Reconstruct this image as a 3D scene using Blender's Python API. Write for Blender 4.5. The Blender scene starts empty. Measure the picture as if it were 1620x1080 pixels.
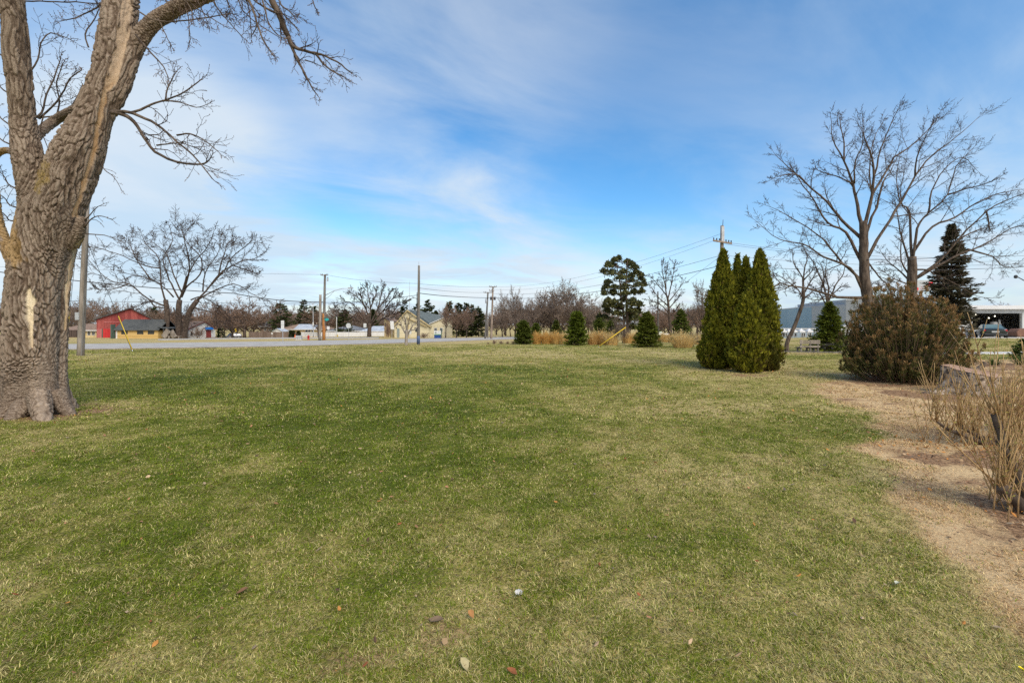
import bpy, math, random
import numpy as np
from mathutils import Vector, Matrix

scene = bpy.context.scene
COL = scene.collection
R = math.radians
Z = Vector((0, 0, 1))

# ------------------------------------------------------------------ camera, world, sun, exposure
F, CX, HY, CAMZ = 720.0, 810.0, 512.0, 1.6        # focal length and horizon of the photograph, in its pixels
cam_d = bpy.data.cameras.new("camera")
cam_d.lens = 16.0
cam_d.sensor_width = 36.0
cam_d.shift_y = -28.0 / 1620.0
cam_d.clip_start = 0.05
cam_d.clip_end = 8000
cam = bpy.data.objects.new("camera", cam_d)
cam.location = (0, 0, CAMZ)
cam.rotation_euler = (R(90), 0, 0)
COL.objects.link(cam)
scene.camera = cam

SUN_EL, SUN_AZ = 44.0, 148.0                     # azimuth clockwise from +Y (the view direction): behind, to the right
sun_d = bpy.data.lights.new("sun", 'SUN')
sun_d.energy = 1.35
sun_d.angle = R(42)
sun_d.color = (1.0, 0.91, 0.76)
sun = bpy.data.objects.new("sun", sun_d)
sd = Vector((math.sin(R(SUN_AZ)) * math.cos(R(SUN_EL)), math.cos(R(SUN_AZ)) * math.cos(R(SUN_EL)), math.sin(R(SUN_EL))))
sun.rotation_euler = sd.to_track_quat('Z', 'Y').to_euler()
COL.objects.link(sun)

scene.view_settings.view_transform = 'Standard'
scene.view_settings.look = 'None'
scene.view_settings.exposure = 1.38
scene.view_settings.gamma = 1.0
scene.cycles.max_bounces = 6
scene.cycles.transparent_max_bounces = 8
scene.cycles.use_denoising = False


class NT:
    """short node-tree builder"""
    def __init__(s, nt):
        s.t = nt
        nt.nodes.clear()

    def n(s, kind, **kw):
        nd = s.t.nodes.new(kind)
        for k, v in kw.items():
            if k.startswith('i_'):
                nd.inputs[k[2:].replace('_', ' ')].default_value = v
            else:
                setattr(nd, k, v)
        return nd

    def l(s, a, b):
        s.t.links.new(a, b)

    def set(s, sock, v):
        if hasattr(v, 'is_output'):
            s.t.links.new(v, sock)
        else:
            sock.default_value = v

    def math(s, op, a, b=0.0, c=0.0, clamp=False):
        nd = s.t.nodes.new('ShaderNodeMath')
        nd.operation = op
        nd.use_clamp = clamp
        s.set(nd.inputs[0], a)
        s.set(nd.inputs[1], b)
        s.set(nd.inputs[2], c)
        return nd.outputs[0]

    def mix(s, f, a, b, mode='MIX'):
        nd = s.t.nodes.new('ShaderNodeMix')
        nd.data_type = 'RGBA'
        nd.blend_type = mode
        s.set(nd.inputs[0], f)
        s.set(nd.inputs[6], a)
        s.set(nd.inputs[7], b)
        return nd.outputs[2]

    def noise(s, vec, scale, detail=4.0, rough=0.55, dist=0.0):
        nd = s.t.nodes.new('ShaderNodeTexNoise')
        nd.inputs['Scale'].default_value = scale
        nd.inputs['Detail'].default_value = detail
        nd.inputs['Roughness'].default_value = rough
        nd.inputs['Distortion'].default_value = dist
        if vec is not None:
            s.l(vec, nd.inputs['Vector'])
        return nd.outputs[0]

    def map(s, v, a, b, c=0.0, d=1.0, smooth=True):
        nd = s.t.nodes.new('ShaderNodeMapRange')
        nd.interpolation_type = 'SMOOTHSTEP' if smooth else 'LINEAR'
        s.set(nd.inputs[0], v)
        for i, x in enumerate((a, b, c, d)):
            nd.inputs[i + 1].default_value = x
        return nd.outputs[0]

    def comb(s, x, y, z):
        nd = s.t.nodes.new('ShaderNodeCombineXYZ')
        for i, v in enumerate((x, y, z)):
            s.set(nd.inputs[i], v)
        return nd.outputs[0]

    def scale(s, vec, sc):
        nd = s.t.nodes.new('ShaderNodeVectorMath')
        nd.operation = 'MULTIPLY'
        s.l(vec, nd.inputs[0])
        nd.inputs[1].default_value = sc
        return nd.outputs[0]

    def ramp(s, f, stops):
        nd = s.t.nodes.new('ShaderNodeValToRGB')
        cr = nd.color_ramp
        while len(cr.elements) < len(stops):
            cr.elements.new(0.5)
        for e, (p, c) in zip(cr.elements, stops):
            e.position = p
            e.color = (*c, 1) if len(c) == 3 else c
        s.set(nd.inputs[0], f)
        return nd.outputs[0]


world = bpy.data.worlds.new("World")
scene.world = world
world.use_nodes = True
w = NT(world.node_tree)
SKY_K = 0.078
tc = w.n('ShaderNodeTexCoord')
sep = w.n('ShaderNodeSeparateXYZ')
w.l(tc.outputs['Generated'], sep.inputs[0])
sx, sy, sz = sep.outputs
sky = w.n('ShaderNodeTexSky', sky_type='NISHITA', sun_disc=False, sun_elevation=R(SUN_EL), sun_rotation=R(SUN_AZ))
sky.air_density = 1.0
sky.dust_density = 0.6
sky.ozone_density = 2.0
hs = w.n('ShaderNodeHueSaturation')
hs.inputs['Saturation'].default_value = 1.36
hs.inputs['Hue'].default_value = 0.497
hs.inputs['Value'].default_value = 1.0
w.l(sky.outputs[0], hs.inputs['Color'])
zc = w.math('MAXIMUM', sz, 0.0)
den = w.math('ADD', zc, 0.16)
cu = w.math('DIVIDE', sx, den)
cv = w.math('DIVIDE', sy, den)
# rotate the cloud plane so streaks run up to the right
ca, sa = math.cos(R(28)), math.sin(R(28))
ru = w.math('ADD', w.math('MULTIPLY', cu, ca), w.math('MULTIPLY', cv, sa))
rv = w.math('SUBTRACT', w.math('MULTIPLY', cv, ca), w.math('MULTIPLY', cu, sa))
cvec = w.comb(w.math('MULTIPLY', ru, 0.75), rv, 0.37)
nA = w.noise(cvec, 0.8, 9.0, 0.56, 0.5)
cvec2 = w.comb(w.math('MULTIPLY', ru, 0.6), w.math('MULTIPLY', rv, 1.1), 3.1)
nB = w.noise(cvec2, 1.9, 7.0, 0.58, 0.5)
nC = w.noise(w.comb(cu, cv, 7.7), 0.45, 3.0, 0.5, 0.2)
wisp = w.math('ADD', w.math('MULTIPLY', nA, 0.55), w.math('MULTIPLY', nB, 0.45))


def blob(px, py, c0, c1):
    d = Vector(((px - CX) / F, 1.0, (HY - py) / F)).normalized()
    nd = w.n('ShaderNodeVectorMath', operation='DOT_PRODUCT')
    w.l(tc.outputs['Generated'], nd.inputs[0])
    nd.inputs[1].default_value = d
    return w.map(nd.outputs['Value'], c0, c1)


low = w.map(zc, 0.42, 0.03)
haze_f = w.math('MULTIPLY', w.map(zc, 0.26, 0.0), 0.60)
bank = blob(215, 350, 0.945, 1.0)           # bright cloud bank low over the left
bank2 = blob(760, 405, 0.955, 1.0)         # paler veil low in the middle
clear = blob(1130, 250, 0.90, 1.0)         # bluest opening
veil_r = blob(1560, 130, 0.86, 1.0)
veil_t = blob(600, 60, 0.80, 1.0)
veil_l = blob(480, 250, 0.88, 1.0)
den_a = w.map(wisp, 0.33, 0.68)
dens = w.math('MULTIPLY', den_a, w.math('ADD', 0.20, w.math('MULTIPLY', w.map(nC, 0.35, 0.65), 0.26)))
for b, k0, k1 in ((bank, 0.52, 0.5), (bank2, 0.10, 0.35), (veil_r, 0.12, 0.30), (veil_t, 0.0, 0.10), (veil_l, 0.0, 0.10)):
    dens = w.math('ADD', dens, w.math('MULTIPLY', b, w.math('ADD', k0, w.math('MULTIPLY', den_a, k1))))
dens = w.math('MULTIPLY', dens, w.math('SUBTRACT', 1.0, w.math('MULTIPLY', clear, 0.55)))
dens = w.math('ADD', dens, w.math('MULTIPLY', low, w.math('MULTIPLY', w.map(nB, 0.40, 0.70), 0.35)))
dens = w.math('ADD', dens, haze_f, clamp=True)
skyc = w.mix(1.0, hs.outputs[0], (SKY_K, SKY_K, SKY_K, 1), 'MULTIPLY')
cloud = w.mix(w.map(nA, 0.35, 0.7), (0.225, 0.285, 0.345, 1), (0.305, 0.330, 0.355, 1))
# bright cloud sheet added in the unseen sky behind the camera, as frontal fill
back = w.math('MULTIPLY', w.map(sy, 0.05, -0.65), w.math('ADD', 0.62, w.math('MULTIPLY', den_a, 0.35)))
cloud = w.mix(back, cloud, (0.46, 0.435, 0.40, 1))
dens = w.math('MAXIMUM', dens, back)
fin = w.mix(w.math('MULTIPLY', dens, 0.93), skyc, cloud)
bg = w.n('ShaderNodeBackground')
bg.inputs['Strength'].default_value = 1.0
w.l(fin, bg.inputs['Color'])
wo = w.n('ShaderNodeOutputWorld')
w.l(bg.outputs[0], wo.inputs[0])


# ------------------------------------------------------------------ terrain and photograph geometry
def sstep(a, b, x):
    t = np.clip((x - a) / (b - a), 0, 1)
    return t * t * (3 - 2 * t)


def vnoise2(x, y, seed=0):
    x = np.asarray(x, float); y = np.asarray(y, float)
    ix = np.floor(x).astype(np.int64); iy = np.floor(y).astype(np.int64)
    fx = x - ix; fy = y - iy
    fx = fx * fx * (3 - 2 * fx); fy = fy * fy * (3 - 2 * fy)

    def h(a, b):
        v = (a * 374761393 + b * 668265263 + seed * 974634541) & 0xffffffff
        v = ((v ^ (v >> 13)) * 1274126177) & 0xffffffff
        return ((v ^ (v >> 16)) & 0xffff) / 65535.0
    a = h(ix, iy); b = h(ix + 1, iy); c = h(ix, iy + 1); d = h(ix + 1, iy + 1)
    return (a * (1 - fx) + b * fx) * (1 - fy) + (c * (1 - fx) + d * fx) * fy


def fbm2(x, y, seed=0, octv=4):
    s = 0; amp = 0.5; tot = 0
    for k in range(octv):
        s = s + amp * vnoise2(x * 2 ** k + 17.3 * k, y * 2 ** k - 9.1 * k, seed + k)
        tot += amp; amp *= 0.55
    return s / tot


def hash3(a, b, c, seed):
    v = (a * 374761393 + b * 668265263 + c * 2147483647 + seed * 974634541) & 0xffffffff
    v = ((v ^ (v >> 13)) * 1274126177) & 0xffffffff
    v = ((v ^ (v >> 15)) * 2246822519) & 0xffffffff
    return ((v ^ (v >> 16)) & 0xffff) / 65535.0


def vnoise3(P, seed=0):
    I = np.floor(P).astype(np.int64)
    f = P - I
    f = f * f * (3 - 2 * f)
    out = 0
    for dx in (0, 1):
        for dy in (0, 1):
            for dz in (0, 1):
                wt = (f[:, 0] if dx else 1 - f[:, 0]) * (f[:, 1] if dy else 1 - f[:, 1]) * (f[:, 2] if dz else 1 - f[:, 2])
                out = out + wt * hash3(I[:, 0] + dx, I[:, 1] + dy, I[:, 2] + dz, seed)
    return out


def worley3(P, seed=0):
    I = np.floor(P).astype(np.int64)
    f1 = np.full(len(P), 9.0); f2 = np.full(len(P), 9.0); idv = np.zeros(len(P))
    for dx in (-1, 0, 1):
        for dy in (-1, 0, 1):
            for dz in (-1, 0, 1):
                a, b, c = I[:, 0] + dx, I[:, 1] + dy, I[:, 2] + dz
                q = np.stack([a + hash3(a, b, c, seed), b + hash3(a, b, c, seed + 11), c + hash3(a, b, c, seed + 23)], 1)
                d = np.sqrt(((P - q) ** 2).sum(1))
                near = d < f1
                f2 = np.where(near, f1, np.minimum(f2, d))
                idv = np.where(near, hash3(a, b, c, seed + 41), idv)
                f1 = np.where(near, d, f1)
    return f1, f2, idv


def gz(x, y):
    """height of the ground: level lawn, falling gently towards the road and the houses, a slight rise by the warehouse"""
    x = np.asarray(x, float); y = np.asarray(y, float)
    yy = np.minimum(y, 330.0)
    t = (yy - 20.0) / 4.0
    fall = 0.018 * 4.0 * np.where(t > 20, t, np.log1p(np.exp(np.minimum(t, 20))))
    rise = 0.62 * sstep(24, 40, x) * (1 - sstep(56, 72, y)) * sstep(20, 42, y)
    dip = 1.0 * sstep(95, 150, y) * sstep(-40, -70, x)
    return -fall + rise - dip


def gzf(x, y):
    return float(gz(x, y))


def P(px, py, d):
    return Vector(((px - CX) / F * d, d, CAMZ - (py - HY) / F * d))


def G(px, d):
    x = (px - CX) / F * d
    return Vector((x, d, gzf(x, d)))


def at(px, py):
    """the ground point seen at a pixel"""
    ds = np.geomspace(1.2, 400, 1500)
    x = (px - CX) / F * ds
    g = CAMZ - (py - HY) / F * ds - gz(x, ds)
    k = np.argmax(g <= 0) if (g <= 0).any() else len(ds) - 1
    return G(px, float(ds[k]))


# ------------------------------------------------------------------ objects, tags, meshes
def tag(o, label=None, cat=None, group=None, kind=None):
    if label: o['label'] = label
    if cat: o['category'] = cat
    if group: o['group'] = group
    if kind: o['kind'] = kind
    return o


def thing(name, label, cat, loc, rz=0.0, group=None):
    o = bpy.data.objects.new(name, None)
    o.empty_display_size = 0.2
    o.location = loc
    o.rotation_euler = (0, 0, rz)
    COL.objects.link(o)
    return tag(o, label, cat, group)


def link_mesh(name, me, mat, parent=None):
    o = bpy.data.objects.new(name, me)
    if mat: me.materials.append(mat)
    COL.objects.link(o)
    if parent: o.parent = parent
    return o


def fast_mesh(name, V, faces, mat, parent=None, col=None, smooth=False, off=None):
    """V: (n,3); faces: list of (m,k) index arrays; col: (n,3) point colours"""
    V = np.asarray(V, np.float32)
    if off is not None: V = V - np.asarray(off, np.float32)
    me = bpy.data.meshes.new(name)
    faces = [np.asarray(f, np.int32) for f in faces if len(f)]
    me.vertices.add(len(V))
    me.vertices.foreach_set('co', V.ravel())
    nl = sum(f.size for f in faces); nf = sum(len(f) for f in faces)
    me.loops.add(nl)
    me.loops.foreach_set('vertex_index', np.concatenate([f.ravel() for f in faces]))
    starts = []; c = 0
    for f in faces:
        starts.append(c + np.arange(len(f), dtype=np.int32) * f.shape[1]); c += f.size
    me.polygons.add(nf)
    me.polygons.foreach_set('loop_start', np.concatenate(starts).astype(np.int32))
    me.update(calc_edges=True)
    me.polygons.foreach_set('use_smooth', np.full(nf, smooth))
    if col is not None:
        a = me.color_attributes.new('col', 'FLOAT_COLOR', 'POINT')
        c4 = np.ones((len(V), 4), np.float32); c4[:, :3] = col
        a.data.foreach_set('color', c4.ravel())
    return link_mesh(name, me, mat, parent)


class MB:
    """collects boxes, bars, lathes and extrusions into one mesh"""
    def __init__(s):
        s.v, s.f = [], []

    def add(s, vs, fs):
        o = len(s.v)
        s.v += [tuple(v) for v in vs]
        s.f += [tuple(i + o for i in f) for f in fs]
        return s

    def box(s, x0, x1, y0, y1, z0, z1):
        return s.add([(x0, y0, z0), (x1, y0, z0), (x1, y1, z0), (x0, y1, z0), (x0, y0, z1), (x1, y0, z1), (x1, y1, z1), (x0, y1, z1)],
                     [(0, 3, 2, 1), (4, 5, 6, 7), (0, 1, 5, 4), (1, 2, 6, 5), (2, 3, 7, 6), (3, 0, 4, 7)])

    def prism(s, poly, axis, a, b):
        """poly: 2D points; extruded along axis from a to b (axis 'y': poly is x,z; 'x': poly is y,z; 'z': poly is x,y)"""
        n = len(poly)
        def mk(p, q):
            return {'y': (p[0], q, p[1]), 'x': (q, p[0], p[1]), 'z': (p[0], p[1], q)}[axis]
        vs = [mk(p, a) for p in poly] + [mk(p, b) for p in poly]
        fs = [tuple(range(n))[::-1], tuple(range(n, 2 * n))] + [(i, (i + 1) % n, n + (i + 1) % n, n + i) for i in range(n)]
        return s.add(vs, fs)

    def bar(s, p, q, r0, r1=None, n=8):
        p, q = Vector(p), Vector(q)
        r1 = r0 if r1 is None else r1
        d = (q - p).normalized()
        u = d.orthogonal().normalized(); v = d.cross(u)
        vs = []
        for c, r in ((p, r0), (q, r1)):
            for i in range(n):
                a = 2 * math.pi * i / n
                vs.append(c + (u * math.cos(a) + v * math.sin(a)) * r)
        fs = [tuple(range(n))[::-1], tuple(range(n, 2 * n))] + [(i, (i + 1) % n, n + (i + 1) % n, n + i) for i in range(n)]
        return s.add(vs, fs)

    def beam(s, p, q, w_, h_):
        p, q = Vector(p), Vector(q)
        d = (q - p).normalized()
        u = d.cross(Z)
        u = u.normalized() if u.length > 1e-4 else Vector((1, 0, 0))
        v = u.cross(d)
        vs = [c + u * a * w_ / 2 + v * b * h_ / 2 for c in (p, q) for a, b in ((-1, -1), (1, -1), (1, 1), (-1, 1))]
        return s.add(vs, [(0, 1, 2, 3), (7, 6, 5, 4), (0, 4, 5, 1), (1, 5, 6, 2), (2, 6, 7, 3), (3, 7, 4, 0)])

    def lathe(s, prof, c=(0, 0, 0), n=14):
        vs, fs = [], []
        for r, z in prof:
            for i in range(n):
                a = 2 * math.pi * i / n
                vs.append((c[0] + r * math.cos(a), c[1] + r * math.sin(a), c[2] + z))
        for k in range(len(prof) - 1):
            for i in range(n):
                fs.append((k * n + i, k * n + (i + 1) % n, (k + 1) * n + (i + 1) % n, (k + 1) * n + i))
        fs.append(tuple(range(n))[::-1]); fs.append(tuple(range((len(prof) - 1) * n, len(prof) * n)))
        return s.add(vs, fs)

    def build(s, name, mat, parent=None, smooth=False, bevel=0.0):
        me = bpy.data.meshes.new(name)
        me.from_pydata(s.v, [], s.f)
        me.update()
        if smooth: me.polygons.foreach_set('use_smooth', [True] * len(me.polygons))
        o = link_mesh(name, me, mat, parent)
        if bevel:
            m = o.modifiers.new('bevel', 'BEVEL'); m.width = bevel; m.segments = 2; m.limit_method = 'ANGLE'
        return o


def copy_tree(o, parent=None):
    c = o.copy()
    COL.objects.link(c)
    if parent: c.parent = parent
    for ch in [k for k in bpy.data.objects if k.parent == o]:
        copy_tree(ch, c)
    return c


class Tubes:
    """many tapering tubes, built in one go; sides and rings may differ"""
    def __init__(s):
        s.b = {}

    def add(s, pts, rad, sides):
        s.b.setdefault((len(pts), sides), []).append((pts, rad))

    def arrays(s):
        VV, FF, base = [], {}, 0
        for (n, k), lst in s.b.items():
            Pt = np.array([[tuple(p) for p in t[0]] for t in lst], float)
            Rd = np.array([t[1] for t in lst], float)
            T = np.gradient(Pt, axis=1)
            T /= np.linalg.norm(T, axis=2, keepdims=True) + 1e-9
            mean = T.mean(axis=1)
            ref = np.zeros_like(mean)
            small = np.argmin(np.abs(mean), axis=1)
            ref[np.arange(len(ref)), small] = 1
            U = np.cross(T, ref[:, None, :]); U /= np.linalg.norm(U, axis=2, keepdims=True) + 1e-9
            W = np.cross(T, U)
            a = np.arange(k) * 2 * np.pi / k
            V = Pt[:, :, None, :] + Rd[:, :, None, None] * (U[:, :, None, :] * np.cos(a)[None, None, :, None] + W[:, :, None, :] * np.sin(a)[None, None, :, None])
            VV.append(V.reshape(-1, 3))
            m = len(lst)
            idx = base + np.arange(m * n * k).reshape(m, n, k)
            nx = np.roll(idx, -1, axis=2)
            q = np.stack([idx[:, :-1], nx[:, :-1], nx[:, 1:], idx[:, 1:]], axis=-1).reshape(-1, 4)
            FF.setdefault(4, []).append(q)
            FF.setdefault(k, []).append(idx[:, -1].reshape(-1, k))
            FF.setdefault(k, []).append(idx[:, 0, ::-1].reshape(-1, k))
            base += m * n * k
        return np.concatenate(VV), [np.concatenate(v) for v in FF.values()]

    def build(s, name, mat, parent=None, off=None, smooth=True):
        if not s.b: return None
        V, Fs = s.arrays()
        return fast_mesh(name, V, Fs, mat, parent, smooth=smooth, off=off)


def smooth_path(pts, per=4):
    """Catmull-Rom through rows of numbers (any width)"""
    A = np.array(pts, float)
    A = np.vstack([2 * A[0] - A[1], A, 2 * A[-1] - A[-2]])
    out = []
    for i in range(1, len(A) - 2):
        p0, p1, p2, p3 = A[i - 1:i + 3]
        for k in range(per):
            t = k / per
            out.append(0.5 * ((2 * p1) + (-p0 + p2) * t + (2 * p0 - 5 * p1 + 4 * p2 - p3) * t * t + (-p0 + 3 * p1 - 3 * p2 + p3) * t ** 3))
    out.append(A[-2])
    return np.array(out)


# ------------------------------------------------------------------ materials
def new_mat(name):
    m = bpy.data.materials.new(name)
    m.use_nodes = True
    return m, NT(m.node_tree)


def finish(t, color, rough=0.8, bump=None, bump_d=0.01, spec=0.25, metal=0.0, bstr=0.6):
    b = t.n('ShaderNodeBsdfPrincipled')
    t.set(b.inputs['Base Color'], color)
    t.set(b.inputs['Roughness'], rough)
    b.inputs['Specular IOR Level'].default_value = spec
    b.inputs['Metallic'].default_value = metal
    if bump is not None:
        bp = t.n('ShaderNodeBump')
        bp.inputs['Distance'].default_value = bump_d
        bp.inputs['Strength'].default_value = bstr
        t.l(bump, bp.inputs['Height'])
        t.l(bp.outputs[0], b.inputs['Normal'])
    o = t.n('ShaderNodeOutputMaterial')
    t.l(b.outputs[0], o.inputs[0])
    return b


def c4(c):
    return (*c, 1.0)


def pmat(name, c1, c2, scale=4.0, rough=0.8, bump=0.0, stretch=(1, 1, 1), spec=0.25, metal=0.0, lo=0.35, hi=0.65, detail=6.0):
    """two-tone mottled surface, noise in object space"""
    m, t = new_mat(name)
    tcn = t.n('ShaderNodeTexCoord')
    v = t.scale(tcn.outputs['Object'], stretch)
    n1 = t.noise(v, scale, detail, 0.6)
    colr = t.mix(t.map(n1, lo, hi), c4(c1), c4(c2))
    finish(t, colr, rough, n1 if bump else None, bump, spec, metal)
    return m


def vmat(name, rough=0.8, vary=0.25, scale=9.0, spec=0.2, transl=0.0, bump=0.0):
    """base colour from the mesh's own colour attribute, with a little grain"""
    m, t = new_mat(name)
    a = t.n('ShaderNodeVertexColor', layer_name='col')
    g = t.n('ShaderNodeNewGeometry')
    n1 = t.noise(g.outputs['Position'], scale, 3.0)
    k = t.map(n1, 0.3, 0.7, 1 - vary, 1 + vary, False)
    colr = t.mix(1.0, a.outputs[0], t.comb(k, k, k), 'MULTIPLY')
    b = finish(t, colr, rough, n1 if bump else None, bump, spec)
    if transl:
        tr = t.n('ShaderNodeBsdfTranslucent')
        t.l(colr, tr.inputs[0])
        mx = t.n('ShaderNodeMixShader')
        mx.inputs[0].default_value = transl
        t.l(b.outputs[0], mx.inputs[1]); t.l(tr.outputs[0], mx.inputs[2])
        out = [n_ for n_ in t.t.nodes if n_.type == 'OUTPUT_MATERIAL'][0]
        t.l(mx.outputs[0], out.inputs[0])
    return m


def siding(name, c1, c2, pitch, axis=2, rough=0.6, depth=0.02, gap=0.12, dark=0.55):
    """boards or ribbed sheet: grooves every `pitch` metres along an object axis"""
    m, t = new_mat(name)
    tcn = t.n('ShaderNodeTexCoord')
    s_ = t.n('ShaderNodeSeparateXYZ')
    t.l(tcn.outputs['Object'], s_.inputs[0])
    ph = t.math('FRACT', t.math('DIVIDE', s_.outputs[axis], pitch))
    gr = t.map(ph, 0.0, gap)
    n1 = t.noise(tcn.outputs['Object'], 2.5, 6.0)
    cell = t.math('FLOOR', t.math('DIVIDE', s_.outputs[axis], pitch))
    wn = t.n('ShaderNodeTexWhiteNoise', noise_dimensions='1D')
    t.l(cell, wn.inputs['W'])
    f = t.math('ADD', t.math('MULTIPLY', wn.outputs[0], 0.5), t.math('MULTIPLY', n1, 0.5))
    colr = t.mix(t.map(f, 0.25, 0.75), c4(c1), c4(c2))
    colr = t.mix(gr, t.mix(1.0, colr, (dark, dark, dark, 1), 'MULTIPLY'), colr)
    finish(t, colr, rough, gr, depth)
    return m


def shingle(name, c1, c2):
    m, t = new_mat(name)
    tcn = t.n('ShaderNodeTexCoord')
    br = t.n('ShaderNodeTexBrick')
    br.inputs['Scale'].default_value = 1.6
    br.inputs['Mortar Size'].default_value = 0.012
    br.inputs['Color1'].default_value = c4(c1)
    br.inputs['Color2'].default_value = c4(c2)
    br.inputs['Mortar'].default_value = c4([x * 0.6 for x in c1])
    t.l(tcn.outputs['Object'], br.inputs['Vector'])
    n1 = t.noise(tcn.outputs['Object'], 1.3, 6.0)
    finish(t, t.mix(t.map(n1, 0.3, 0.75, 0.0, 0.5), br.outputs[0], c4(c2)), 0.9, n1, 0.02)
    return m


def plain(name, c, rough=0.5, spec=0.4, metal=0.0, var=0.12):
    return pmat(name, [x * (1 - var) for x in c], [min(1, x * (1 + var)) for x in c], 3.0, rough, 0.0, (1, 1, 1), spec, metal)


def glass(name, c=(0.02, 0.025, 0.03)):
    return pmat(name, c, [x * 1.8 for x in c], 0.8, 0.08, 0.0, (1, 1, 1), 0.6)


M = {}
M['bark'] = pmat('bark_grey_brown', (0.055, 0.040, 0.031), (0.145, 0.110, 0.085), 9.0, 0.92, 0.03, (1, 1, 0.25))
M['bark_far'] = pmat('bark_far', (0.048, 0.035, 0.028), (0.108, 0.080, 0.064), 3.0, 0.92, 0.0)
M['twig'] = pmat('twig_brown', (0.042, 0.029, 0.024), (0.088, 0.061, 0.050), 2.0, 0.9)
M['twig_red'] = pmat('twig_reddish', (0.155, 0.100, 0.072), (0.29, 0.195, 0.145), 0.6, 0.9)
M['twig_grey'] = pmat('twig_greyish', (0.125, 0.092, 0.072), (0.24, 0.182, 0.145), 0.6, 0.9)
M['leaf'] = vmat('needle_foliage', 0.75, 0.25, 7.0, 0.2, 0.25)
M['blade'] = vmat('grass_blade', 0.7, 0.15, 5.0, 0.2, 0.18)
M['straw'] = vmat('dry_grass', 0.8, 0.2, 6.0, 0.15, 0.4)
M['pole_grey'] = pmat('weathered_pole', (0.17, 0.145, 0.12), (0.31, 0.27, 0.235), 5.0, 0.9, 0.01, (1, 1, 0.15))
M['pole_brown'] = pmat('brown_pole', (0.20, 0.15, 0.115), (0.34, 0.265, 0.21), 5.0, 0.9, 0.01, (1, 1, 0.15))
M['pole_dark'] = pmat('dark_pole', (0.11, 0.10, 0.09), (0.2, 0.185, 0.17), 5.0, 0.9, 0.01, (1, 1, 0.15))
M['rust'] = pmat('orange_stained_wood', (0.30, 0.12, 0.04), (0.48, 0.22, 0.07), 4.0, 0.9, 0.01, (1, 1, 0.2))
M['steel'] = plain('galvanised_steel', (0.42, 0.43, 0.45), 0.45, 0.5, 0.3)
M['dark_metal'] = plain('dark_metal', (0.05, 0.05, 0.055), 0.5)
M['white'] = plain('white_paint', (0.62, 0.62, 0.62), 0.5, 0.3, 0, 0.05)
M['yellow'] = plain('yellow_plastic', (0.62, 0.42, 0.025), 0.45, 0.4, 0, 0.06)
M['wire'] = plain('wire_black', (0.04, 0.04, 0.045), 0.6)
M['glass'] = glass('window_glass')
M['trim_dark'] = plain('dark_trim', (0.06, 0.065, 0.07), 0.6)

# ------------------------------------------------------------------ lawn fields, shared by the ground sheet and the grass on it
BED_Y = np.array([-5, 0.5, 2.4, 3.0, 4.0, 5.5, 7.3, 9.0, 11.5, 13.5, 17, 21, 23])
BED_X = np.array([2.1, 2.4, 2.75, 3.1, 3.45, 4.35, 5.0, 5.9, 7.6, 9.6, 13.5, 20, 60])


def fields(x, y):
    """dryness 0..1.4, bed (leaf litter and dead grass) 0..1, bare soil 0..1"""
    x = np.asarray(x, float); y = np.asarray(y, float)
    n1 = fbm2(x * 0.42, y * 0.30, 3, 5)
    n2 = fbm2(x * 1.7, y * 1.5, 9, 4)
    n3 = fbm2(x * 0.10, y * 0.13, 21, 3)
    n4 = fbm2(x * 6.0, y * 5.0, 41, 3)
    dry = 0.50 + (n1 - 0.5) * 1.25 + (n2 - 0.5) * 0.95 + (n3 - 0.5) * 0.5 + (n4 - 0.5) * 0.7
    green = np.exp(-((x + 2.6) / 4.2) ** 2 - ((y - 7.5) / 3.6) ** 2)         # the freshest patch, out on the open lawn
    dry -= 0.20 * green
    dry -= 0.12 * np.exp(-((x + 9) / 9.0) ** 2 - ((y - 14) / 5.0) ** 2)
    dry += 0.16 * sstep(4.6, 2.4, y)
    dry += 0.30 * sstep(-1.5, 4.5, x) * sstep(22, 10, y)
    dry += 0.26 * sstep(15, 27, y)
    dry += 0.22 * sstep(5, 16, x) * sstep(8, 15, y) * sstep(24, 18, y)
    dry += 0.65 * sstep(46, 60, y)
    bx = np.interp(y, BED_Y, BED_X) + (fbm2(y * 0.9, x * 0.6, 5, 4) - 0.5) * 2.3 * np.clip(y / 6, 0.5, 1.5)
    bed = sstep(-0.25, 0.5, (x - bx) / np.clip(y / 5.0, 0.5, 2.4)) * sstep(24, 21, y)
    bare = np.exp(-(((x + 8.7) / 1.7) ** 2 + ((y - 8.1) / 1.05) ** 2) ** 1.2)
    bare = np.clip(bare * (0.75 + (n2 - 0.5) * 2.0), 0, 1)
    for (cx, cy, rx, ry, k) in ((12.0, 11.2, 2.2, 0.9, 0.9), (7.2, 14.3, 1.5, 0.55, 0.7), (9.4, 9.6, 0.9, 0.5, 0.6), (18.0, 26.0, 4.5, 0.8, 0.8), (11.0, 44.3, 15.0, 1.1, 0.85), (-0.42, 2.36, .34, .2, .75), (-0.78, 2.17, .28, .16, .8), (-2.35, 2.13, .35, .2, .85), (0.06, 2.3, .14, .1, .7), (-1.55, 3.4, .5, .18, .45), (-2.3, 3.9, .6, .2, .4), (3.9, 3.5, .5, .22, .8), (5.1, 4.6, .6, .25, .7)):
        bare = np.maximum(bare, k * np.exp(-(((x - cx) / rx) ** 2 + ((y - cy) / ry) ** 2) ** 1.5) * np.clip(0.7 + (n2 - 0.5) * 2, 0, 1))
    # dark mulch in ragged drifts through the bed, thickest away from the lawn
    mul = sstep(0.50, 0.66, fbm2(x * 0.9, y * 1.1, 88, 4) + 0.10 * np.clip((x - bx) / np.clip(y / 5.0, .5, 2.4) - 0.9, -1, 1.4))
    bare = np.maximum(bare, 0.85 * mul * bed)
    return dry, bed, bare


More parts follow.
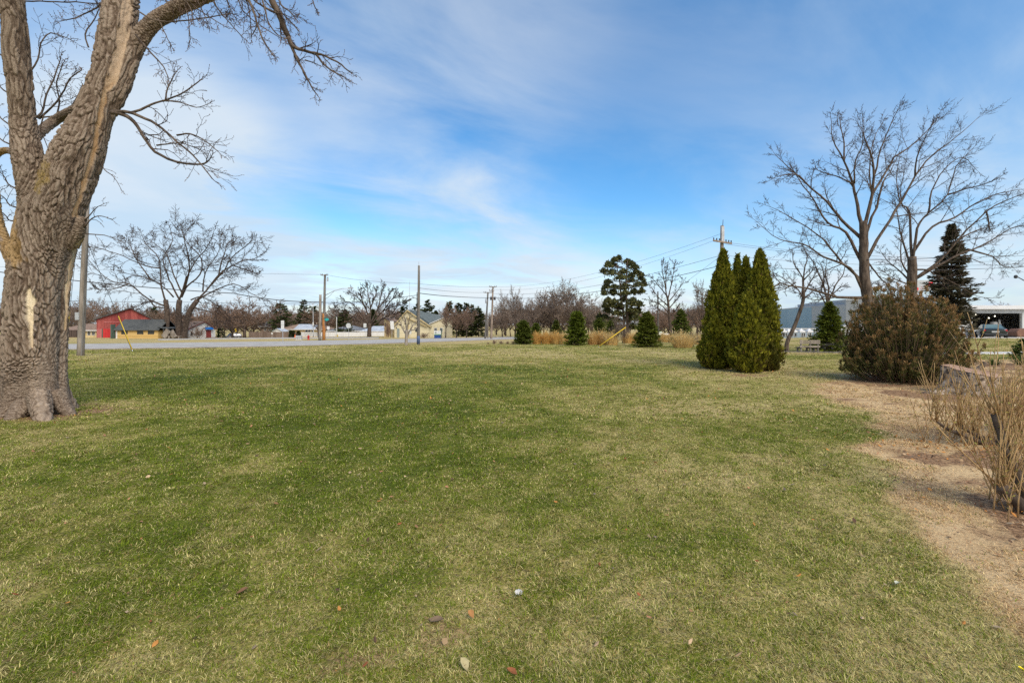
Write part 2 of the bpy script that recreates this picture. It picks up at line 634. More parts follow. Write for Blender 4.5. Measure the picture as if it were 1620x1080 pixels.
# ------------------------------------------------------------------ ground: one sheet to the horizon
ys = [-400, -120, -50, -25, -14, -9, -6, -4, -2.5, -1.4, -0.5]
yv = 0.2
while yv < 3200:
    ys.append(yv); yv += max(0.11, 0.0165 * yv) if yv < 120 else 0.06 * yv
ys = np.array(ys)
uu = np.concatenate([-np.geomspace(30, 1.7, 14), np.linspace(-1.6, 1.6, 281), np.geomspace(1.7, 30, 14)])
UX, YY = np.meshgrid(uu, ys)
XX = UX * (np.abs(YY) + 5.5)
ZZ = gz(XX, YY) + (fbm2(XX * 1.3, YY * 1.3, 31, 4) - 0.5) * 0.045 * sstep(40, 20, np.abs(YY)) + (fbm2(XX * 6, YY * 6, 33, 3) - 0.5) * 0.02 * sstep(16, 8, np.abs(YY))
nr, nc = XX.shape
gi = np.arange(nr * nc).reshape(nr, nc)
gq = np.stack([gi[:-1, :-1], gi[:-1, 1:], gi[1:, 1:], gi[1:, :-1]], -1).reshape(-1, 4)
dr, bd, br = fields(XX.ravel(), YY.ravel())
m, t = new_mat('lawn_ground')
vc = t.n('ShaderNodeVertexColor', layer_name='col')
sp = t.n('ShaderNodeSeparateColor')
t.l(vc.outputs[0], sp.inputs[0])
geo = t.n('ShaderNodeNewGeometry')
pos = geo.outputs['Position']
nf = t.noise(pos, 55.0, 5.0, 0.65)
nm = t.noise(pos, 9.0, 5.0, 0.6, 0.4)
nl = t.noise(t.scale(pos, (1.0, 0.45, 1.0)), 1.1, 6.0, 0.62, 0.3)
nxl = t.noise(t.scale(pos, (0.30, 1.0, 1.0)), 0.33, 5.0, 0.6, 0.2)
drv = t.math('MULTIPLY', sp.outputs[0], 2.0)
fac = t.math('ADD', drv, t.math('MULTIPLY', t.math('SUBTRACT', nf, 0.5), 1.7))
fac = t.math('ADD', fac, t.math('MULTIPLY', t.math('SUBTRACT', nm, 0.5), 0.8))
fac = t.math('ADD', fac, t.math('MULTIPLY', t.math('SUBTRACT', nl, 0.5), 0.7))
fac = t.math('ADD', fac, t.math('MULTIPLY', t.math('SUBTRACT', nxl, 0.5), 0.8))
grass = t.ramp(fac, [(0.0, (0.070, 0.100, 0.007)), (0.30, (0.135, 0.162, 0.016)), (0.58, (0.265, 0.240, 0.055)), (0.90, (0.43, 0.345, 0.125)), (1.0, (0.50, 0.39, 0.17))])
nb = t.noise(pos, 26.0, 6.0, 0.7, 0.6)
bedc = t.ramp(t.math('ADD', t.math('MULTIPLY', nb, 0.62), t.math('SUBTRACT', t.math('MULTIPLY', nl, 0.75), 0.18)),
              [(0.26, (0.095, 0.055, 0.032)), (0.38, (0.25, 0.15, 0.082)), (0.46, (0.50, 0.335, 0.175)), (0.60, (0.64, 0.46, 0.25)), (0.8, (0.52, 0.34, 0.20))])
nth = t.noise(pos, 34.0, 5.0, 0.7, 0.8)
grass = t.mix(t.map(nth, 0.52, 0.38, 0.0, 0.75), grass, (0.085, 0.062, 0.034, 1))
c = t.mix(t.map(t.math('ADD', sp.outputs[1], t.math('MULTIPLY', t.math('SUBTRACT', nm, 0.5), 0.8)), 0.3, 0.7), grass, bedc)
soil = t.ramp(nb, [(0.3, (0.055, 0.034, 0.021)), (0.44, (0.155, 0.088, 0.048)), (0.56, (0.37, 0.225, 0.125)), (0.7, (0.50, 0.33, 0.19))])
c = t.mix(t.map(t.math('ADD', sp.outputs[2], t.math('MULTIPLY', t.math('SUBTRACT', nm, 0.5), 0.5)), 0.25, 0.7), c, soil)
hgt = t.math('ADD', t.math('MULTIPLY', nf, 0.5), t.math('MULTIPLY', nb, 0.5))
finish(t, c, 0.95, hgt, 0.035, 0.1, bstr=0.8)
M['ground'] = m
lawn = fast_mesh('lawn', np.stack([XX.ravel(), YY.ravel(), ZZ.ravel()], 1), [gq], M['ground'],
                 col=np.stack([np.clip(dr, 0, 1.9) * 0.5, bd, br], 1), smooth=True)
tag(lawn, kind='structure')


# ------------------------------------------------------------------ roads, drive and paths laid on the ground
def strip(name, near, far, mat, lift, steps=140, across=6):
    """a sheet between two edges given as ground points (polylines), following the ground"""
    def resample(pts):
        Q = np.array([[p.x, p.y] for p in pts]); s_ = np.r_[0, np.cumsum(np.hypot(*np.diff(Q, axis=0).T))]
        tt = np.linspace(0, s_[-1], steps)
        return np.stack([np.interp(tt, s_, Q[:, 0]), np.interp(tt, s_, Q[:, 1])], 1)
    A, B = resample(near), resample(far)
    f = np.linspace(0, 1, across)[None, :, None]
    Q = A[:, None, :] * (1 - f) + B[:, None, :] * f
    z = gz(Q[..., 0], Q[..., 1]) + lift
    V = np.concatenate([Q, z[..., None]], -1).reshape(-1, 3)
    i = np.arange(steps * across).reshape(steps, across)
    q = np.stack([i[:-1, :-1], i[1:, :-1], i[1:, 1:], i[:-1, 1:]], -1).reshape(-1, 4)
    top = V
    V2 = V.copy(); V2[:, 2] -= 0.12
    n_ = len(V)
    ring = np.concatenate([i[:, 0], i[-1, 1:], i[::-1, -1][1:], i[0, ::-1][1:-1]])
    rq = np.stack([ring, np.roll(ring, -1), np.roll(ring, -1) + n_, ring + n_], 1)
    return tag(fast_mesh(name, np.vstack([top, V2]), [q, rq], mat), kind='structure')


M['road'] = pmat('worn_asphalt', (0.33, 0.305, 0.275), (0.47, 0.44, 0.405), 1.2, 0.9, 0.005)
M['gravel'] = pmat('gravel_shoulder', (0.17, 0.13, 0.10), (0.32, 0.26, 0.20), 6.0, 0.95, 0.02)
M['concrete'] = pmat('pale_concrete', (0.52, 0.49, 0.46), (0.68, 0.65, 0.61), 1.5, 0.9, 0.004)
near_px = [(-420, 559), (-100, 555.5), (130, 552.5), (430, 548), (600, 543.6), (700, 540.2), (780, 537.4), (850, 535.2)]
far_px = [(-420, 548), (-100, 546.5), (130, 544.5), (430, 540.5), (560, 538.0), (680, 535.6), (760, 534.0), (850, 532.3)]
gN = [at(*p) for p in near_px]
gF = [at(*p) for p in far_px]
strip('road', gN, gF, M['road'], 0.05)
sh = [Vector((p.x + 0.1, p.y - 1.5, 0)) for p in gN]
strip('road_shoulder', sh, gN, M['gravel'], 0.03, 140, 3)
strip('side_street', [at(250, 538.2), at(345, 536.6), at(480, 535.6), at(600, 535.4)], [at(250, 536.6), at(345, 535.2), at(480, 533.9), at(600, 533.8)], M['road'], 0.055, 60, 4)
# drive and path by the warehouse
strip('warehouse_driveway', [G(1500, 44.0), G(1600, 43.2), G(1900, 43.0)], [G(1500, 50.5), G(1600, 50.5), G(1900, 50.5)], M['concrete'], 0.05, 30, 4)
strip('garden_path', [G(1490, 25.6), G(1560, 25.4), G(1640, 25.3), G(1900, 25.0)], [G(1490, 27.0), G(1560, 27.0), G(1640, 27.0), G(1900, 27.0)], M['concrete'], 0.04, 30, 3)


# ------------------------------------------------------------------ grass blades
def blades(name, bands, seed, label):
    rg = np.random.default_rng(seed)
    Vs, Cs = [], []
    for (y0, y1, dens, L0, L1, wid, half) in bands:
        area = half * (y1 ** 2 - y0 ** 2)
        n = int(dens * area)
        y = np.sqrt(rg.uniform(y0 ** 2, y1 ** 2, n)); x = rg.uniform(-half, half, n) * y
        # half of the blades stand together in tufts, the rest between them
        nt_ = max(1, n // 24)
        ty = np.sqrt(rg.uniform(y0 ** 2, y1 ** 2, nt_)); tx = rg.uniform(-half, half, nt_) * ty
        ti = rg.integers(0, nt_, n); intuft = rg.random(n) < 0.5
        off = rg.normal(0, 0.013 + 1.6 * wid, (n, 2))
        x = np.where(intuft, tx[ti] + off[:, 0], x); y = np.where(intuft, np.maximum(ty[ti] + off[:, 1], 1.0), y)
        tdry = rg.random(nt_)[ti]
        dry_, bed_, bare_ = fields(x, y)
        clump = fbm2(x * 9, y * 9, 55, 3)
        bpatch = sstep(0.36, 0.56, fbm2(x * 1.7, y * 1.9, 63, 3))
        keep = rg.random(n) < np.clip(1.25 - 1.35 * bare_ - (1.12 - 0.72 * bpatch) * bed_, 0, 1) * np.where(intuft, 1.0, np.clip(0.34 + (clump - 0.32) * 3.6, 0.14, 1))
        x, y, dry_, bed_, clump, intuft, tdry, off = x[keep], y[keep], dry_[keep], bed_[keep], clump[keep], intuft[keep], tdry[keep], off[keep]
        n = len(x)
        tuft = fbm2(x * 3.3, y * 3.3, 77, 3)
        ps = np.clip(0.20 + 0.50 * dry_ + 0.7 * bed_, 0.12, 0.97)
        isdry = np.where(intuft, np.clip(tdry + rg.normal(0, .16, n), 0, 1), rg.random(n)) < ps
        L = rg.uniform(L0, L1, n) * (0.55 + 0.9 * tuft) * np.where(isdry, 1.08, 0.92)
        th = rg.uniform(0, 2 * np.pi, n) * 0.75 + fbm2(x * 2.2, y * 2.2, 91, 2) * 9.0
        th = np.where(intuft, np.arctan2(off[:, 1], off[:, 0]) + rg.normal(0, .7, n), th)
        t1 = np.where(isdry, rg.uniform(0.75, 1.50, n), rg.uniform(0.3, 1.35, n))
        t2 = t1 + rg.uniform(0.05, 0.9, n)
        wv = wid * rg.uniform(0.6, 1.3, n)
        hx, hy = np.cos(th), np.sin(th)
        sx_, sy_ = -hy, hx
        z = gz(x, y) + (fbm2(x * 1.3, y * 1.3, 31, 4) - 0.5) * 0.045 * sstep(40, 20, y) + (fbm2(x * 6, y * 6, 33, 3) - 0.5) * 0.02 * sstep(16, 8, y) - 0.004
        l1 = L * 0.55; l2 = L * 0.45
        mx = x + hx * l1 * np.sin(t1); my = y + hy * l1 * np.sin(t1); mz = z + l1 * np.cos(t1)
        ex = mx + hx * l2 * np.sin(t2); ey = my + hy * l2 * np.sin(t2); ez = mz + l2 * np.cos(np.minimum(t2, 1.62))
        V = np.empty((n, 5, 3))
        V[:, 0] = np.stack([x - sx_ * wv / 2, y - sy_ * wv / 2, z], 1)
        V[:, 1] = np.stack([x + sx_ * wv / 2, y + sy_ * wv / 2, z], 1)
        V[:, 2] = np.stack([mx + sx_ * wv * .4, my + sy_ * wv * .4, mz], 1)
        V[:, 3] = np.stack([mx - sx_ * wv * .4, my - sy_ * wv * .4, mz], 1)
        V[:, 4] = np.stack([ex, ey, ez], 1)
        g0 = np.array([0.080, 0.120, 0.005]); g1 = np.array([0.220, 0.270, 0.018])
        s0 = np.array([0.29, 0.245, 0.075]); s1 = np.array([0.68, 0.58, 0.255])
        b0 = np.array([0.44, 0.28, 0.125]); b1 = np.array([0.76, 0.56, 0.29])
        k = rg.random(n)[:, None]
        kk = np.clip(k * 0.7 + (dry_[:, None]) * 0.35, 0, 1)
        cg = g0 * (1 - kk) + g1 * kk
        bm = np.clip(bed_[:, None] * 1.1, 0, 1)
        cs = (s0 * (1 - k) + s1 * k) * (1 - bm) + (b0 * (1 - k) + b1 * k) * bm
        c_ = np.where(isdry[:, None], cs, cg)
        c_ = c_ * rg.uniform(0.66, 1.32, (n, 1))
        old = (rg.random(n) < 0.12)[:, None]
        c_ = np.where(old, c_ * np.array([0.55, 0.42, 0.38]), c_)
        far_ = sstep(5.0, 16.0, y)[:, None] * 0.65
        c_ = c_ * (1 - far_) + (cg * (1 - ps[:, None]) + cs * ps[:, None]) * far_
        Vs.append(V.reshape(-1, 3)); Cs.append(np.repeat(c_, 5, 0))
    V = np.concatenate(Vs); C_ = np.concatenate(Cs)
    i = np.arange(len(V) // 5)[:, None] * 5
    o = fast_mesh(name, V, [i + np.array([[0, 1, 2, 3]]), i + np.array([[3, 2, 4]])], M['blade'], col=C_, smooth=False)
    return tag(o, label, 'grass', kind='stuff')


blades('lawn_grass', [
    (1.3, 2.6, 32000, 0.016, 0.042, 0.0030, 1.40),
    (2.6, 4.4, 17000, 0.018, 0.044, 0.0040, 1.30),
    (4.4, 7.5, 7000, 0.020, 0.046, 0.0062, 1.25),
    (7.5, 13.0, 1700, 0.03, 0.06, 0.012, 1.22),
    (13.0, 24.0, 330, 0.04, 0.075, 0.022, 1.2),
    (24.0, 44.0, 60, 0.05, 0.085, 0.05, 1.18),
], 4, 'patchy lawn of green and straw coloured grass')


# ------------------------------------------------------------------ fallen leaves
def leaf_mesh(rg, n, x, y, size, lift, curl=0.35):
    """each leaf: a bent six-point blade lying on the grass"""
    th = rg.uniform(0, 2 * np.pi, n)
    wv = size * rg.uniform(0.35, 0.7, n)
    prof = np.array([[-0.5, 0.0], [-0.15, 0.5], [0.2, 0.38], [0.5, 0.0], [0.2, -0.38], [-0.15, -0.5]])
    lx = prof[None, :, 0] * size[:, None]; ly = prof[None, :, 1] * wv[:, None]
    tilt = rg.normal(0, 0.35, n)[:, None]; tilt2 = rg.normal(0, 0.3, n)[:, None]
    lz = lx * tilt + ly * tilt2 + np.abs(ly) * rg.uniform(-0.2, 1.0, n)[:, None] * curl + (lx / size[:, None]) ** 2 * size[:, None] * rg.uniform(0, 0.6, n)[:, None]
    X = x[:, None] + lx * np.cos(th)[:, None] - ly * np.sin(th)[:, None]
    Y = y[:, None] + lx * np.sin(th)[:, None] + ly * np.cos(th)[:, None]
    Zz = gz(x, y)[:, None] + lift[:, None] + lz + (fbm2(x * 1.3, y * 1.3, 31, 4)[:, None] - 0.5) * 0.045 + (fbm2(x * 6, y * 6, 33, 3)[:, None] - 0.5) * 0.02
    return np.stack([X, Y, Zz], -1)


rg = np.random.default_rng(12)
n0 = 22000
y = np.sqrt(rg.uniform(1.3 ** 2, 22 ** 2, n0)); x = rg.uniform(-1.25, 1.35, n0) * y
_, bed_, bare_ = fields(x, y)
pk = np.clip(0.36 + 0.9 * bed_ * np.clip(fbm2(x * 1.4, y * 1.4, 8, 3) * 3.2 - 1.1, 0.05, 1) + 1.1 * bare_, 0, 1)
pk = np.where((fbm2(x * .5, y * .5, 4, 2) > 0.5) & (bed_ < .3), pk * 1.5, pk)
k = rg.random(n0) < pk
x, y = x[k], y[k]
# the bed gets a dense carpet close to the shrubs
xa = rg.normal(6.35, 0.75, 1500); ya = rg.normal(5.9, 0.40, 1500)
xb = rg.normal(4.6, 0.5, 900); yb = rg.normal(3.55, 0.55, 900)
x = np.r_[x, xa, xb]; y = np.r_[y, ya, yb]
kk = y > 1.2
x, y = x[kk], y[kk]
n = len(x)
size = 0.010 + 0.045 * rg.random(n) ** 2.0 * np.clip(0.7 + y / 20, 0, 1.4)
LV = leaf_mesh(rg, n, x, y, size, rg.uniform(0.008, 0.03, n))
pal = np.array([[0.22, 0.115, 0.06], [0.33, 0.18, 0.09], [0.12, 0.07, 0.045], [0.36, 0.24, 0.13], [0.30, 0.10, 0.045], [0.34, 0.25, 0.16], [0.17, 0.13, 0.10], [0.40, 0.20, 0.11], [0.50, 0.22, 0.06], [0.52, 0.36, 0.22]])
size[-2400:-900] = rg.uniform(0.03, 0.075, 1500) if n > 2400 else 0.05
lc = pal[rg.integers(0, len(pal), n)] * rg.uniform(0.7, 1.2, (n, 1))
hot = np.zeros(n, bool); hot[-2400:-900] = rg.random(1500) < .6
lc[hot] = np.array([0.50, 0.22, 0.055]) * rg.uniform(0.6, 1.25, (hot.sum(), 1))
i = np.arange(n)[:, None] * 6
M['litter'] = vmat('dead_leaf', 0.85, 0.15, 30.0, 0.15, 0.1)
fl = fast_mesh('fallen_leaves', LV.reshape(-1, 3), [i + np.array([[0, 1, 2, 3]]), i + np.array([[0, 3, 4, 5]])], M['litter'], col=np.repeat(lc, 6, 0))
tag(fl, 'small brown dead leaves scattered over the lawn and the bed', 'leaves', kind='stuff')

# the few leaves and scraps that stand out one by one
for (px, py, sz, colr, nm_, lb, ct) in (
        (1420, 931, 0.075, (0.55, 0.56, 0.45), 'fallen_leaf', 'large pale grey green leaf lying on the lawn at the edge of the bed', 'leaf'),
        (383, 940, 0.07, (0.20, 0.11, 0.06), 'fallen_leaf', 'dark brown curled leaf lying alone on the open lawn', 'leaf'),
        (745, 978, 0.05, (0.42, 0.21, 0.08), 'fallen_leaf', 'orange brown leaf standing on edge in the near grass', 'leaf'),
        (735, 1058, 0.06, (0.42, 0.36, 0.20), 'fallen_leaf', 'long yellowish curled leaf at the bottom edge of the lawn', 'leaf'),
        (810, 1070, 0.06, (0.30, 0.11, 0.05), 'fallen_leaf', 'rust red crumpled leaf at the bottom edge of the lawn', 'leaf'),
        (690, 985, 0.09, (0.24, 0.16, 0.10), 'fallen_leaf', 'flat brown strip of bark or leaf near bare soil', 'leaf'),
        (1617, 1066, 0.035, (0.85, 0.65, 0.02), 'fallen_petal', 'bright yellow petal on the bed beside the lawn', 'petal')):
    p = at(px, py)
    r2 = np.random.default_rng(int(px))
    V = leaf_mesh(r2, 1, np.array([p.x]), np.array([p.y]), np.array([sz]), np.array([0.022]), 1.3)[0]
    c0 = np.array([p.x, p.y, V[:, 2].min()])
    mid = np.array([V[0] * 0.75 + V[3] * 0.25, V[0] * 0.25 + V[3] * 0.75])
    V8 = np.vstack([V, mid]); V8[6:, 2] -= sz * 0.10
    o = fast_mesh(nm_, V8 - c0, [np.array([[0, 1, 6], [1, 2, 6], [2, 7, 6], [2, 3, 7], [3, 4, 7], [4, 5, 6], [4, 6, 7], [5, 0, 6]])], M['litter'], col=np.tile(np.array(colr), (8, 1)), smooth=True)
    o.location = c0
    tag(o, lb, ct, 'single leaves that stand out on the lawn')
p = at(821, 946)
mb = MB()
for q in range(7):
    a = q * 0.9
    mb.add([(0.012 * math.cos(a), 0.012 * math.sin(a), 0.02), (0.026 * math.cos(a + .3), 0.026 * math.sin(a + .3), 0.03), (0.022 * math.cos(a - .3), 0.022 * math.sin(a - .3), 0.038), (0.01, 0.0, 0.045)], [(0, 1, 2), (0, 2, 3)])
o = mb.build('crumpled_scrap', M['white'])
o.location = p
tag(o, 'small crumpled black and white scrap lying in the near grass', 'litter')

# ------------------------------------------------------------------ branching
def perp(d, az):
    u = d.orthogonal().normalized(); v = d.cross(u)
    return u * math.cos(az) + v * math.sin(az)


def grow(T, rnd, p, d, L, r, lvl, S, buds=None):
    """one branch and, below the last level, its children. T = (wood tubes, twig tubes)"""
    last = lvl >= S['max']
    n = S['nseg'][lvl]
    pts, dirs, rad = [p.copy()], [d.copy()], [r]
    wob, up = S['wob'][lvl], S['up'][lvl]
    r1 = max(S['rmin'], r * S.get('taper', 0.4))
    step = L / n
    for i in range(n):
        d = Vector((d.x + rnd.gauss(0, wob), d.y + rnd.gauss(0, wob), d.z + rnd.gauss(0, wob) + up)).normalized()
        p = p + d * step
        pts.append(p); dirs.append(d); rad.append(r + (r1 - r) * (i + 1) / n)
    (T[1] if lvl >= S['twig_from'] else T[0]).add(pts, rad, S['sides'][lvl])
    if last:
        if buds is not None: buds.append((pts[-1], d))
        return
    kids(T, rnd, pts, dirs, rad, L, lvl, S, S['t0'][lvl], buds)


def kids(T, rnd, pts, dirs, rad, L, lvl, S, t0, buds=None, count=None):
    n = len(pts) - 1
    nch = count if count is not None else S['nch'][lvl]
    az = rnd.uniform(0, 6.28)
    for k in range(nch):
        tt = t0 + (1 - t0) * (k + rnd.uniform(0.1, 0.9)) / nch
        f = tt * n; i = min(int(f), n - 1); fr = f - i
        q = pts[i].lerp(pts[i + 1], fr)
        dd = dirs[min(i + 1, n)]
        az += 2.4 + rnd.uniform(-0.6, 0.6)
        a = R(rnd.uniform(*S['ang'][lvl]))
        cd = (dd * math.cos(a) + perp(dd, az) * math.sin(a)).normalized()
        rl = rad[i] + (rad[i + 1] - rad[i]) * fr
        cl = L * rnd.uniform(*S['lr'][lvl]) * (1.0 - S.get('apex', 0.35) * tt)
        grow(T, rnd, q, cd, cl, max(S['rmin'], min(rl * 0.8, rl * S['rr'][lvl])), lvl + 1, S, buds)
    if S.get('leader', True):
        grow(T, rnd, pts[-1], dirs[-1], L * (0.42 if count is None else 0.16), max(S['rmin'], rad[-1] * 0.9), lvl + 1, S, buds)


def limb(T, rnd, spec, d0, r0, r1, S, nk, lvl=1, dvar=0.0, per=3, t0=0.25, sides=8, wood=0, buds=None, lenk=1.0):
    """a limb traced through points (px, py[, depth offset]) with side growth"""
    m_ = len(spec)
    q = []
    drift = rnd.uniform(-dvar, dvar)
    for i, s_ in enumerate(spec):
        off = s_[2] if len(s_) > 2 else drift * (i / max(1, m_ - 1)) ** 1.2
        q.append(tuple(P(s_[0], s_[1], d0 + off)))
    A = smooth_path(q, per)
    pts = [Vector(a) for a in A]
    n = len(pts)
    for i in range(1, n - 1):
        seg_ = (pts[i + 1] - pts[i]).length
        pts[i] += Vector((rnd.gauss(0, 1), rnd.gauss(0, 1), rnd.gauss(0, 1))) * seg_ * 0.03
    dirs = [(pts[min(i + 1, n - 1)] - pts[max(i - 1, 0)]).normalized() for i in range(n)]
    rad = [r0 + (r1 - r0) * (i / (n - 1)) ** 0.8 for i in range(n)]
    T[wood].add(pts, rad, sides)
    L = sum((pts[i + 1] - pts[i]).length for i in range(n - 1))
    if nk: kids(T, rnd, pts, dirs, rad, L * lenk, lvl, S, t0, buds, nk)
    return pts, rad


def blend(a, b, k):
    return [x * (1 - k) + y * k for x, y in zip(a, b)]


# ------------------------------------------------------------------ the big tree close by, two leaders above one furrowed trunk
D0 = 8.3
root_p = G(57, D0)
big = thing('mature_tree', 'huge bare tree with deeply furrowed bark and two leaders, close by on the lawn', 'tree', root_p)
rnd = random.Random(5)
TR = [  # limbs of the trunk mesh: rows of px, py, radius px, depth
    [(57, 690, 74, 8.3), (57, 668, 66, 8.3), (57, 650, 59.5, 8.3), (55, 628, 53, 8.3), (54, 590, 49.5, 8.3), (54, 540, 48.5, 8.3), (56, 480, 47, 8.3), (60, 420, 45, 8.3), (66, 370, 43, 8.3), (74, 335, 42, 8.3), (82, 310, 36, 8.3)],
    [(62, 400, 34, 8.3), (59, 330, 30, 8.25), (52, 290, 27, 8.2), (44, 250, 26, 8.15), (37, 200, 22, 8.1), (33, 150, 21, 8.0), (27, 100, 22, 7.9), (23, 50, 21.5, 7.8), (19, 0, 20.5, 7.7), (12, -90, 19, 7.5), (2, -230, 16, 7.3)],
    [(66, 470, 30, 8.3), (72, 420, 34, 8.3), (78, 380, 37, 8.3), (88, 340, 40, 8.3), (104, 295, 42, 8.35), (122, 245, 41, 8.4), (143, 195, 32, 8.45), (158, 152, 27.5, 8.5), (172, 110, 27, 8.55), (183, 60, 28, 8.6), (192, 0, 27, 8.65), (198, -90, 26, 8.7), (208, -230, 22, 8.8)],
    [(96, 640, 13, 8.4), (96, 590, 10.5, 8.45), (98, 540, 10, 8.5), (100, 480, 10, 8.5), (104, 430, 11, 8.5), (109, 385, 15, 8.5), (114, 345, 18, 8.5), (124, 300, 22, 8.5), (140, 255, 22, 8.5), (150, 210, 18, 8.5)],
    [(160, 205, 9, 8.55), (170, 178, 15, 8.58), (183, 145, 20, 8.6), (199, 105, 18, 8.65), (214, 72, 16, 8.7), (240, 38, 13.5, 8.7), (278, 14, 12.5, 8.7), (320, -4, 11.5, 8.65), (368, -26, 10, 8.6), (415, -42, 8, 8.5)],
    [(42, 440, 22, 8.4), (24, 408, 17, 8.45), (6, 380, 12, 8.5), (-4, 345, 9.5, 8.6), (-9, 300, 8.5, 8.7), (-13, 262, 8, 8.75), (-4, 243, 7, 8.6), (12, 238, 7, 8.4), (26, 244, 7, 8.3)],
    [(44, 232, 11, 8.2), (58, 214, 10, 8.6), (88, 190, 9, 9.0), (122, 172, 8.5, 8.8), (150, 160, 8, 8.6)],
    [(115, 392, 10, 8.45), (122, 374, 11, 8.35), (127, 356, 10, 8.3), (130, 343, 8, 8.3)],
    [(40, 640, 20, 7.95), (30, 652, 18, 7.8), (18, 664, 13, 7.65), (4, 676, 7, 7.5)],      # root flares
    [(62, 625, 20, 7.95), (66, 648, 18, 7.75), (71, 668, 14, 7.6), (74, 682, 7, 7.5)],
    [(90, 620, 16, 8.15), (102, 645, 13, 8.1), (116, 660, 8, 8.05), (126, 668, 4, 8.0)],
    [(10, 620, 18, 8.2), (-4, 645, 16, 8.1), (-18, 662, 9, 8.0)],
]
mbv, mbf, axes = [], [], []
for li, spec in enumerate(TR):
    A = smooth_path([(*P(a, b, d), r * d / F * math.cos(math.atan((CX - a) / F)) * 1.04) for a, b, r, d in spec], 8)
    n_, k_ = len(A), 40
    ctr, rad = A[:, :3], A[:, 3]
    T_ = np.gradient(ctr, axis=0); T_ /= np.linalg.norm(T_, axis=1, keepdims=True)
    U = np.cross(T_, np.array([0, 1.0, 0.05])); U /= np.linalg.norm(U, axis=1, keepdims=True)
    W = np.cross(T_, U)
    th = np.arange(k_) * 2 * np.pi / k_
    hh = np.clip(1 - (ctr[:, 2] - root_p.z) / 1.3, 0, 1)[:, None] if li == 0 else np.zeros((n_, 1))
    lob = 1 + (0.022 + 0.09 * hh ** 2) * np.sin(5 * th[None] + 0.6 + li) + (0.03 + 0.05 * hh ** 2) * np.sin(8 * th[None] + 2.1) + 0.02 * np.sin(3 * th[None] + li)
    V = ctr[:, None] + (U[:, None] * np.cos(th)[None, :, None] + W[:, None] * np.sin(th)[None, :, None]) * (rad[:, None] * lob)[..., None]
    b0 = len(mbv)
    mbv += [tuple(v) for v in V.reshape(-1, 3)]
    idx = b0 + np.arange(n_ * k_).reshape(n_, k_)
    for i in range(n_ - 1):
        for j in range(k_):
            mbf.append((idx[i, j], idx[i, (j + 1) % k_], idx[i + 1, (j + 1) % k_], idx[i + 1, j]))
    mbf.append(tuple(idx[0][::-1])); mbf.append(tuple(idx[-1]))
    axes.append((ctr, T_, rad))
tmp = bpy.data.meshes.new('raw_trunk')
tmp.from_pydata(mbv, [], mbf)
tob = bpy.data.objects.new('raw_trunk', tmp)
COL.objects.link(tob)
rm = tob.modifiers.new('r', 'REMESH'); rm.mode = 'VOXEL'; rm.voxel_size = 0.0115
dg = bpy.context.evaluated_depsgraph_get()
me = bpy.data.meshes.new_from_object(tob.evaluated_get(dg))
bpy.data.objects.remove(tob)
nv = len(me.vertices)
V = np.empty(nv * 3, np.float32); me.vertices.foreach_get('co', V); V = V.reshape(-1, 3).astype(float)
N = np.empty(nv * 3, np.float32); me.vertices.foreach_get('normal', N); N = N.reshape(-1, 3).astype(float)
# bark coordinates: across stays, along the limb is squeezed; the axis is blended between limbs
ca_ = np.concatenate([a[0] for a in axes]); ta_ = np.concatenate([a[1] for a in axes]); ra_ = np.concatenate([a[2] for a in axes])
sel = np.arange(0, len(ca_), 3)
ca_, ta_, ra_ = ca_[sel], ta_[sel], ra_[sel]
ta_ = np.where(ta_[:, 2:3] < 0, -ta_, ta_)
AX = np.zeros_like(V); WS = np.zeros(nv)
for c_, t_, r_ in zip(ca_, ta_, ra_):
    dd = np.maximum(np.linalg.norm(V - c_, axis=1) - r_ * 0.5, 0.02)
    wt = np.exp(-dd / 0.11)
    AX += wt[:, None] * t_; WS += wt
AX /= np.linalg.norm(AX, axis=1, keepdims=True) + 1e-12
rel = V - np.array([-8.4, 8.3, 2.5])
along = (rel * AX).sum(1)
Q = rel - AX * along[:, None]
wp = np.stack([vnoise3(V * 3.0, 1), vnoise3(V * 3.0, 2), vnoise3(V * 3.0, 3)], 1) - 0.5
Qs = (Q + wp * 0.13 + (vnoise3(V * 9, 4)[:, None] - .5) * 0.03) * 15.0 + AX * (along[:, None] * 1.7 + 50)
f1, f2, cid = worley3(Qs, 7)
plate = sstep(0.02, 0.27, f2 - f1)
Q2 = (Q + wp * 0.10) * 27.0 + AX * (along[:, None] * 4.5)
g1_, g2_, _ = worley3(Q2 + 31.7, 19)
small = sstep(0.02, 0.30, g2_ - g1_)
fine = vnoise3(V * 38, 8) * 0.6 + vnoise3(V * 80, 9) * 0.4
rloc = np.clip(WS * 0 + 1, 0, 1)
dmin = np.full(nv, 9.0); rn = np.zeros(nv)
for c_, r_ in zip(ca_[::2], ra_[::2]):
    d_ = np.linalg.norm(V - c_, axis=1)
    k = d_ < dmin; rn = np.where(k, r_, rn); dmin = np.minimum(dmin, d_)
amp = np.clip(rn / 0.5, 0.22, 1.0)


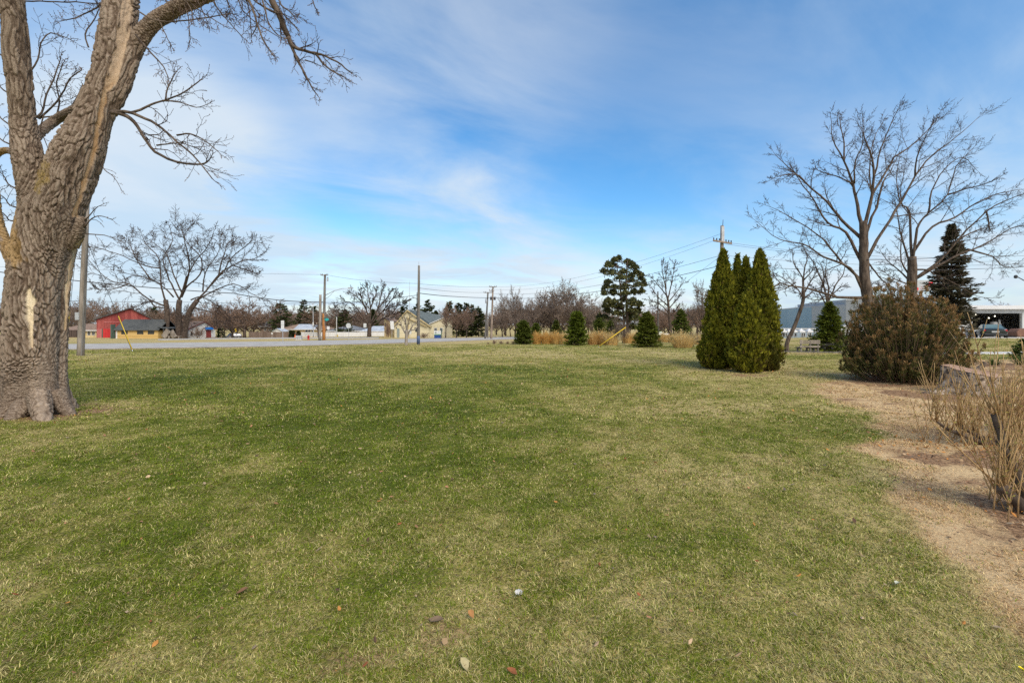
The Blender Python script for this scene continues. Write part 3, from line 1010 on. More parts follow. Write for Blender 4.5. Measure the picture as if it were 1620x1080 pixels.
def near_line(pts, width):
    """0..1 closeness of trunk vertices to a line over the surface, given in pixels at the front of the tree"""
    pr = np.stack([CX + V[:, 0] / V[:, 1] * F, HY - (V[:, 2] - CAMZ) / V[:, 1] * F], 1)
    best = np.full(nv, 1e9)
    wv_ = np.full(nv, 1.0)
    for (x0, y0, w0), (x1, y1, w1) in zip(pts[:-1], pts[1:]):
        d = np.array([x1 - x0, y1 - y0]); L2 = (d ** 2).sum()
        tt = np.clip(((pr - (x0, y0)) @ d) / L2, 0, 1)
        dist = np.linalg.norm(pr - (np.array([x0, y0]) + tt[:, None] * d), axis=1)
        ww = w0 + (w1 - w0) * tt
        s_ = dist / ww
        best = np.minimum(best, s_)
    return 1 - sstep(0.6, 1.25, best + (vnoise3(V * np.array([22, 22, 7]), 21) - .5) * 1.3)


front = (N[:, 1] < 0.25)
# true wounds in the bark: bare wood where bark has come away
scar = near_line([(45, 460, 4), (47, 476, 7.5), (46, 500, 6), (48, 525, 4.5), (50, 548, 2.5)], 1) * front
scar2 = near_line([(48, 545, 9), (55, 590, 10), (62, 625, 10), (68, 660, 15)], 1) * front
strip_ = near_line([(205, -30, 9), (196, 40, 9), (190, 80, 10), (178, 120, 9), (165, 150, 5), (158, 185, 4), (150, 235, 4), (138, 275, 3.5), (128, 310, 4), (118, 340, 5)], 1) * (N[:, 1] < 0.6)
strip2 = near_line([(131, 385, 6), (122, 400, 7), (113, 425, 7), (107, 460, 4), (104, 520, 3)], 1) * (N[:, 1] < 0.7)
moss = near_line([(72, 262, 8), (66, 285, 10), (60, 300, 6)], 1)
woodm = np.clip(scar + strip_ * 0.8 + strip2, 0, 1)
hgt = (0.056 * plate + 0.020 * small) * amp + 0.008 * fine * amp
hgt = hgt * (1 - 0.85 * woodm) * (1 - 0.05 * scar2) - 0.055 * amp - 0.018 * woodm
V2 = V + N * hgt[:, None]
lightb = np.array([0.285, 0.225, 0.173]); midb = np.array([0.165, 0.121, 0.089]); darkb = np.array([0.055, 0.036, 0.024])
kk = np.clip(plate * 0.55 + small * 0.25 + fine * 0.3 + (cid - .5) * 0.3, 0, 1)[:, None]
bc = np.where(kk < 0.5, darkb + (midb - darkb) * kk * 2, midb + (lightb - midb) * (kk - 0.5) * 2)
gn = fbm2(V[:, 0] * 1.3 + V[:, 1], V[:, 2] * 0.8, 3, 3)[:, None]
bc = bc * (0.85 + 0.3 * gn)
fib = vnoise3(Q * 60 + AX * along[:, None] * 2.0, 12)[:, None]
pale = np.array([0.50, 0.39, 0.25]) + (np.array([0.72, 0.62, 0.45]) - np.array([0.50, 0.39, 0.25])) * fib
tan = np.array([0.34, 0.185, 0.075]) + (np.array([0.50, 0.36, 0.22]) - np.array([0.34, 0.185, 0.075])) * fib
bc = bc * (1 - scar[:, None]) + pale * scar[:, None]
bc = bc * (1 - 0.35 * scar2[:, None]) + np.array([0.40, 0.31, 0.23]) * 0.35 * scar2[:, None]
up_pale = sstep(170, 90, HY - (V[:, 2] - CAMZ) / V[:, 1] * F)[:, None]
tanm = tan * (1 - up_pale * 0.7) + np.array([0.50, 0.40, 0.30]) * up_pale * 0.7
bc = bc * (1 - 0.85 * strip_[:, None]) + tanm * 0.85 * strip_[:, None]
bc = bc * (1 - strip2[:, None]) + (tan * 0.5 + pale * 0.5) * strip2[:, None]
ms = (moss * (0.4 + 0.6 * small))[:, None] * 0.6
bc = bc * (1 - ms) + np.array([0.24, 0.165, 0.03]) * ms
lf = near_line([(-2, 240, 14), (2, 330, 14), (20, 400, 18)], 1)[:, None] * 0.55
bc = bc * (1 - lf) + np.array([0.27, 0.165, 0.05]) * lf * (0.5 + kk)
me.vertices.foreach_set('co', (V2 - np.array(root_p)).astype(np.float32).ravel())
att = me.color_attributes.new('col', 'FLOAT_COLOR', 'POINT')
cc = np.ones((nv, 4), np.float32); cc[:, :3] = np.clip(bc, 0, 1)
att.data.foreach_set('color', cc.ravel())
me.polygons.foreach_set('use_smooth', [True] * len(me.polygons))
me.update()
M['big_bark'] = vmat('furrowed_bark', 0.92, 0.22, 70.0, 0.15, 0.0, 0.014)
trunk = link_mesh('trunk', me, None, big)
me.materials.clear(); me.materials.append(M['big_bark'])

# its thinner branches and twigs
S_big = dict(max=4, nseg=[4, 5, 5, 4, 3], wob=[.1, .13, .17, .2, .24], up=[0, .03, .02, .02, .02], nch=[3, 4, 5, 4, 0], t0=[.3, .25, .2, .15, .1],
             ang=[(35, 60)] * 5, lr=[(.4, .6), (.34, .55), (.35, .6), (.35, .6), (.4, .6)], rr=[.5, .45, .5, .6, .6], rmin=0.0030, sides=[6, 5, 4, 3, 3], twig_from=2, taper=0.35, leader=True)
S_droop = dict(S_big, up=[0, -.02, -.05, -.05, -.03])
BT = (Tubes(), Tubes())
buds = []
def bl(spec, r0, r1, nk, d0=8.3, lvl=1, S=S_big, dv=0.25, t0=.25, lenk=1.0):
    limb(BT, rnd, spec, d0, r0 * d0 / F, r1 * d0 / F, S, nk, lvl, dv, 3, t0, 6, 0, buds, lenk)
# right side spray
bl([(176, 178), (195, 181), (212, 193), (226, 215), (245, 240), (278, 256), (318, 260), (330, 254)], 3.6, 1.2, 6, 8.4, 2, t0=.3, lenk=.62)
bl([(178, 176), (205, 178), (222, 184), (246, 196), (262, 208), (284, 228), (305, 245), (318, 260), (336, 283)], 2.8, .8, 9, 8.4, 2, t0=.3, lenk=.55)
bl([(208, 178), (222, 174), (240, 165), (262, 158), (284, 150), (304, 137), (318, 126)], 2.2, .8, 7, 8.4, 2, t0=.25, lenk=.62)
bl([(262, 158), (264, 143), (272, 126), (280, 112)], 1.4, .6, 4, 8.3, 2, lenk=1.0)
bl([(262, 160), (285, 162), (310, 170), (328, 165)], 1.2, .5, 4, 8.3, 2, lenk=.9)
bl([(280, 214), (300, 212), (320, 220), (345, 240)], 1.6, .6, 7, 8.4, 2, lenk=1.0)
bl([(248, 230), (262, 228), (285, 226), (305, 232)], 1.3, .6, 5, 8.3, 2, lenk=1.0)
bl([(215, 55), (226, 70), (245, 90), (258, 105), (266, 122)], 1.7, .7, 6, 8.5, 2, lenk=.7)
bl([(250, 30), (262, 55), (272, 75)], 1.0, .5, 4, 8.5, 2, lenk=.9)
bl([(222, 20), (250, 34), (300, 32), (345, 25), (365, 22)], 1.3, .6, 7, 8.5, 2, lenk=.5)
# hanging limb at the top
bl([(415, -42), (424, -20), (430, 0), (440, 20), (450, 45), (457, 60)], 6.5, 4.0, 4, 8.4, 2, lenk=.55)
bl([(457, 60), (461, 71), (473, 78), (492, 83), (508, 87), (533, 98), (552, 113)], 3.8, .9, 9, 8.4, 2, t0=.15, lenk=.62)
bl([(459, 68), (470, 94), (482, 116), (493, 138), (503, 152)], 2.6, .7, 8, 8.4, 2, t0=.15, S=S_droop, lenk=.45)
bl([(500, 86), (513, 103), (530, 115), (548, 124)], 1.9, .7, 8, 8.4, 2, lenk=.75)
bl([(482, 95), (495, 99), (505, 104)], 1.0, .5, 3, 8.4, 3, lenk=.8)
bl([(440, 22), (424, 15), (408, 5), (396, -4)], 2.2, 1.0, 3, 8.4, 2, lenk=.7)
bl([(372, -28), (394, 2), (401, 18), (407, 38), (416, 62), (425, 78), (434, 90)], 2.4, .8, 8, 8.3, 2, S=S_droop, lenk=.32)
bl([(404, -30), (418, 10), (424, 35), (436, 52), (450, 62)], 1.5, .7, 6, 8.3, 2, S=S_droop, lenk=.45)
bl([(430, -25), (445, 8), (458, 18), (468, 30)], 1.5, .7, 8, 8.5, 2, lenk=.8)
bl([(470, -60), (488, -20), (497, 8), (502, 18)], 1.5, .6, 5, 8.5, 2, S=S_droop, lenk=.4)
for i in range(13):
    x0 = 225 + i * 15 + rnd.uniform(-8, 8); y0 = -55 - rnd.uniform(0, 30)
    bl([(x0, y0), (x0 + rnd.uniform(0, 30), y0 + 42), (x0 + rnd.uniform(10, 55), y0 + 75 + rnd.uniform(0, 25)), (x0 + rnd.uniform(20, 85), 28 + rnd.uniform(-10, 38))], 1.3, .6, 8, 8.5 + rnd.uniform(-.6, .8), 2, S=S_droop, lenk=.4)
# twigs between and left of the leaders
bl([(50, 190), (66, 178), (74, 150), (88, 115), (96, 92)], 1.8, .7, 9, 9.0, 2, lenk=.6)
bl([(62, 188), (80, 172), (97, 150), (110, 125), (128, 112)], 1.6, .7, 9, 9.1, 2, lenk=.6)
bl([(90, 188), (94, 160), (90, 130), (100, 100)], 1.3, .6, 8, 9.3, 2, lenk=.6)
bl([(60, 187), (100, 180), (120, 158), (128, 140)], 1.4, .6, 7, 9.3, 2, lenk=.6)
bl([(44, 120), (60, 95), (64, 70), (80, 52), (110, 62)], 1.3, .6, 9, 9.4, 2, lenk=.7)
bl([(160, 5), (150, 15), (120, 28), (95, 34)], 1.4, .6, 7, 8.8, 2, lenk=.6)
bl([(40, 2), (75, 3), (120, 4), (165, 6)], 1.2, .8, 8, 9.0, 2, lenk=.35)
bl([(140, 75), (135, 55), (150, 30), (158, 10)], 1.3, .6, 8, 8.8, 2, lenk=.7)
bl([(70, 180), (64, 205), (72, 225), (80, 246)], 1.0, .4, 3, 8.2, 3, lenk=.5)
for (x0, y0, x1, y1) in ((12, 150, -12, 120), (14, 200, -10, 170), (10, 100, -15, 60), (14, 230, -12, 205), (22, 300, 4, 276), (24, 330, 6, 312), (20, 350, 8, 340)):
    bl([(x0 + 6, y0), ((x0 + x1) / 2, (y0 + y1) / 2 + 3), (x1, y1), (x1 - 25, y1 - 18)], 1.3, .5, 6, 8.8, 2, lenk=.8)
bl([(132, 360), (146, 345), (160, 342), (178, 347)], 1.3, .4, 6, 8.3, 3, lenk=.7)
bl([(135, 348), (150, 331), (165, 322)], 1.0, .4, 4, 8.3, 3, lenk=.7)
bl([(133, 370), (165, 372), (192, 382)], 1.0, .35, 5, 8.3, 3, lenk=.6)
bl([(155, 250), (165, 268), (180, 280), (192, 300)], 1.0, .35, 5, 8.5, 3, S=S_droop, lenk=.7)
bl([(-20, 190), (-40, 120), (-80, 60)], 6, 2, 6, 9.0, 1, lenk=.6)
BT[0].build('branches', M['bark'], big, root_p)
cro = BT[1].build('crown', M['twig'], big, root_p)
bud = MB()
for p, d in buds:
    for k in range(3):
        q = p - d * 0.035 * k + Vector((rnd.gauss(0, .006), rnd.gauss(0, .006), rnd.gauss(0, .006)))
        s_ = 0.007
        bud.add([q + d * s_ * 1.8, q + perp(d, 0) * s_, q + perp(d, 2.1) * s_, q + perp(d, 4.2) * s_, q - d * s_ * 1.2], [(0, 1, 2), (0, 2, 3), (0, 3, 1), (4, 2, 1), (4, 3, 2), (4, 1, 3)])
for i in range(len(bud.v)): bud.v[i] = tuple(Vector(bud.v[i]) - root_p)
bud.build('buds', M['twig_red'], cro)


# ------------------------------------------------------------------ other bare trees
S_tree = dict(max=4, nseg=[4, 5, 5, 4, 3], wob=[.06, .10, .13, .16, .18], up=[.02, .05, .05, .05, .05], nch=[4, 5, 5, 4, 0], t0=[.3, .25, .2, .15, .1],
              ang=[(25, 50), (28, 52), (28, 55), (30, 60), (30, 60)], lr=[(.5, .8), (.36, .6), (.36, .6), (.38, .62), (.4, .6)], rr=[.55, .5, .52, .6, .6], rmin=0.006, sides=[7, 5, 4, 3, 3], twig_from=2, taper=0.35, leader=True)


def traced_tree(name, label, base, d0, origin, sc, trunks, limbs, S, seed, wood, twig, nk=6, dvar=3.0, lenk=.55, group=None, lvl=2, rk=1.0):
    """a tree traced from the photograph. trunks/limbs: [(r0, r1, [points...])], points in zoomed pixels"""
    rnd = random.Random(seed)
    o = thing(name, label, 'tree', base, 0, group)
    T = (Tubes(), Tubes()); TT = Tubes()
    cv = lambda q: (origin[0] + q[0] / sc, origin[1] + q[1] / sc)
    for r0, r1, pts in trunks:
        TT = Tubes()
        limb((TT, T[1]), rnd, [cv(q) for q in pts], d0, r0 * d0 / F, r1 * d0 / F, S, 0, 1, 0.3, 4, .3, 12)
        TT.build('trunk', wood, o, base)
    for r0, r1, pts in limbs:
        limb(T, rnd, [cv(q) for q in pts], d0, r0 * rk * d0 / F, r1 * rk * d0 / F, S, nk, lvl, dvar, 3, .22, 6, 0, None, lenk)
    T[0].build('limbs', wood, o, base)
    T[1].build('crown', twig, o, base)
    return o


# wide oak-like tree beyond the road
S_oak = dict(S_tree, rmin=0.026, twig_from=3, wob=[.08, .11, .15, .18, .2], up=[0, .03, .03, .03, .02], nch=[4, 6, 6, 4, 0])
d_ = 88.0
traced_tree('bare_tree', 'broad spreading bare tree with three trunks beside the yellow shed', G(284, d_), d_, (90, 340), 4.765,
    [(4.2, 3.3, [(825, 955), (828, 850), (832, 740), (820, 640)]), (5.0, 3.6, [(925, 955), (918, 800), (918, 700), (925, 640)]), (5.0, 3.4, [(955, 955), (965, 860), (1000, 730), (1060, 640)])],
    [(2.6, .7, [(830, 690), (700, 640), (540, 520), (440, 510), (330, 440), (250, 350)]), (2.8, .7, [(820, 650), (785, 540), (770, 340), (680, 230), (640, 150)]),
     (2.4, .6, [(880, 620), (800, 540), (700, 480), (520, 440)]), (2.8, .7, [(920, 650), (950, 560), (990, 450), (1060, 330), (1130, 250), (1180, 130)]),
     (2.8, .7, [(925, 640), (860, 520), (830, 440), (800, 330), (870, 200), (850, 90)]), (2.8, .7, [(940, 620), (980, 540), (1080, 450), (1090, 330), (1020, 250), (960, 170), (1000, 90)]),
     (3.0, .8, [(1060, 640), (1150, 540), (1220, 450), (1330, 380), (1420, 340), (1520, 340)]), (2.3, .6, [(1150, 540), (1260, 420), (1310, 330), (1440, 220), (1470, 190)]),
     (2.4, .6, [(1060, 640), (1170, 580), (1330, 520), (1460, 590), (1560, 640)]), (2.0, .5, [(1040, 700), (1180, 740), (1200, 800), (1290, 840)]),
     (2.2, .5, [(1010, 640), (1100, 620), (1260, 720), (1300, 790)]), (2.4, .6, [(830, 700), (740, 690), (700, 650), (640, 670), (590, 700)]),
     (2.6, .6, [(950, 600), (880, 450), (820, 290), (700, 190)]), (2.6, .6, [(960, 580), (1000, 400), (980, 260), (940, 110)]),
     (2.0, .5, [(770, 400), (660, 380), (500, 310), (350, 260), (240, 240)]), (2.2, .5, [(1100, 580), (1120, 430), (1210, 300), (1240, 170)]),
     (2.0, .5, [(700, 480), (600, 330), (560, 240), (540, 180)]), (2.0, .5, [(1220, 450), (1260, 300), (1290, 210), (1350, 170)]), (1.8, .5, [(540, 520), (420, 560), (320, 560), (280, 540)]),
     (2.0, .5, [(1330, 380), (1440, 420), (1520, 440)]), (2.0, .5, [(880, 700), (900, 760), (960, 770), (1000, 780)])],
    S_oak, 11, M['bark_far'], M['twig'], nk=10, dvar=7.0, lenk=.52, lvl=1, rk=.56)

S_right = dict(S_tree, rmin=0.0065, apex=.62, twig_from=3, up=[.02, .03, .02, .02, .02], nch=[4, 6, 6, 5, 0], wob=[.06, .08, .11, .14, .16])
d_ = 27.0
traced_tree('bare_tree', 'tall bare tree with one upright trunk rising behind the brown bush', G(1378, d_), d_, (1190, 160), 3.375,
    [(9.5, 5.2, [(640, 1330), (632, 1180), (618, 1060), (600, 950), (596, 830), (595, 700), (592, 640)])],
    [(6.5, .7, [(592, 690), (562, 560), (535, 440), (490, 320), (430, 200), (418, 80)]), (6.0, .7, [(596, 690), (640, 500), (650, 350), (602, 200), (590, 90)]),
     (4.5, .6, [(640, 500), (700, 400), (760, 300), (860, 230), (960, 130), (1005, 55)]), (5.0, .6, [(605, 720), (660, 570), (700, 430), (735, 380), (770, 310)]),
     (6.0, .6, [(608, 850), (700, 690), (800, 530), (870, 400), (960, 290), (1080, 200), (1210, 85)]), (6.0, .7, [(590, 740), (480, 640), (400, 540), (280, 430), (190, 350), (115, 275)]),
     (5.5, .7, [(585, 860), (500, 700), (400, 650), (330, 530), (250, 420), (225, 375)]), (5.0, .6, [(598, 970), (480, 860), (380, 740), (240, 640), (85, 560)]),
     (5.0, .6, [(600, 1030), (520, 890), (380, 830), (270, 760), (150, 740), (15, 635)]), (5.5, .7, [(612, 1050), (450, 1045), (300, 1000), (150, 970), (105, 900)]),
     (3.4, .8, [(612, 850), (640, 890), (700, 960), (760, 1000), (800, 1030)]), (3.0, .5, [(545, 440), (550, 330), (590, 220), (578, 110)]), (3.2, .5, [(650, 400), (690, 250), (760, 80), (800, 25)]),
     (3.0, .5, [(490, 320), (490, 220), (470, 120), (462, 70)]), (3.0, .5, [(280, 430), (230, 390), (150, 400), (80, 430)]), (2.8, .5, [(870, 400), (880, 300), (930, 180), (980, 90)]),
     (2.8, .5, [(640, 500), (625, 330), (660, 180), (700, 110)]), (2.8, .5, [(535, 440), (450, 400), (350, 370), (330, 320)]), (2.6, .5, [(150, 970), (80, 1005), (30, 950), (0, 900)]),
     (2.6, .5, [(450, 1045), (330, 1060), (210, 1010)]), (3.0, .6, [(610, 1000), (680, 990), (740, 970)])],
    S_right, 21, M['bark'], M['twig'], nk=12, dvar=2.6, lenk=.48, lvl=1, rk=.49)
d_ = 30.0
traced_tree('bare_tree', 'wide bare tree leaning its limbs over the warehouse in front of the grey spruce', G(1443, d_), d_, (1190, 160), 3.375,
    [(9, 5.5, [(850, 1330), (850, 1150), (852, 1040), (855, 900), (853, 830)])],
    [(4.6, .6, [(855, 850), (880, 680), (940, 600), (1040, 500), (1090, 350), (1180, 250)]), (4.2, .6, [(853, 850), (840, 600), (790, 540), (770, 420), (790, 290)]),
     (3.6, .6, [(852, 880), (800, 740), (775, 600), (760, 520)]), (4.4, .6, [(865, 800), (960, 670), (1080, 620), (1200, 540), (1330, 490), (1450, 470)]),
     (5.0, .6, [(868, 950), (1000, 850), (1100, 740), (1250, 590), (1380, 520), (1470, 490)]), (4.4, .6, [(870, 950), (1080, 830), (1230, 770), (1380, 680), (1450, 665)]),
     (3.2, .5, [(1150, 790), (1280, 830), (1340, 880), (1410, 890)]), (3.4, .5, [(858, 980), (780, 900), (720, 850), (675, 780)]), (3.0, .5, [(850, 940), (795, 850), (800, 700), (850, 600)]),
     (3.0, .5, [(940, 600), (960, 480), (1030, 360), (1130, 300), (1200, 370)]), (3.0, .5, [(1040, 500), (1140, 470), (1250, 440), (1340, 395)]), (2.6, .5, [(1250, 590), (1270, 690), (1265, 640)]),
     (3.0, .5, [(1100, 740), (1200, 690), (1320, 660)]), (2.8, .5, [(862, 900), (930, 900), (990, 930), (1060, 960), (1200, 1040), (1290, 1050)]), (2.6, .5, [(845, 980), (760, 950), (690, 900)])],
    S_right, 31, M['bark'], M['twig'], nk=12, dvar=2.6, lenk=.48, lvl=1, rk=.49)
# small trees left of them
d_ = 26.5
S_small = dict(S_tree, rmin=0.0065, max=4)
traced_tree('bare_tree', 'slender leaning bare tree near the park bench', at(1245, 557), at(1245, 557).y, (1080, 330), 3.858,
    [(3.4, 2.2, [(636, 878), (640, 810), (690, 700), (735, 560), (735, 490)])],
    [(2.0, .5, [(735, 500), (730, 420), (680, 340), (670, 270)]), (2.0, .5, [(738, 520), (790, 430), (820, 380)]), (1.8, .5, [(735, 480), (740, 390), (760, 290), (735, 240)]),
     (1.6, .5, [(737, 540), (690, 480), (620, 430), (570, 400)]), (1.5, .5, [(740, 550), (800, 500), (850, 480)]), (1.4, .4, [(690, 450), (620, 490), (560, 500)]), (1.4, .4, [(735, 440), (790, 380), (800, 320)])],
    S_small, 41, M['bark'], M['twig'], nk=6, dvar=.9, lenk=.45, lvl=1, rk=.8)
traced_tree('bare_tree', 'small many branched bare tree standing behind the bright spruce', G(1307, 31.0), 31.0, (1080, 330), 3.858,
    [(3.2, 2.6, [(885, 880), (885, 700), (886, 560)])],
    [(2.2, .5, [(884, 580), (860, 470), (830, 400), (800, 330), (750, 260)]), (2.0, .5, [(886, 570), (890, 480), (870, 400), (880, 330)]), (2.0, .5, [(888, 570), (930, 470), (980, 400), (990, 340)]),
     (1.6, .5, [(890, 550), (960, 480), (1000, 470)]), (1.6, .5, [(882, 600), (830, 510), (780, 470)]), (1.4, .4, [(860, 470), (860, 400), (840, 330)])],
    S_small, 43, M['bark'], M['twig'], nk=6, dvar=.9, lenk=.45, lvl=1, rk=.8)
# round crowned tree by the white fence
S_round = dict(S_tree, rmin=0.03, up=[0, .05, .06, .06, .04], nch=[4, 6, 6, 4, 0])
traced_tree('bare_tree', 'round crowned bare tree standing in front of the white fence', G(585, 105), 105.0, (340, 400), 5.4,
    [(3.6, 2.8, [(1318, 715), (1320, 660), (1325, 600)])],
    [(2.2, .6, [(1320, 620), (1250, 520), (1150, 420), (1060, 440)]), (2.2, .6, [(1322, 620), (1290, 480), (1220, 380), (1160, 340)]), (2.2, .6, [(1324, 610), (1330, 470), (1310, 350), (1300, 290)]),
     (2.2, .6, [(1326, 610), (1390, 480), (1420, 360), (1440, 290)]), (2.2, .6, [(1328, 620), (1430, 500), (1510, 400), (1560, 370)]), (2.0, .5, [(1330, 630), (1440, 560), (1530, 500), (1590, 370)]),
     (1.8, .5, [(1310, 620), (1220, 570), (1100, 500), (1040, 480)]), (1.8, .5, [(1290, 480), (1250, 380), (1250, 310)]), (1.8, .5, [(1390, 480), (1470, 380), (1510, 320)]), (1.8, .5, [(1330, 470), (1370, 370), (1380, 300)]),
     (1.6, .5, [(1430, 500), (1500, 470), (1570, 440)]), (1.6, .5, [(1250, 520), (1160, 500), (1080, 540)])],
    S_round, 51, M['bark_far'], M['twig'], nk=9, dvar=4.0, lenk=.5, lvl=1, rk=.66)
# tree right of the pine
traced_tree('bare_tree', 'tall narrow bare tree standing just beside the big pine', G(1062, 72), 72.0, (760, 390), 4.765,
    [(3.0, 1.6, [(1438, 700), (1432, 600), (1420, 480), (1410, 370)])],
    [(1.6, .4, [(1410, 400), (1390, 280), (1370, 180), (1375, 120)]), (1.5, .4, [(1412, 400), (1440, 280), (1460, 180), (1465, 125)]), (1.5, .4, [(1412, 380), (1340, 290), (1280, 220)]),
     (1.4, .4, [(1415, 420), (1480, 340), (1540, 250)]), (1.4, .4, [(1416, 450), (1340, 380), (1280, 290)]), (1.4, .4, [(1418, 470), (1480, 400), (1520, 350)]), (1.3, .4, [(1422, 500), (1350, 430), (1260, 400)]),
     (1.3, .4, [(1425, 520), (1340, 470), (1280, 440)]), (1.2, .4, [(1425, 530), (1470, 480), (1500, 440)]), (1.3, .4, [(1400, 320), (1400, 220), (1410, 150)])],
    dict(S_tree, rmin=0.018), 61, M['bark_far'], M['twig'], nk=8, dvar=2.5, lenk=.45, lvl=1, rk=.75)
# small pollarded tree near the road
traced_tree('pruned_tree', 'small pruned tree with a thick pale trunk beside the tall slim pole', at(642, 546), at(642, 546).y, (590, 450), 9.0,
    [(2.6, 2.3, [(475, 872), (475, 790), (478, 700), (480, 650)])],
    [(1.5, .5, [(470, 700), (430, 640), (400, 560), (370, 500)]), (1.4, .5, [(478, 660), (470, 560), (460, 480), (440, 430)]), (1.5, .5, [(484, 740), (530, 650), (570, 580), (620, 540)]), (1.3, .4, [(480, 660), (500, 560), (520, 480), (530, 420)]),
     (1.2, .4, [(400, 580), (340, 560), (330, 620)]), (1.2, .4, [(530, 650), (600, 640), (640, 590)]), (1.1, .4, [(470, 560), (420, 480), (400, 440)])],
    dict(S_tree, rmin=0.011), 71, M['pole_grey'], M['twig'], nk=6, dvar=.8, lenk=.5)

# ------------------------------------------------------------------ distant bare trees: four kinds, copied
def bare_proto(name, label, seed, H, S, wood, twig, spread=1.0, trunk_h=.22, nl=6, r=0.02, multi=1):
    rnd = random.Random(seed)
    o = thing(name, label, 'tree', (0, 0, 0))
    T = (Tubes(), Tubes()); TT = Tubes()
    for mi in range(multi):
        off = Vector((rnd.gauss(0, .05 * H), rnd.gauss(0, .05 * H), 0)) if multi > 1 else Vector((0, 0, 0))
        lean = Vector((rnd.gauss(0, .12), rnd.gauss(0, .12), 1)).normalized() if multi > 1 else Vector((rnd.gauss(0, .04), 0, 1)).normalized()
        pts = [off + lean * (H * trunk_h * k / 3) - Z * (0.3 if k == 0 else 0) for k in range(4)]
        TT = Tubes(); TT.add(pts, [H * r * (1.15 - .12 * k) for k in range(4)], 8)
        TT.build('trunk', wood, o)
        for k in range(nl):
            a = 2.4 * k + rnd.uniform(-.4, .4)
            el = rnd.uniform(.15, .75) * spread if k else .05
            d = Vector((math.cos(a) * math.sin(el), math.sin(a) * math.sin(el), math.cos(el)))
            q = pts[3] - lean * H * trunk_h * rnd.uniform(0, .35)
            grow(T, rnd, q, d, H * (1 - trunk_h) * rnd.uniform(.62, .8), H * r * .55, 1, S)
    T[0].build('limbs', wood, o)
    T[1].build('crown', twig, o)
    return o


S_far = dict(max=4, nseg=[3, 4, 4, 3, 2], wob=[.06, .10, .14, .18, .2], up=[.02, .05, .06, .06, .05], nch=[4, 6, 6, 5, 0], t0=[.3, .2, .15, .1, .1],
             ang=[(25, 50), (25, 50), (28, 55), (30, 60), (30, 60)], lr=[(.5, .8), (.36, .62), (.36, .6), (.4, .65), (.4, .6)], rr=[.55, .5, .5, .6, .6], rmin=0.027, sides=[6, 5, 3, 3, 3], twig_from=2, taper=0.35, leader=True)
LINE_G = 'bare trees in the distant tree line'
LINE_L = 'bare leafless tree in the far brownish tree line behind the houses and fields'
kinds = [bare_proto('distant_bare_tree', LINE_L, 101, 10, S_far, M['bark_far'], M['twig_red'], 1.0),
         bare_proto('distant_bare_tree', LINE_L, 102, 10, dict(S_far, up=[0, .02, .02, 0, 0]), M['bark_far'], M['twig_grey'], 1.25, .15, 5, .014, 2),
         bare_proto('distant_bare_tree', LINE_L, 103, 10, S_far, M['bark_far'], M['twig_red'], .8, .3, 6, .017),
         bare_proto('distant_bare_tree', LINE_L, 104, 10, dict(S_far, up=[0, .03, .0, -.03, -.03]), M['bark_far'], M['twig_grey'], 1.1, .2, 7, .018)]
rnd = random.Random(77)
used = set()


def put(k, px, d, hpx, wk=1.0, label=None, group=None, name=None, z0=None):
    """stand a copy of far-tree kind k at pixel column px and depth d with the given height in pixels"""
    src = kinds[k]
    o = src if k not in used else copy_tree(src)
    used.add(k)
    H = hpx * d / F / 9.0
    o.location = G(px, d)
    o.rotation_euler = (0, 0, rnd.uniform(0, 6.28))
    o.scale = (H * wk, H * wk, H)
    o['group'] = group or LINE_G
    if label: o['label'] = label; 
    if label and not group and 'group' in o: del o['group']
    if name: o.name = name
    return o


# the line itself
px = -60
while px < 1640:
    if 1120 < px < 1230: px += 30
    d = rnd.uniform(190, 250)
    h = rnd.uniform(30, 46)
    if 640 < px < 800: h *= .85
    if px < 250: h *= 1.25
    put(rnd.choice((0, 0, 1, 2, 3)), px, d, h, rnd.uniform(1.0, 1.4))
    px += rnd.uniform(17, 27)
px = 240
while px < 800:
    put(rnd.choice((0, 0, 2, 3)), px, rnd.uniform(175, 215), rnd.uniform(30, 42) * (.8 if px > 600 else 1), rnd.uniform(1.3, 1.8))
    px += rnd.uniform(9, 15)
for px in range(1030, 1115, 9):
    put(rnd.choice((0, 2)), px, rnd.uniform(150, 190), rnd.uniform(32, 40), 1.6)
for px in range(-40, 150, 24):
    put(rnd.choice((0, 2, 3)), px + rnd.uniform(-6, 6), rnd.uniform(130, 160), rnd.uniform(42, 58), 1.2)
for px in range(190, 330, 22):
    put(rnd.choice((0, 1, 3)), px + rnd.uniform(-6, 6), rnd.uniform(125, 150), rnd.uniform(38, 54), 1.15)
# taller wooded row between the poles and the pine
for px, h in ((795, 52), (812, 66), (828, 58), (842, 48), (858, 58), (872, 70), (888, 76), (905, 72), (922, 54), (938, 44), (952, 48)):
    put(rnd.choice((1, 1, 3)), px, rnd.uniform(95, 125), h, rnd.uniform(.75, 1.0))
for px in range(800, 960, 15):
    put(rnd.choice((0, 2)), px, rnd.uniform(125, 150), rnd.uniform(34, 50), 1.2)
for px in range(1030, 1125, 12):
    put(rnd.choice((0, 2)), px + rnd.uniform(-4, 4), rnd.uniform(110, 140), rnd.uniform(34, 44), 1.3)
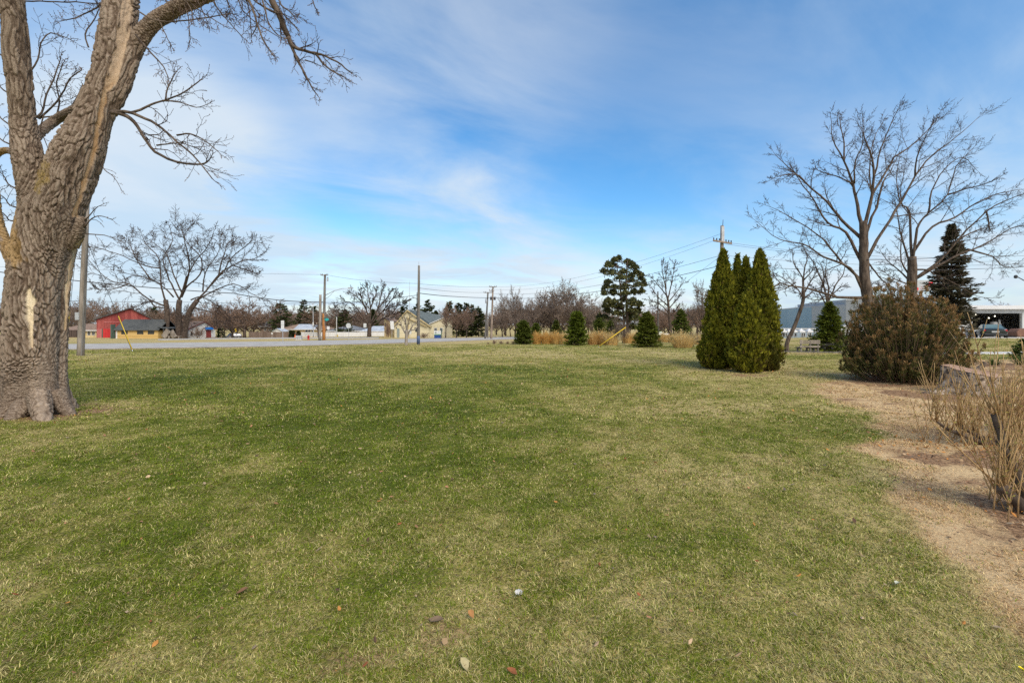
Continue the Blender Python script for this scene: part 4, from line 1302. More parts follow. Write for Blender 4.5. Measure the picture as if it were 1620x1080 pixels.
# individuals
put(0, 387, 120, 60, 1.75, 'dense reddish brown bare tree behind the dark parked vehicle')
put(0, 368, 128, 52, 1.4, 'reddish bare tree half hidden by the spreading tree, above the small cedar')
put(2, 504, 135, 40, 1.6, 'rounded reddish bare tree in front of the dark conifers behind the ranch house')
put(2, 705, 92, 46, .95, 'reddish twiggy bare tree at the corner of the cream house', name='distant_bare_tree')
put(0, 722, 93, 44, 1.1, 'dense pinkish brown bare tree in front of the dark conifer row')
put(2, 738, 94, 42, 1.0, 'brown bare tree at the end of the conifer row near the two poles')
put(3, 1108, 60, 88, .55, 'thin pale bare tree just behind the tall cedar clump')
put(3, 1097, 38, 22, 1.0, 'low bare sapling leaning beside the ornamental grasses')

# low twiggy bushes in beds
kinds.append(bare_proto('bare_bush', 'leafless twiggy bush', 105, 10, dict(S_far, max=3, rmin=.05, up=[0, .04, .03, 0, 0]), M['twig_red'], M['twig_red'], 1.5, .04, 7, .012, 3))
BU = 'low bare bushes in the mulch bed'
for i, (px, py, h) in enumerate(((772, 544.5, 3), (782, 544.5, 6), (793, 544.5, 5), (803, 544.5, 4.5), (812, 544.5, 5))):
    put(4, px, at(px, py).y, h, 1.2, 'low leafless bush in the mulch bed beside the end spruce', BU, 'bare_bush')
put(4, 670, 88, 8, 1.6, 'rounded brown bush against the wall of the cream house', name='bare_bush')
put(4, 614, 97, 24, .5, 'upright brown bush before the tan wall beside the cream house', name='bare_bush')
put(1, 975, at(975, 546).y, 40, .5, 'open bare shrub among the tall tan grasses under the pine', name='bare_bush')
put(1, 987, at(987, 546).y, 34, .5, 'bare shrub beside the yellow guy guard and the tan grasses', name='bare_bush')
put(4, 313, 90, 16, 1.0, 'small bare bush in front of the white garage', name='bare_bush')


# ------------------------------------------------------------------ conifers
def leaf_quads(P0, A, S_, L, wd):
    """kites: base point, axis, side, length, width -> (n,4,3)"""
    mid = P0 + A * (L * 0.5)[:, None]
    return np.stack([P0, mid - S_ * (wd * .5)[:, None], P0 + A * L[:, None], mid + S_ * (wd * .5)[:, None]], 1)


def foliage(name, mat, Q, C_, parent):
    n = len(Q)
    return fast_mesh(name, Q.reshape(-1, 3), [np.arange(n * 4).reshape(n, 4)], mat, parent, col=np.repeat(C_, 4, 0), smooth=False)


def unit(a):
    return a / (np.linalg.norm(a, axis=-1, keepdims=True) + 1e-9)


def spruce(name, label, loc, H, Rb, seed, c0, c1, whorls=22, per=11, sprays=26, spray=.16, droop=.15, t_low=.04, shape=1.0, ragged=.2, cat='tree', group=None, gap=0.0, trunk_r=.018, upturn=.25):
    rg = np.random.default_rng(seed)
    o = thing(name, label, cat, loc, 0, group)
    tb = MB(); tb.bar((0, 0, -.2), (0, 0, H * .97), H * trunk_r, .008, 8)
    tb.build('trunk', M['bark_far'], o, True)
    Qs, Cs = [], []
    br_ = Tubes()
    for wi in range(whorls):
        t = t_low + (1 - t_low) * (wi / whorls) ** .92
        rad = Rb * (1 - t) ** shape * (1 + rg.normal(0, ragged * .5))
        if gap and rg.random() < gap: continue
        for k in range(per):
            a = rg.uniform(0, 6.283)
            L = max(.05 * H * .3, rad * rg.uniform(1 - ragged, 1 + ragged))
            z0 = H * t + rg.normal(0, H / whorls * .4)
            s_ = rg.uniform(.12, 1, sprays) ** .75
            out = np.array([math.cos(a), math.sin(a), 0]); sd_ = np.array([-math.sin(a), math.cos(a), 0])
            up0 = .25 * t - droop * (1 - t)
            zz = z0 + s_ * L * up0 + upturn * L * s_ ** 2 * .5
            base = out[None] * (s_ * L)[:, None] + np.array([0, 0, 1])[None] * zz[:, None]
            lat = rg.uniform(-1, 1, sprays)
            wid = .28 * L * (1.05 - s_)
            base = base + sd_[None] * (lat * wid)[:, None] + rg.normal(0, .02 * Rb + .01, (sprays, 3))
            ax = unit(out[None] * rg.uniform(.5, 1, (sprays, 1)) + sd_[None] * (lat * 1.1)[:, None] + np.array([0, 0, 1])[None] * rg.uniform(-.25, .45, (sprays, 1)))
            side = unit(np.cross(ax, unit(rg.normal(0, .7, (sprays, 3)) + np.array([0, 0, 1]))))
            ll = spray * rg.uniform(.6, 1.35, sprays) * (.55 + .45 * min(1, L / (Rb * .5)))
            Qs.append(leaf_quads(base, ax, side, ll, ll * rg.uniform(.25, .5, sprays)))
            m_ = rg.random((sprays, 1)) * .75 + .25 * (rg.random())
            Cs.append(np.array(c0) * (1 - m_) + np.array(c1) * m_)
            br_.add([(0, 0, z0), tuple(out * L * .5 + Z * (z0 + .5 * L * up0)), tuple(out * L * .9 + np.array([0, 0, z0 + .9 * L * up0]))], [H * .004 + .004, H * .002 + .003, .003], 3)
    # leader
    n = 40
    hz = rg.uniform(.93, 1.0, n) * H
    ax = unit(rg.normal(0, .35, (n, 3)) + np.array([0, 0, 1]))
    Qs.append(leaf_quads(np.stack([np.zeros(n), np.zeros(n), hz - spray * .5], 1), ax, unit(np.cross(ax, rg.normal(0, 1, (n, 3)))), np.full(n, spray * .8), np.full(n, spray * .25)))
    Cs.append(np.tile(np.array(c1), (n, 1)))
    cr = foliage('crown', M['leaf'], np.concatenate(Qs), np.concatenate(Cs), o)
    br_.build('limbs', M['bark_far'], o)
    return o


DG, MG, YG = (0.040, 0.060, 0.012), (0.160, 0.195, 0.028), (0.105, 0.135, 0.028)
EV = 'small planted spruces along the far lawn edge'
for px, py, top, hw, nm, lb, c0, c1, shp, gp in (
        (828, 544.5, 508, 13, 'spruce_tree', 'dark bushy spruce at the end of the row beside the bare bushes', (0.050, 0.068, 0.010), (0.150, 0.180, 0.028), .55, 0),
        (912, 546, 493, 18, 'spruce_tree', 'full green spruce between two banks of tan grass', (0.060, 0.085, 0.010), (0.185, 0.230, 0.026), .62, 0),
        (1023, 549, 494, 20, 'spruce_tree', 'spruce with its lowest branches clear of the ground near the yellow guy guard', (0.060, 0.080, 0.010), (0.195, 0.220, 0.030), .72, .06),
        (1312, 556, 478, 26, 'spruce_tree', 'bright yellow green young spruce behind the park bench', (0.065, 0.090, 0.010), (0.230, 0.265, 0.034), .85, 0)):
    g = at(px, py)
    k = g.y / F
    spruce(nm, lb, g, (py - top) * k, hw * k, int(px), c0, c1, 22, 18, 34, .20 if px < 1200 else .17, .05, .04, shp * .85, .2, group=EV if px < 1200 else None, gap=gp)
for px, d, top, hw, lb in ((848, 56, 511, 10, 'small dark spruce peeping over orange grass beside the end spruce'), (880, 56, 507, 9, 'pointed yellowish spruce standing behind the tan grass bank'),
                           (948, 56, 503, 12, 'rounded green spruce behind the grasses under the pine'), (1077, 52, 489, 16, 'pointed spruce behind the pale grass clump near the cedars'), (966, 60, 508, 9, 'short dark spruce beneath the big pine')):
    g = G(px, d); base_y = HY + (CAMZ - g.z) * F / d
    spruce('spruce_tree', lb, g, (base_y - top) * d / F, hw * d / F, int(px) + 3, DG, MG if px != 880 else (0.15, 0.17, 0.03), 16, 14, 28, .24, .05, .04, .65, .22, group=EV)
# dark conifers beyond the houses
CN = 'dark conifers beyond the houses'
for i, (px, d, top, hw, shp, gp, lb) in enumerate((
        (444, 165, 480, 18, .55, .12, 'open branched conifer above the grey roofed house'), (481, 170, 474, 15, .7, 0, 'tall dark conifer behind the long ranch roof'),
        (497, 172, 484, 11, .8, 0, 'narrow dark conifer just past the short grey pole'), (544, 150, 490, 15, .6, .05, 'dark conifer beside the round crowned bare tree'),
        (640, 140, 474, 13, .9, .1, 'spiky conifer beyond the cream house gable'), (660, 135, 480, 14, .75, 0, 'dark conifer rising behind the slim pole'),
        (677, 130, 474, 16, .8, 0, 'layered dark conifer above the cream house roof'), (690, 132, 491, 10, .8, 0, 'short dark conifer above the low end of the cream roof'),
        (711, 118, 477, 9, .5, 0, 'column shaped conifer at the start of the dark row'), (726, 119, 480, 8, .5, 0, 'low conifer second in the dark row above the pinkish tree'),
        (738, 119, 479, 7, .5, 0, 'slim conifer in the middle of the dark row'), (746, 116, 481, 10, .75, 0, 'layered conifer near the end of the dark row'),
        (757, 116, 486, 11, .6, 0, 'bushy conifer closing the dark row beside the poles'), (590, 160, 489, 10, .8, 0, 'small conifer showing beyond the round crowned tree'),
        (243, 140, 486, 12, .7, 0, 'dark conifer beside the red barn roof'))):
    g = G(px, d); base_y = HY + (CAMZ - g.z) * F / d
    spruce('conifer_tree', lb, g, (base_y - top) * d / F, hw * d / F, 300 + i, (0.034, 0.048, 0.014), (0.085, 0.100, 0.034), 15, 9, 18, .8 * d / 140, .12, .06, shp, .3, group=CN, gap=gp)
for px, d, top, hw, lb in ((349, 118, 519, 6, 'small dark cedar beside the white garage'), (460, 128, 522, 2.2, 'narrow dark cedar against the brown fence'), (464, 128, 523, 2, 'second narrow cedar along the brown fence by the orange cone'),
                           (472, 128, 523, 2.6, 'narrow cedar where the brown fence meets the white one')):
    g = G(px, d); base_y = HY + (CAMZ - g.z) * F / d
    spruce('cedar_shrub', lb, g, (base_y - top) * d / F, hw * d / F, int(px), DG, (0.04, 0.06, 0.022), 10, 8, 14, .4, 0, .02, .45, .2, cat='shrub')
# tall grey spruce by the warehouse
g = G(1505, 46.0)
spruce('spruce_tree', 'tall grey green spruce beside the white warehouse', g, (HY + (CAMZ - g.z) * F / 46 - 355) * 46 / F, 36 * 46 / F, 909, (0.045, 0.044, 0.025), (0.150, 0.130, 0.085), 26, 14, 40, .42, .25, .12, .85, .3, upturn=.1)
spruce('spruce_tree', 'very small bright evergreen at the garden edge beyond the stump', G(1622, 21.5), .95, .55, 911, (0.04, 0.07, 0.015), (0.15, 0.20, 0.04), 10, 10, 24, .12, .0, .05, .8, .2)

# the big pine: two stems carrying flat layers of needles
rg = np.random.default_rng(70)
d_ = 70.0
base = G(985, d_)
pine = thing('pine_tree', 'big dark pine with two stems and layered needle clumps', 'tree', base)
k = d_ / F
TT, TB = Tubes(), Tubes()
ZC = lambda x, y, o=0.0: np.array(P(760 + x / 4.765, 390 + y / 4.765, d_ + o)) - np.array(base)
for pts, r0, r1 in (([(1082, 690), (1080, 520), (1060, 380), (1050, 260), (1020, 120)], 2.2, .7), ([(1112, 690), (1105, 500), (1098, 350), (1100, 220), (1110, 100)], 2.4, .7)):
    A = smooth_path([tuple(ZC(*p)) for p in pts], 5)
    TT.add([Vector(a) for a in A], list(np.linspace(r0 * k, r1 * k, len(A))), 9)
Qs, Cs = [], []
lay = [(1010, 95, 40), (1045, 85, 25), (960, 130, 45), (1000, 140, 60), (1110, 105, 50), (1140, 130, 45), (1160, 165, 60), (930, 185, 40), (990, 190, 70), (1080, 190, 60), (1175, 205, 55), (960, 240, 45), (1060, 245, 80), (1140, 240, 60), (1215, 245, 45),
       (950, 290, 40), (1010, 300, 60), (1090, 300, 70), (1190, 290, 60), (1235, 275, 30), (930, 330, 25), (1000, 345, 55), (1090, 345, 50), (1160, 335, 50), (1215, 330, 35), (960, 400, 45), (1010, 410, 60), (1080, 385, 50), (1150, 400, 60), (940, 440, 25),
       (980, 450, 50), (1040, 450, 60), (1140, 450, 70), (1200, 430, 40), (960, 490, 50), (1030, 500, 70), (1130, 500, 70), (1190, 480, 40), (900, 520, 40), (940, 530, 50), (1010, 540, 60), (1120, 550, 70), (880, 570, 50), (930, 590, 60), (1150, 590, 60), (1180, 540, 30)]
for x, y, wz in lay:
    for rep in range(2):
        dep = rg.uniform(-2.6, 2.6) * (wz / 60) ** .5
        c_ = ZC(x, y, dep); wr = wz * .66 / 4.765 * k
        n = 340
        r_ = np.minimum(np.abs(rg.normal(0, .55, n)), 1.25) * wr; a = rg.uniform(0, 6.283, n)
        pp = c_ + np.stack([r_ * np.cos(a), r_ * np.sin(a), rg.normal(0, .12, n) * (1.2 - .7 * r_ / wr) - .25 * (r_ / wr) ** 2 * .8 + rg.normal(0, .2)], 1)
        ax = unit(rg.normal(0, .8, (n, 3)) + np.array([0, 0, .7]))
        ll = rg.uniform(.18, .46, n)
        Qs.append(leaf_quads(pp, ax, unit(np.cross(ax, rg.normal(0, 1, (n, 3)))), ll, ll * .45))
        mm = rg.random((n, 1))
        Cs.append(np.array((0.028, 0.040, 0.018)) * (1 - mm) + np.array((0.165, 0.160, 0.055)) * mm)
        tx = 1070 if x < 1085 else 1100
        s0 = ZC(tx, y + 25)
        TB.add([Vector(s0), Vector((s0 + c_) / 2 + np.array([0, 0, -.15])), Vector(c_)], [.09, .06, .02], 4)
TT.build('trunk', M['bark_far'], pine)
TB.build('limbs', M['bark_far'], pine)
foliage('crown', M['leaf'], np.concatenate(Qs), np.concatenate(Cs), pine)


# ------------------------------------------------------------------ clump of tall cedars (arborvitae), each spire a plant
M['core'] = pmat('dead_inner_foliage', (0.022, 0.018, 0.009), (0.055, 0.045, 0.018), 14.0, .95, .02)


def arborvitae(label, px, py, top, hw, seed, n, lean=0.0, low=1.0, c_lo=None, c_hi=None):
    rg = np.random.default_rng(seed)
    g = at(px, py); k = g.y / F
    H = (py - top) * k; Rb = hw * k
    o = thing('arborvitae', label, 'evergreen', g, 0, 'tall cedars growing in one clump')
    prof = lambda t: np.interp(t, [0, .05, .18, .35, .55, .75, .9, 1], [.78 * low, .95 * low, 1.0, .97, .79, .50, .21, .015])
    t = rg.beta(1.05, 1.25, n); a = rg.uniform(0, 6.283, n)
    lump = fbm2(a * 2.2 + 11 * seed, t * H * 1.9, seed, 4)
    lump2 = fbm2(a * 7 + 5, t * H * 6.0, seed + 3, 2)
    r_ = Rb * prof(t) * (.50 + .62 * lump + .62 * (lump2 - .5) + rg.normal(0, .05, n))
    inner = rg.random(n) < .12
    r_ = np.where(inner, r_ * rg.uniform(.7, .95, n), r_)
    z = t * H
    out = np.stack([np.cos(a), np.sin(a), 0 * a], 1)
    base = out * r_[:, None] + np.stack([lean * z, 0 * z, z + .02], 1)
    ax = unit(out * rg.uniform(.15, .75, (n, 1)) + np.array([0, 0, 1]) * rg.uniform(.55, 1.1, (n, 1)) + rg.normal(0, .28, (n, 3)))
    side = unit(np.cross(ax, unit(out + rg.normal(0, .8, (n, 3)))))
    ll = np.where(rg.random(n) < .14, rg.uniform(.11, .19, n), rg.uniform(.05, .125, n))
    Q = leaf_quads(base, ax, side, ll, ll * rg.uniform(.35, .6, n))
    m_ = np.clip(rg.random(n) * .7 + (lump2 - .5) * .9 + .12, 0, 1)[:, None]
    C_ = np.array(c_lo or (0.050, 0.072, 0.008)) * (1 - m_) + np.array(c_hi or (0.265, 0.245, 0.019)) * m_
    brown = ((rg.random(n) < .05 + .55 * np.clip(1 - t * 2.4, 0, 1) * (fbm2(a * 2, t * H * 2.2, seed + 9, 3) > .47)))[:, None]
    C_ = np.where(brown, np.array((0.115, 0.085, 0.020)) * rg.uniform(.6, 1.3, (n, 1)), C_)
    foliage('crown', M['leaf'], Q, C_, o)
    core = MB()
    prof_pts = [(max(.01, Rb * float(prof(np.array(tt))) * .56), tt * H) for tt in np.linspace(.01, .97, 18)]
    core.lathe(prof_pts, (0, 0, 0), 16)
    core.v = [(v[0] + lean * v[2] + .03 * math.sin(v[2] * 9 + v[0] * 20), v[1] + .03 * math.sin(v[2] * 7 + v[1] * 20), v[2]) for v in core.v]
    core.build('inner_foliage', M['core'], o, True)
    tb = MB(); tb.bar((0, 0, -.15), (lean * H * .3, 0, H * .3), Rb * .14, Rb * .06, 8)
    tb.build('trunk', M['bark'], o, True)
    return o


arborvitae('tallest cedar of the clump, broad and dark, with the utility pole showing above', 1142, 580, 397, 31, 1, 26000, .012)
arborvitae('slim cedar at the back of the clump with its tip between two taller ones', 1167, 577, 404, 19, 2, 9000)
arborvitae('narrow yellowish cedar in the middle of the clump', 1180, 580, 408, 22, 3, 12000)
arborvitae('tall pointed cedar on the warehouse side of the clump', 1201, 583, 397, 31, 4, 26000, .004)
arborvitae('short cedar standing in front of the others in the clump', 1182, 589, 464, 29, 5, 15000, .008, .9, (0.05, 0.066, 0.008), (0.275, 0.255, 0.019))
arborvitae('low brownish cedar skirt at the foot of the clump', 1213, 586, 540, 17, 6, 7000, .0, 1.0, (0.05, 0.055, 0.01), (0.13, 0.12, 0.016))
arborvitae('wide low cedar growth at the outer edge of the clump beside the grasses', 1131, 583, 505, 24, 7, 11000, .0, 1.0)

# ------------------------------------------------------------------ big brown juniper bush
rg = np.random.default_rng(8)
base = at(1428, 609)
base = G(1428, base.y + .9)
bush = thing('juniper_bush', 'large feathery brown and green juniper bush beside the tree stump', 'bush', base)
k = (base.y) / F
Wb, Hb = 84 * k, 143 * k
ST = Tubes()
Qs, Cs = [], []
for i in range(760):
    a = rg.uniform(0, 6.283); el = math.asin(rg.uniform(.03, 1.0) ** .9)
    rr = .72 + .34 * fbm2(np.array([a * 2.2]), np.array([el * 3.0]), 14, 3)[0] + rg.normal(0, .085)
    tip = np.array([math.cos(a) * math.cos(el) * Wb, math.sin(a) * math.cos(el) * Wb * .9, .10 + math.sin(el) * Hb * .93]) * rr
    tip[2] = max(tip[2], .06)
    st = np.array([math.cos(a) * .22, math.sin(a) * .22, .05])
    mid = st + (tip - st) * .55 + np.array([0, 0, -.10 * Hb * math.cos(el) + .04])
    A = smooth_path([tuple(st), tuple(mid), tuple(tip), tuple(tip + (tip - mid) * .10 + np.array([0, 0, .07]))], 5)
    ST.add([Vector(q) for q in A], list(np.linspace(.012, .003, len(A))), 3)
    n = 112
    s_ = rg.uniform(.34, 1, n) ** .8
    f = s_ * (len(A) - 1.001); j = f.astype(int); fr = (f - j)[:, None]
    p = A[j] * (1 - fr) + A[j + 1] * fr
    tg = unit(A[j + 1] - A[j])
    ax = unit(tg * .9 + rg.normal(0, .45, (n, 3)) + np.array([0, 0, .12]))
    p = p + rg.normal(0, .028, (n, 3)) * (1.25 - s_)[:, None] * 1.6
    ll = rg.uniform(.035, .115, n)
    Qs.append(leaf_quads(p, ax, unit(np.cross(ax, rg.normal(0, 1, (n, 3)))), ll, ll * rg.uniform(.12, .25, n)))
    tb = np.clip((s_ - .66) / .26 + rg.normal(0, .22, n) + (-.55 + 1.15 * vnoise2(np.array([a * 3]), np.array([el * 4]), 66)[0]) + .62 * math.sin(el) - .45, 0, 1)[:, None]
    g_ = np.array((0.044, 0.052, 0.013)) + np.array((0.085, 0.085, 0.024)) * rg.random((n, 1))
    b_ = np.array((0.20, 0.115, 0.045)) + np.array((0.24, 0.150, 0.072)) * rg.random((n, 1))
    Cs.append(g_ * (1 - tb) + b_ * tb)
ST.build('stems', M['twig_red'], bush)
foliage('crown', M['leaf'], np.concatenate(Qs), np.concatenate(Cs), bush)
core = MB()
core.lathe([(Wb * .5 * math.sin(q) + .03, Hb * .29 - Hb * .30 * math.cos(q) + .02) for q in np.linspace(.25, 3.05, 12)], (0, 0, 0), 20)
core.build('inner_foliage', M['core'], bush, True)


# ------------------------------------------------------------------ ornamental grass clumps
def grass_clump(label, px, py, d, top, hw, seed, c0, c1, n=420, splay=.8):
    rg = np.random.default_rng(seed)
    g = at(px, py) if d is None else G(px, d)
    k = g.y / F
    base_y = HY + (CAMZ - g.z) * F / g.y
    H = (base_y - top) * k; W_ = hw * k
    o = thing('ornamental_grass', label, 'grass clump', g, 0, 'clumps of tall dry ornamental grass')
    a = rg.uniform(0, 6.283, n); r0 = np.sqrt(rg.random(n)) * W_ * .75
    lean = rg.normal(.3, .45, n) * W_ * splay
    hh = H * np.clip(rg.normal(.76, .16, n), .25, 1.05) * (1 - .38 * (r0 / (W_ * .75)) ** 2) * rg.uniform(.95, 1.1)
    b = np.stack([r0 * np.cos(a), r0 * np.sin(a), 0 * a], 1)
    o1 = np.stack([np.cos(a), np.sin(a), 0 * a], 1)
    p1 = b + o1 * (lean * .35)[:, None] + np.stack([0 * a, 0 * a, hh * .62], 1)
    p2 = p1 + o1 * (lean * .55)[:, None] + rg.normal(0, .05, (n, 3)) + np.stack([0 * a, 0 * a, hh * .38], 1)
    sd_ = unit(np.stack([-np.sin(a), np.cos(a), 0 * a], 1) + rg.normal(0, .6, (n, 3)))
    wv = (.022 + .014 * rg.random(n))[:, None] * (g.y / 44)
    V = np.stack([b - sd_ * wv / 2, b + sd_ * wv / 2, p1 + sd_ * wv * .5, p1 - sd_ * wv * .5, p2], 1).reshape(-1, 3)
    m_ = rg.random((n, 1))
    C_ = np.repeat(np.array(c0) * (1 - m_) + np.array(c1) * m_, 5, 0)
    i = np.arange(n)[:, None] * 5
    f_ = fast_mesh('blades', V, [i + np.array([[0, 1, 2, 3]]), i + np.array([[3, 2, 4]])], M['straw'], o, col=C_)
    # feathery plumes
    q = rg.integers(0, n, n // 3)
    ax = unit(p2[q] - p1[q])
    L = np.full(len(q), .16 * H / 1.5)
    foliage('plumes', M['straw'], leaf_quads(p2[q] - ax * .1, ax, sd_[q], L, L * .28), np.tile(np.array(c1), (len(q), 1)) * rg.uniform(.8, 1.15, (len(q), 1)), o)


OR0, OR1 = (0.52, 0.30, 0.08), (0.80, 0.53, 0.19)
TN0, TN1 = (0.58, 0.41, 0.16), (0.86, 0.66, 0.32)
for i, (px, py, d, top, hw, c0, c1, lb) in enumerate((
        (849, 544, None, 523, 7, OR0, OR1, 'orange grass clump beside the dark end spruce'), (864, 544, None, 521, 8, OR0, OR1, 'orange tan grass clump, second along from the end spruce'),
        (878, 544, None, 522, 8, TN0, OR1, 'tan grass clump in the middle of the bank before the full spruce'), (891, 544, None, 522, 8, TN0, TN1, 'pale grass clump touching the full green spruce'),
        (938, 545, None, 521, 9, OR0, TN1, 'tan grass clump on the pine side of the full spruce'), (953, 545, None, 520, 10, OR0, TN1, 'dense grass clump behind the foot of the yellow guard'),
        (968, 546, None, 521, 9, TN0, TN1, 'grass clump crossed by the yellow guard'), (992, 540, 50, 523, 8, OR0, TN1, 'shorter grass clump beyond the bare shrubs'),
        (1006, 540, 50, 522, 9, TN0, TN1, 'grass clump close behind the open based spruce'), (1049, 538, 56, 525, 9, TN0, TN1, 'far grass clump between the open based spruce and the pointed spruce'),
        (1061, 538, 56, 526, 7, OR0, TN1, 'small far grass clump beside the pointed spruce'),
        (1080, 550, None, 520, 15, TN0, TN1, 'big round pale grass clump on the lawn edge'), (1104, 547, 46, 527, 10, TN0, TN1, 'grass clump against the cedar clump'), (1116, 546, 47, 529, 8, OR0, TN1, 'grass clump partly behind the cedar clump'))):
    grass_clump(lb, px, py, d, top, hw * 1.2, 500 + i, c0, c1, 900 if hw < 12 else 1300, .8 if hw < 12 else 1.0)

# strappy green plants near the path
for i, (px, py, sc, lb) in enumerate(((1573, 578, .5, 'green strappy plant beside the path beyond the stump'), (1612, 577, .6, 'larger green strappy plant at the far end of the path'), (1519, 575, .42, 'dark green strappy plant tucked between bush and stump'))):
    rg = np.random.default_rng(600 + i); n = 70
    o = thing('leafy_plant', lb, 'plant', at(px, py), 0, 'strappy plants near the path')
    a = rg.uniform(0, 6.283, n); L = sc * rg.uniform(.6, 1.2, n)
    o1 = np.stack([np.cos(a), np.sin(a), 0 * a], 1); el = rg.uniform(.4, 1.3, n)
    b = o1 * .06
    p1 = b + o1 * (L * .5 * np.cos(el))[:, None] + np.stack([0 * a, 0 * a, L * .55 * np.sin(el)], 1)
    p2 = p1 + o1 * (L * .5)[:, None] * .8 + np.stack([0 * a, 0 * a, L * .12], 1)
    s_ = np.stack([-np.sin(a), np.cos(a), 0 * a], 1) * .022
    V = np.stack([b - s_ / 2, b + s_ / 2, p1 + s_ / 2, p1 - s_ / 2, p2], 1).reshape(-1, 3)
    m_ = rg.random((n, 1)); C_ = np.repeat(np.array((.03, .06, .015)) * (1 - m_) + np.array((.13, .17, .04)) * m_, 5, 0)
    ii = np.arange(n)[:, None] * 5
    fast_mesh('leaves', V, [ii + np.array([[0, 1, 2, 3]]), ii + np.array([[3, 2, 4]])], M['leaf'], o, col=C_)

# ------------------------------------------------------------------ tree stump with a root
base = at(1532, 627); base = G(1538, base.y + .42)
k = base.y / F
st = thing('tree_stump', 'wide weathered tree stump with reddish sawn top and one long root', 'stump', base)
nA_, nZ = 120, 26
th = np.arange(nA_) * 2 * np.pi / nA_
rows = []
Hs = 37 * k
for i in range(nZ):
    t_ = i / (nZ - 1)
    lob = 1 + .06 * np.sin(3 * th + 1) + .05 * np.sin(5 * th) + .03 * np.sin(9 * th + 2)
    flare = 1 + .20 * (1 - t_) ** 2.6 * (1 + .5 * np.sin(4 * th + .5))
    rt = np.exp(-((np.angle(np.exp(1j * (th - math.pi * .98)))) / .24) ** 2) * 1.0 * (1 - t_) ** 6      # the long root
    r_ = 37 * k * lob * flare * (1 - .05 * t_) + rt
    bk = worley3(np.stack([np.cos(th) * 4.2, np.sin(th) * 4.2, np.full(nA_, t_ * 1.4)], 1), 3)
    r_ = r_ + .028 * sstep(.03, .4, bk[1] - bk[0]) * (1 if i < nZ - 1 else .5)
    zt = Hs * (.95 - .13 * np.cos(th) + .17 * np.sin(th) + .02 * np.sin(5 * th))           # slanted top
    rows.append(np.stack([r_ * np.cos(th), r_ * np.sin(th) * .9, -.06 + (zt + .06) * t_], 1))
V = np.concatenate(rows)
idx = np.arange(nA_ * nZ).reshape(nZ, nA_); nx = np.roll(idx, -1, 1)
q = np.stack([idx[:-1], nx[:-1], nx[1:], idx[1:]], -1).reshape(-1, 4)
cl = sstep(.3, .7, fbm2(np.tile(th * 9, nZ), np.repeat(np.arange(nZ) * .45, nA_), 4, 4))[:, None]
fast_mesh('stump_side', V, [q], vmat('stump_bark', .95, .3, 22.0, .1, 0, .012), st, col=np.array((.07, .052, .040)) * (1 - cl) + np.array((.40, .32, .25)) * cl, smooth=True)
rim = rows[-1]
cen = rim.mean(0)
rings = [cen + (rim - cen) * f + np.array([0, 0, .012 * math.sin(f * 40) * f + .004]) for f in (1.0, .8, .6, .4, .2)]
V = np.vstack(rings + [cen[None]])
idx = np.arange(nA_ * 5).reshape(5, nA_); nx = np.roll(idx, -1, 1)
q = np.stack([idx[:-1], nx[:-1], nx[1:], idx[1:]], -1).reshape(-1, 4)
tri = np.stack([idx[-1], nx[-1], np.full(nA_, nA_ * 5)], 1)
cl = fbm2(V[:, 0] * 5, V[:, 1] * 9, 9, 4)[:, None]
fast_mesh('sawn_top', V, [q, tri], vmat('sawn_wood', .9, .3, 28.0, .1, 0, .01), st, col=np.array((.17, .095, .065)) * (1 - cl) + np.array((.50, .34, .245)) * cl, smooth=True)
# broken log behind the stump
lg = thing('fallen_log', 'short broken log with a raised stub lying behind the stump', 'log', at(1530, 592))
tb = Tubes()
k = lg.location.y / F
tb.add([Vector((-.55, 0, .1)), Vector((-.2, .02, .14)), Vector((.2, .0, .12)), Vector((.42, 0, .10))], [.09, .11, .12, .10], 10)
tb.add([Vector((.1, 0, .1)), Vector((.3, -.03, .14)), Vector((.45, -.05, .28)), Vector((.5, -.05, .40))], [.07, .075, .07, .06], 9)
tb.build('log_body', M['bark'], lg)
tw = Tubes(); rnd = random.Random(4)
for i in range(40):
    p = Vector((rnd.uniform(-.7, .4), rnd.uniform(-.15, .15), .05)); d = Vector((rnd.gauss(0, 1), rnd.gauss(0, .6), rnd.uniform(.2, .8))).normalized()
    tw.add([p, p + d * .18, p + d * .36 + Vector((rnd.gauss(0, .05), 0, rnd.gauss(0, .05)))], [.010, .007, .003], 4)
tw.build('twigs', M['twig_grey'], lg)

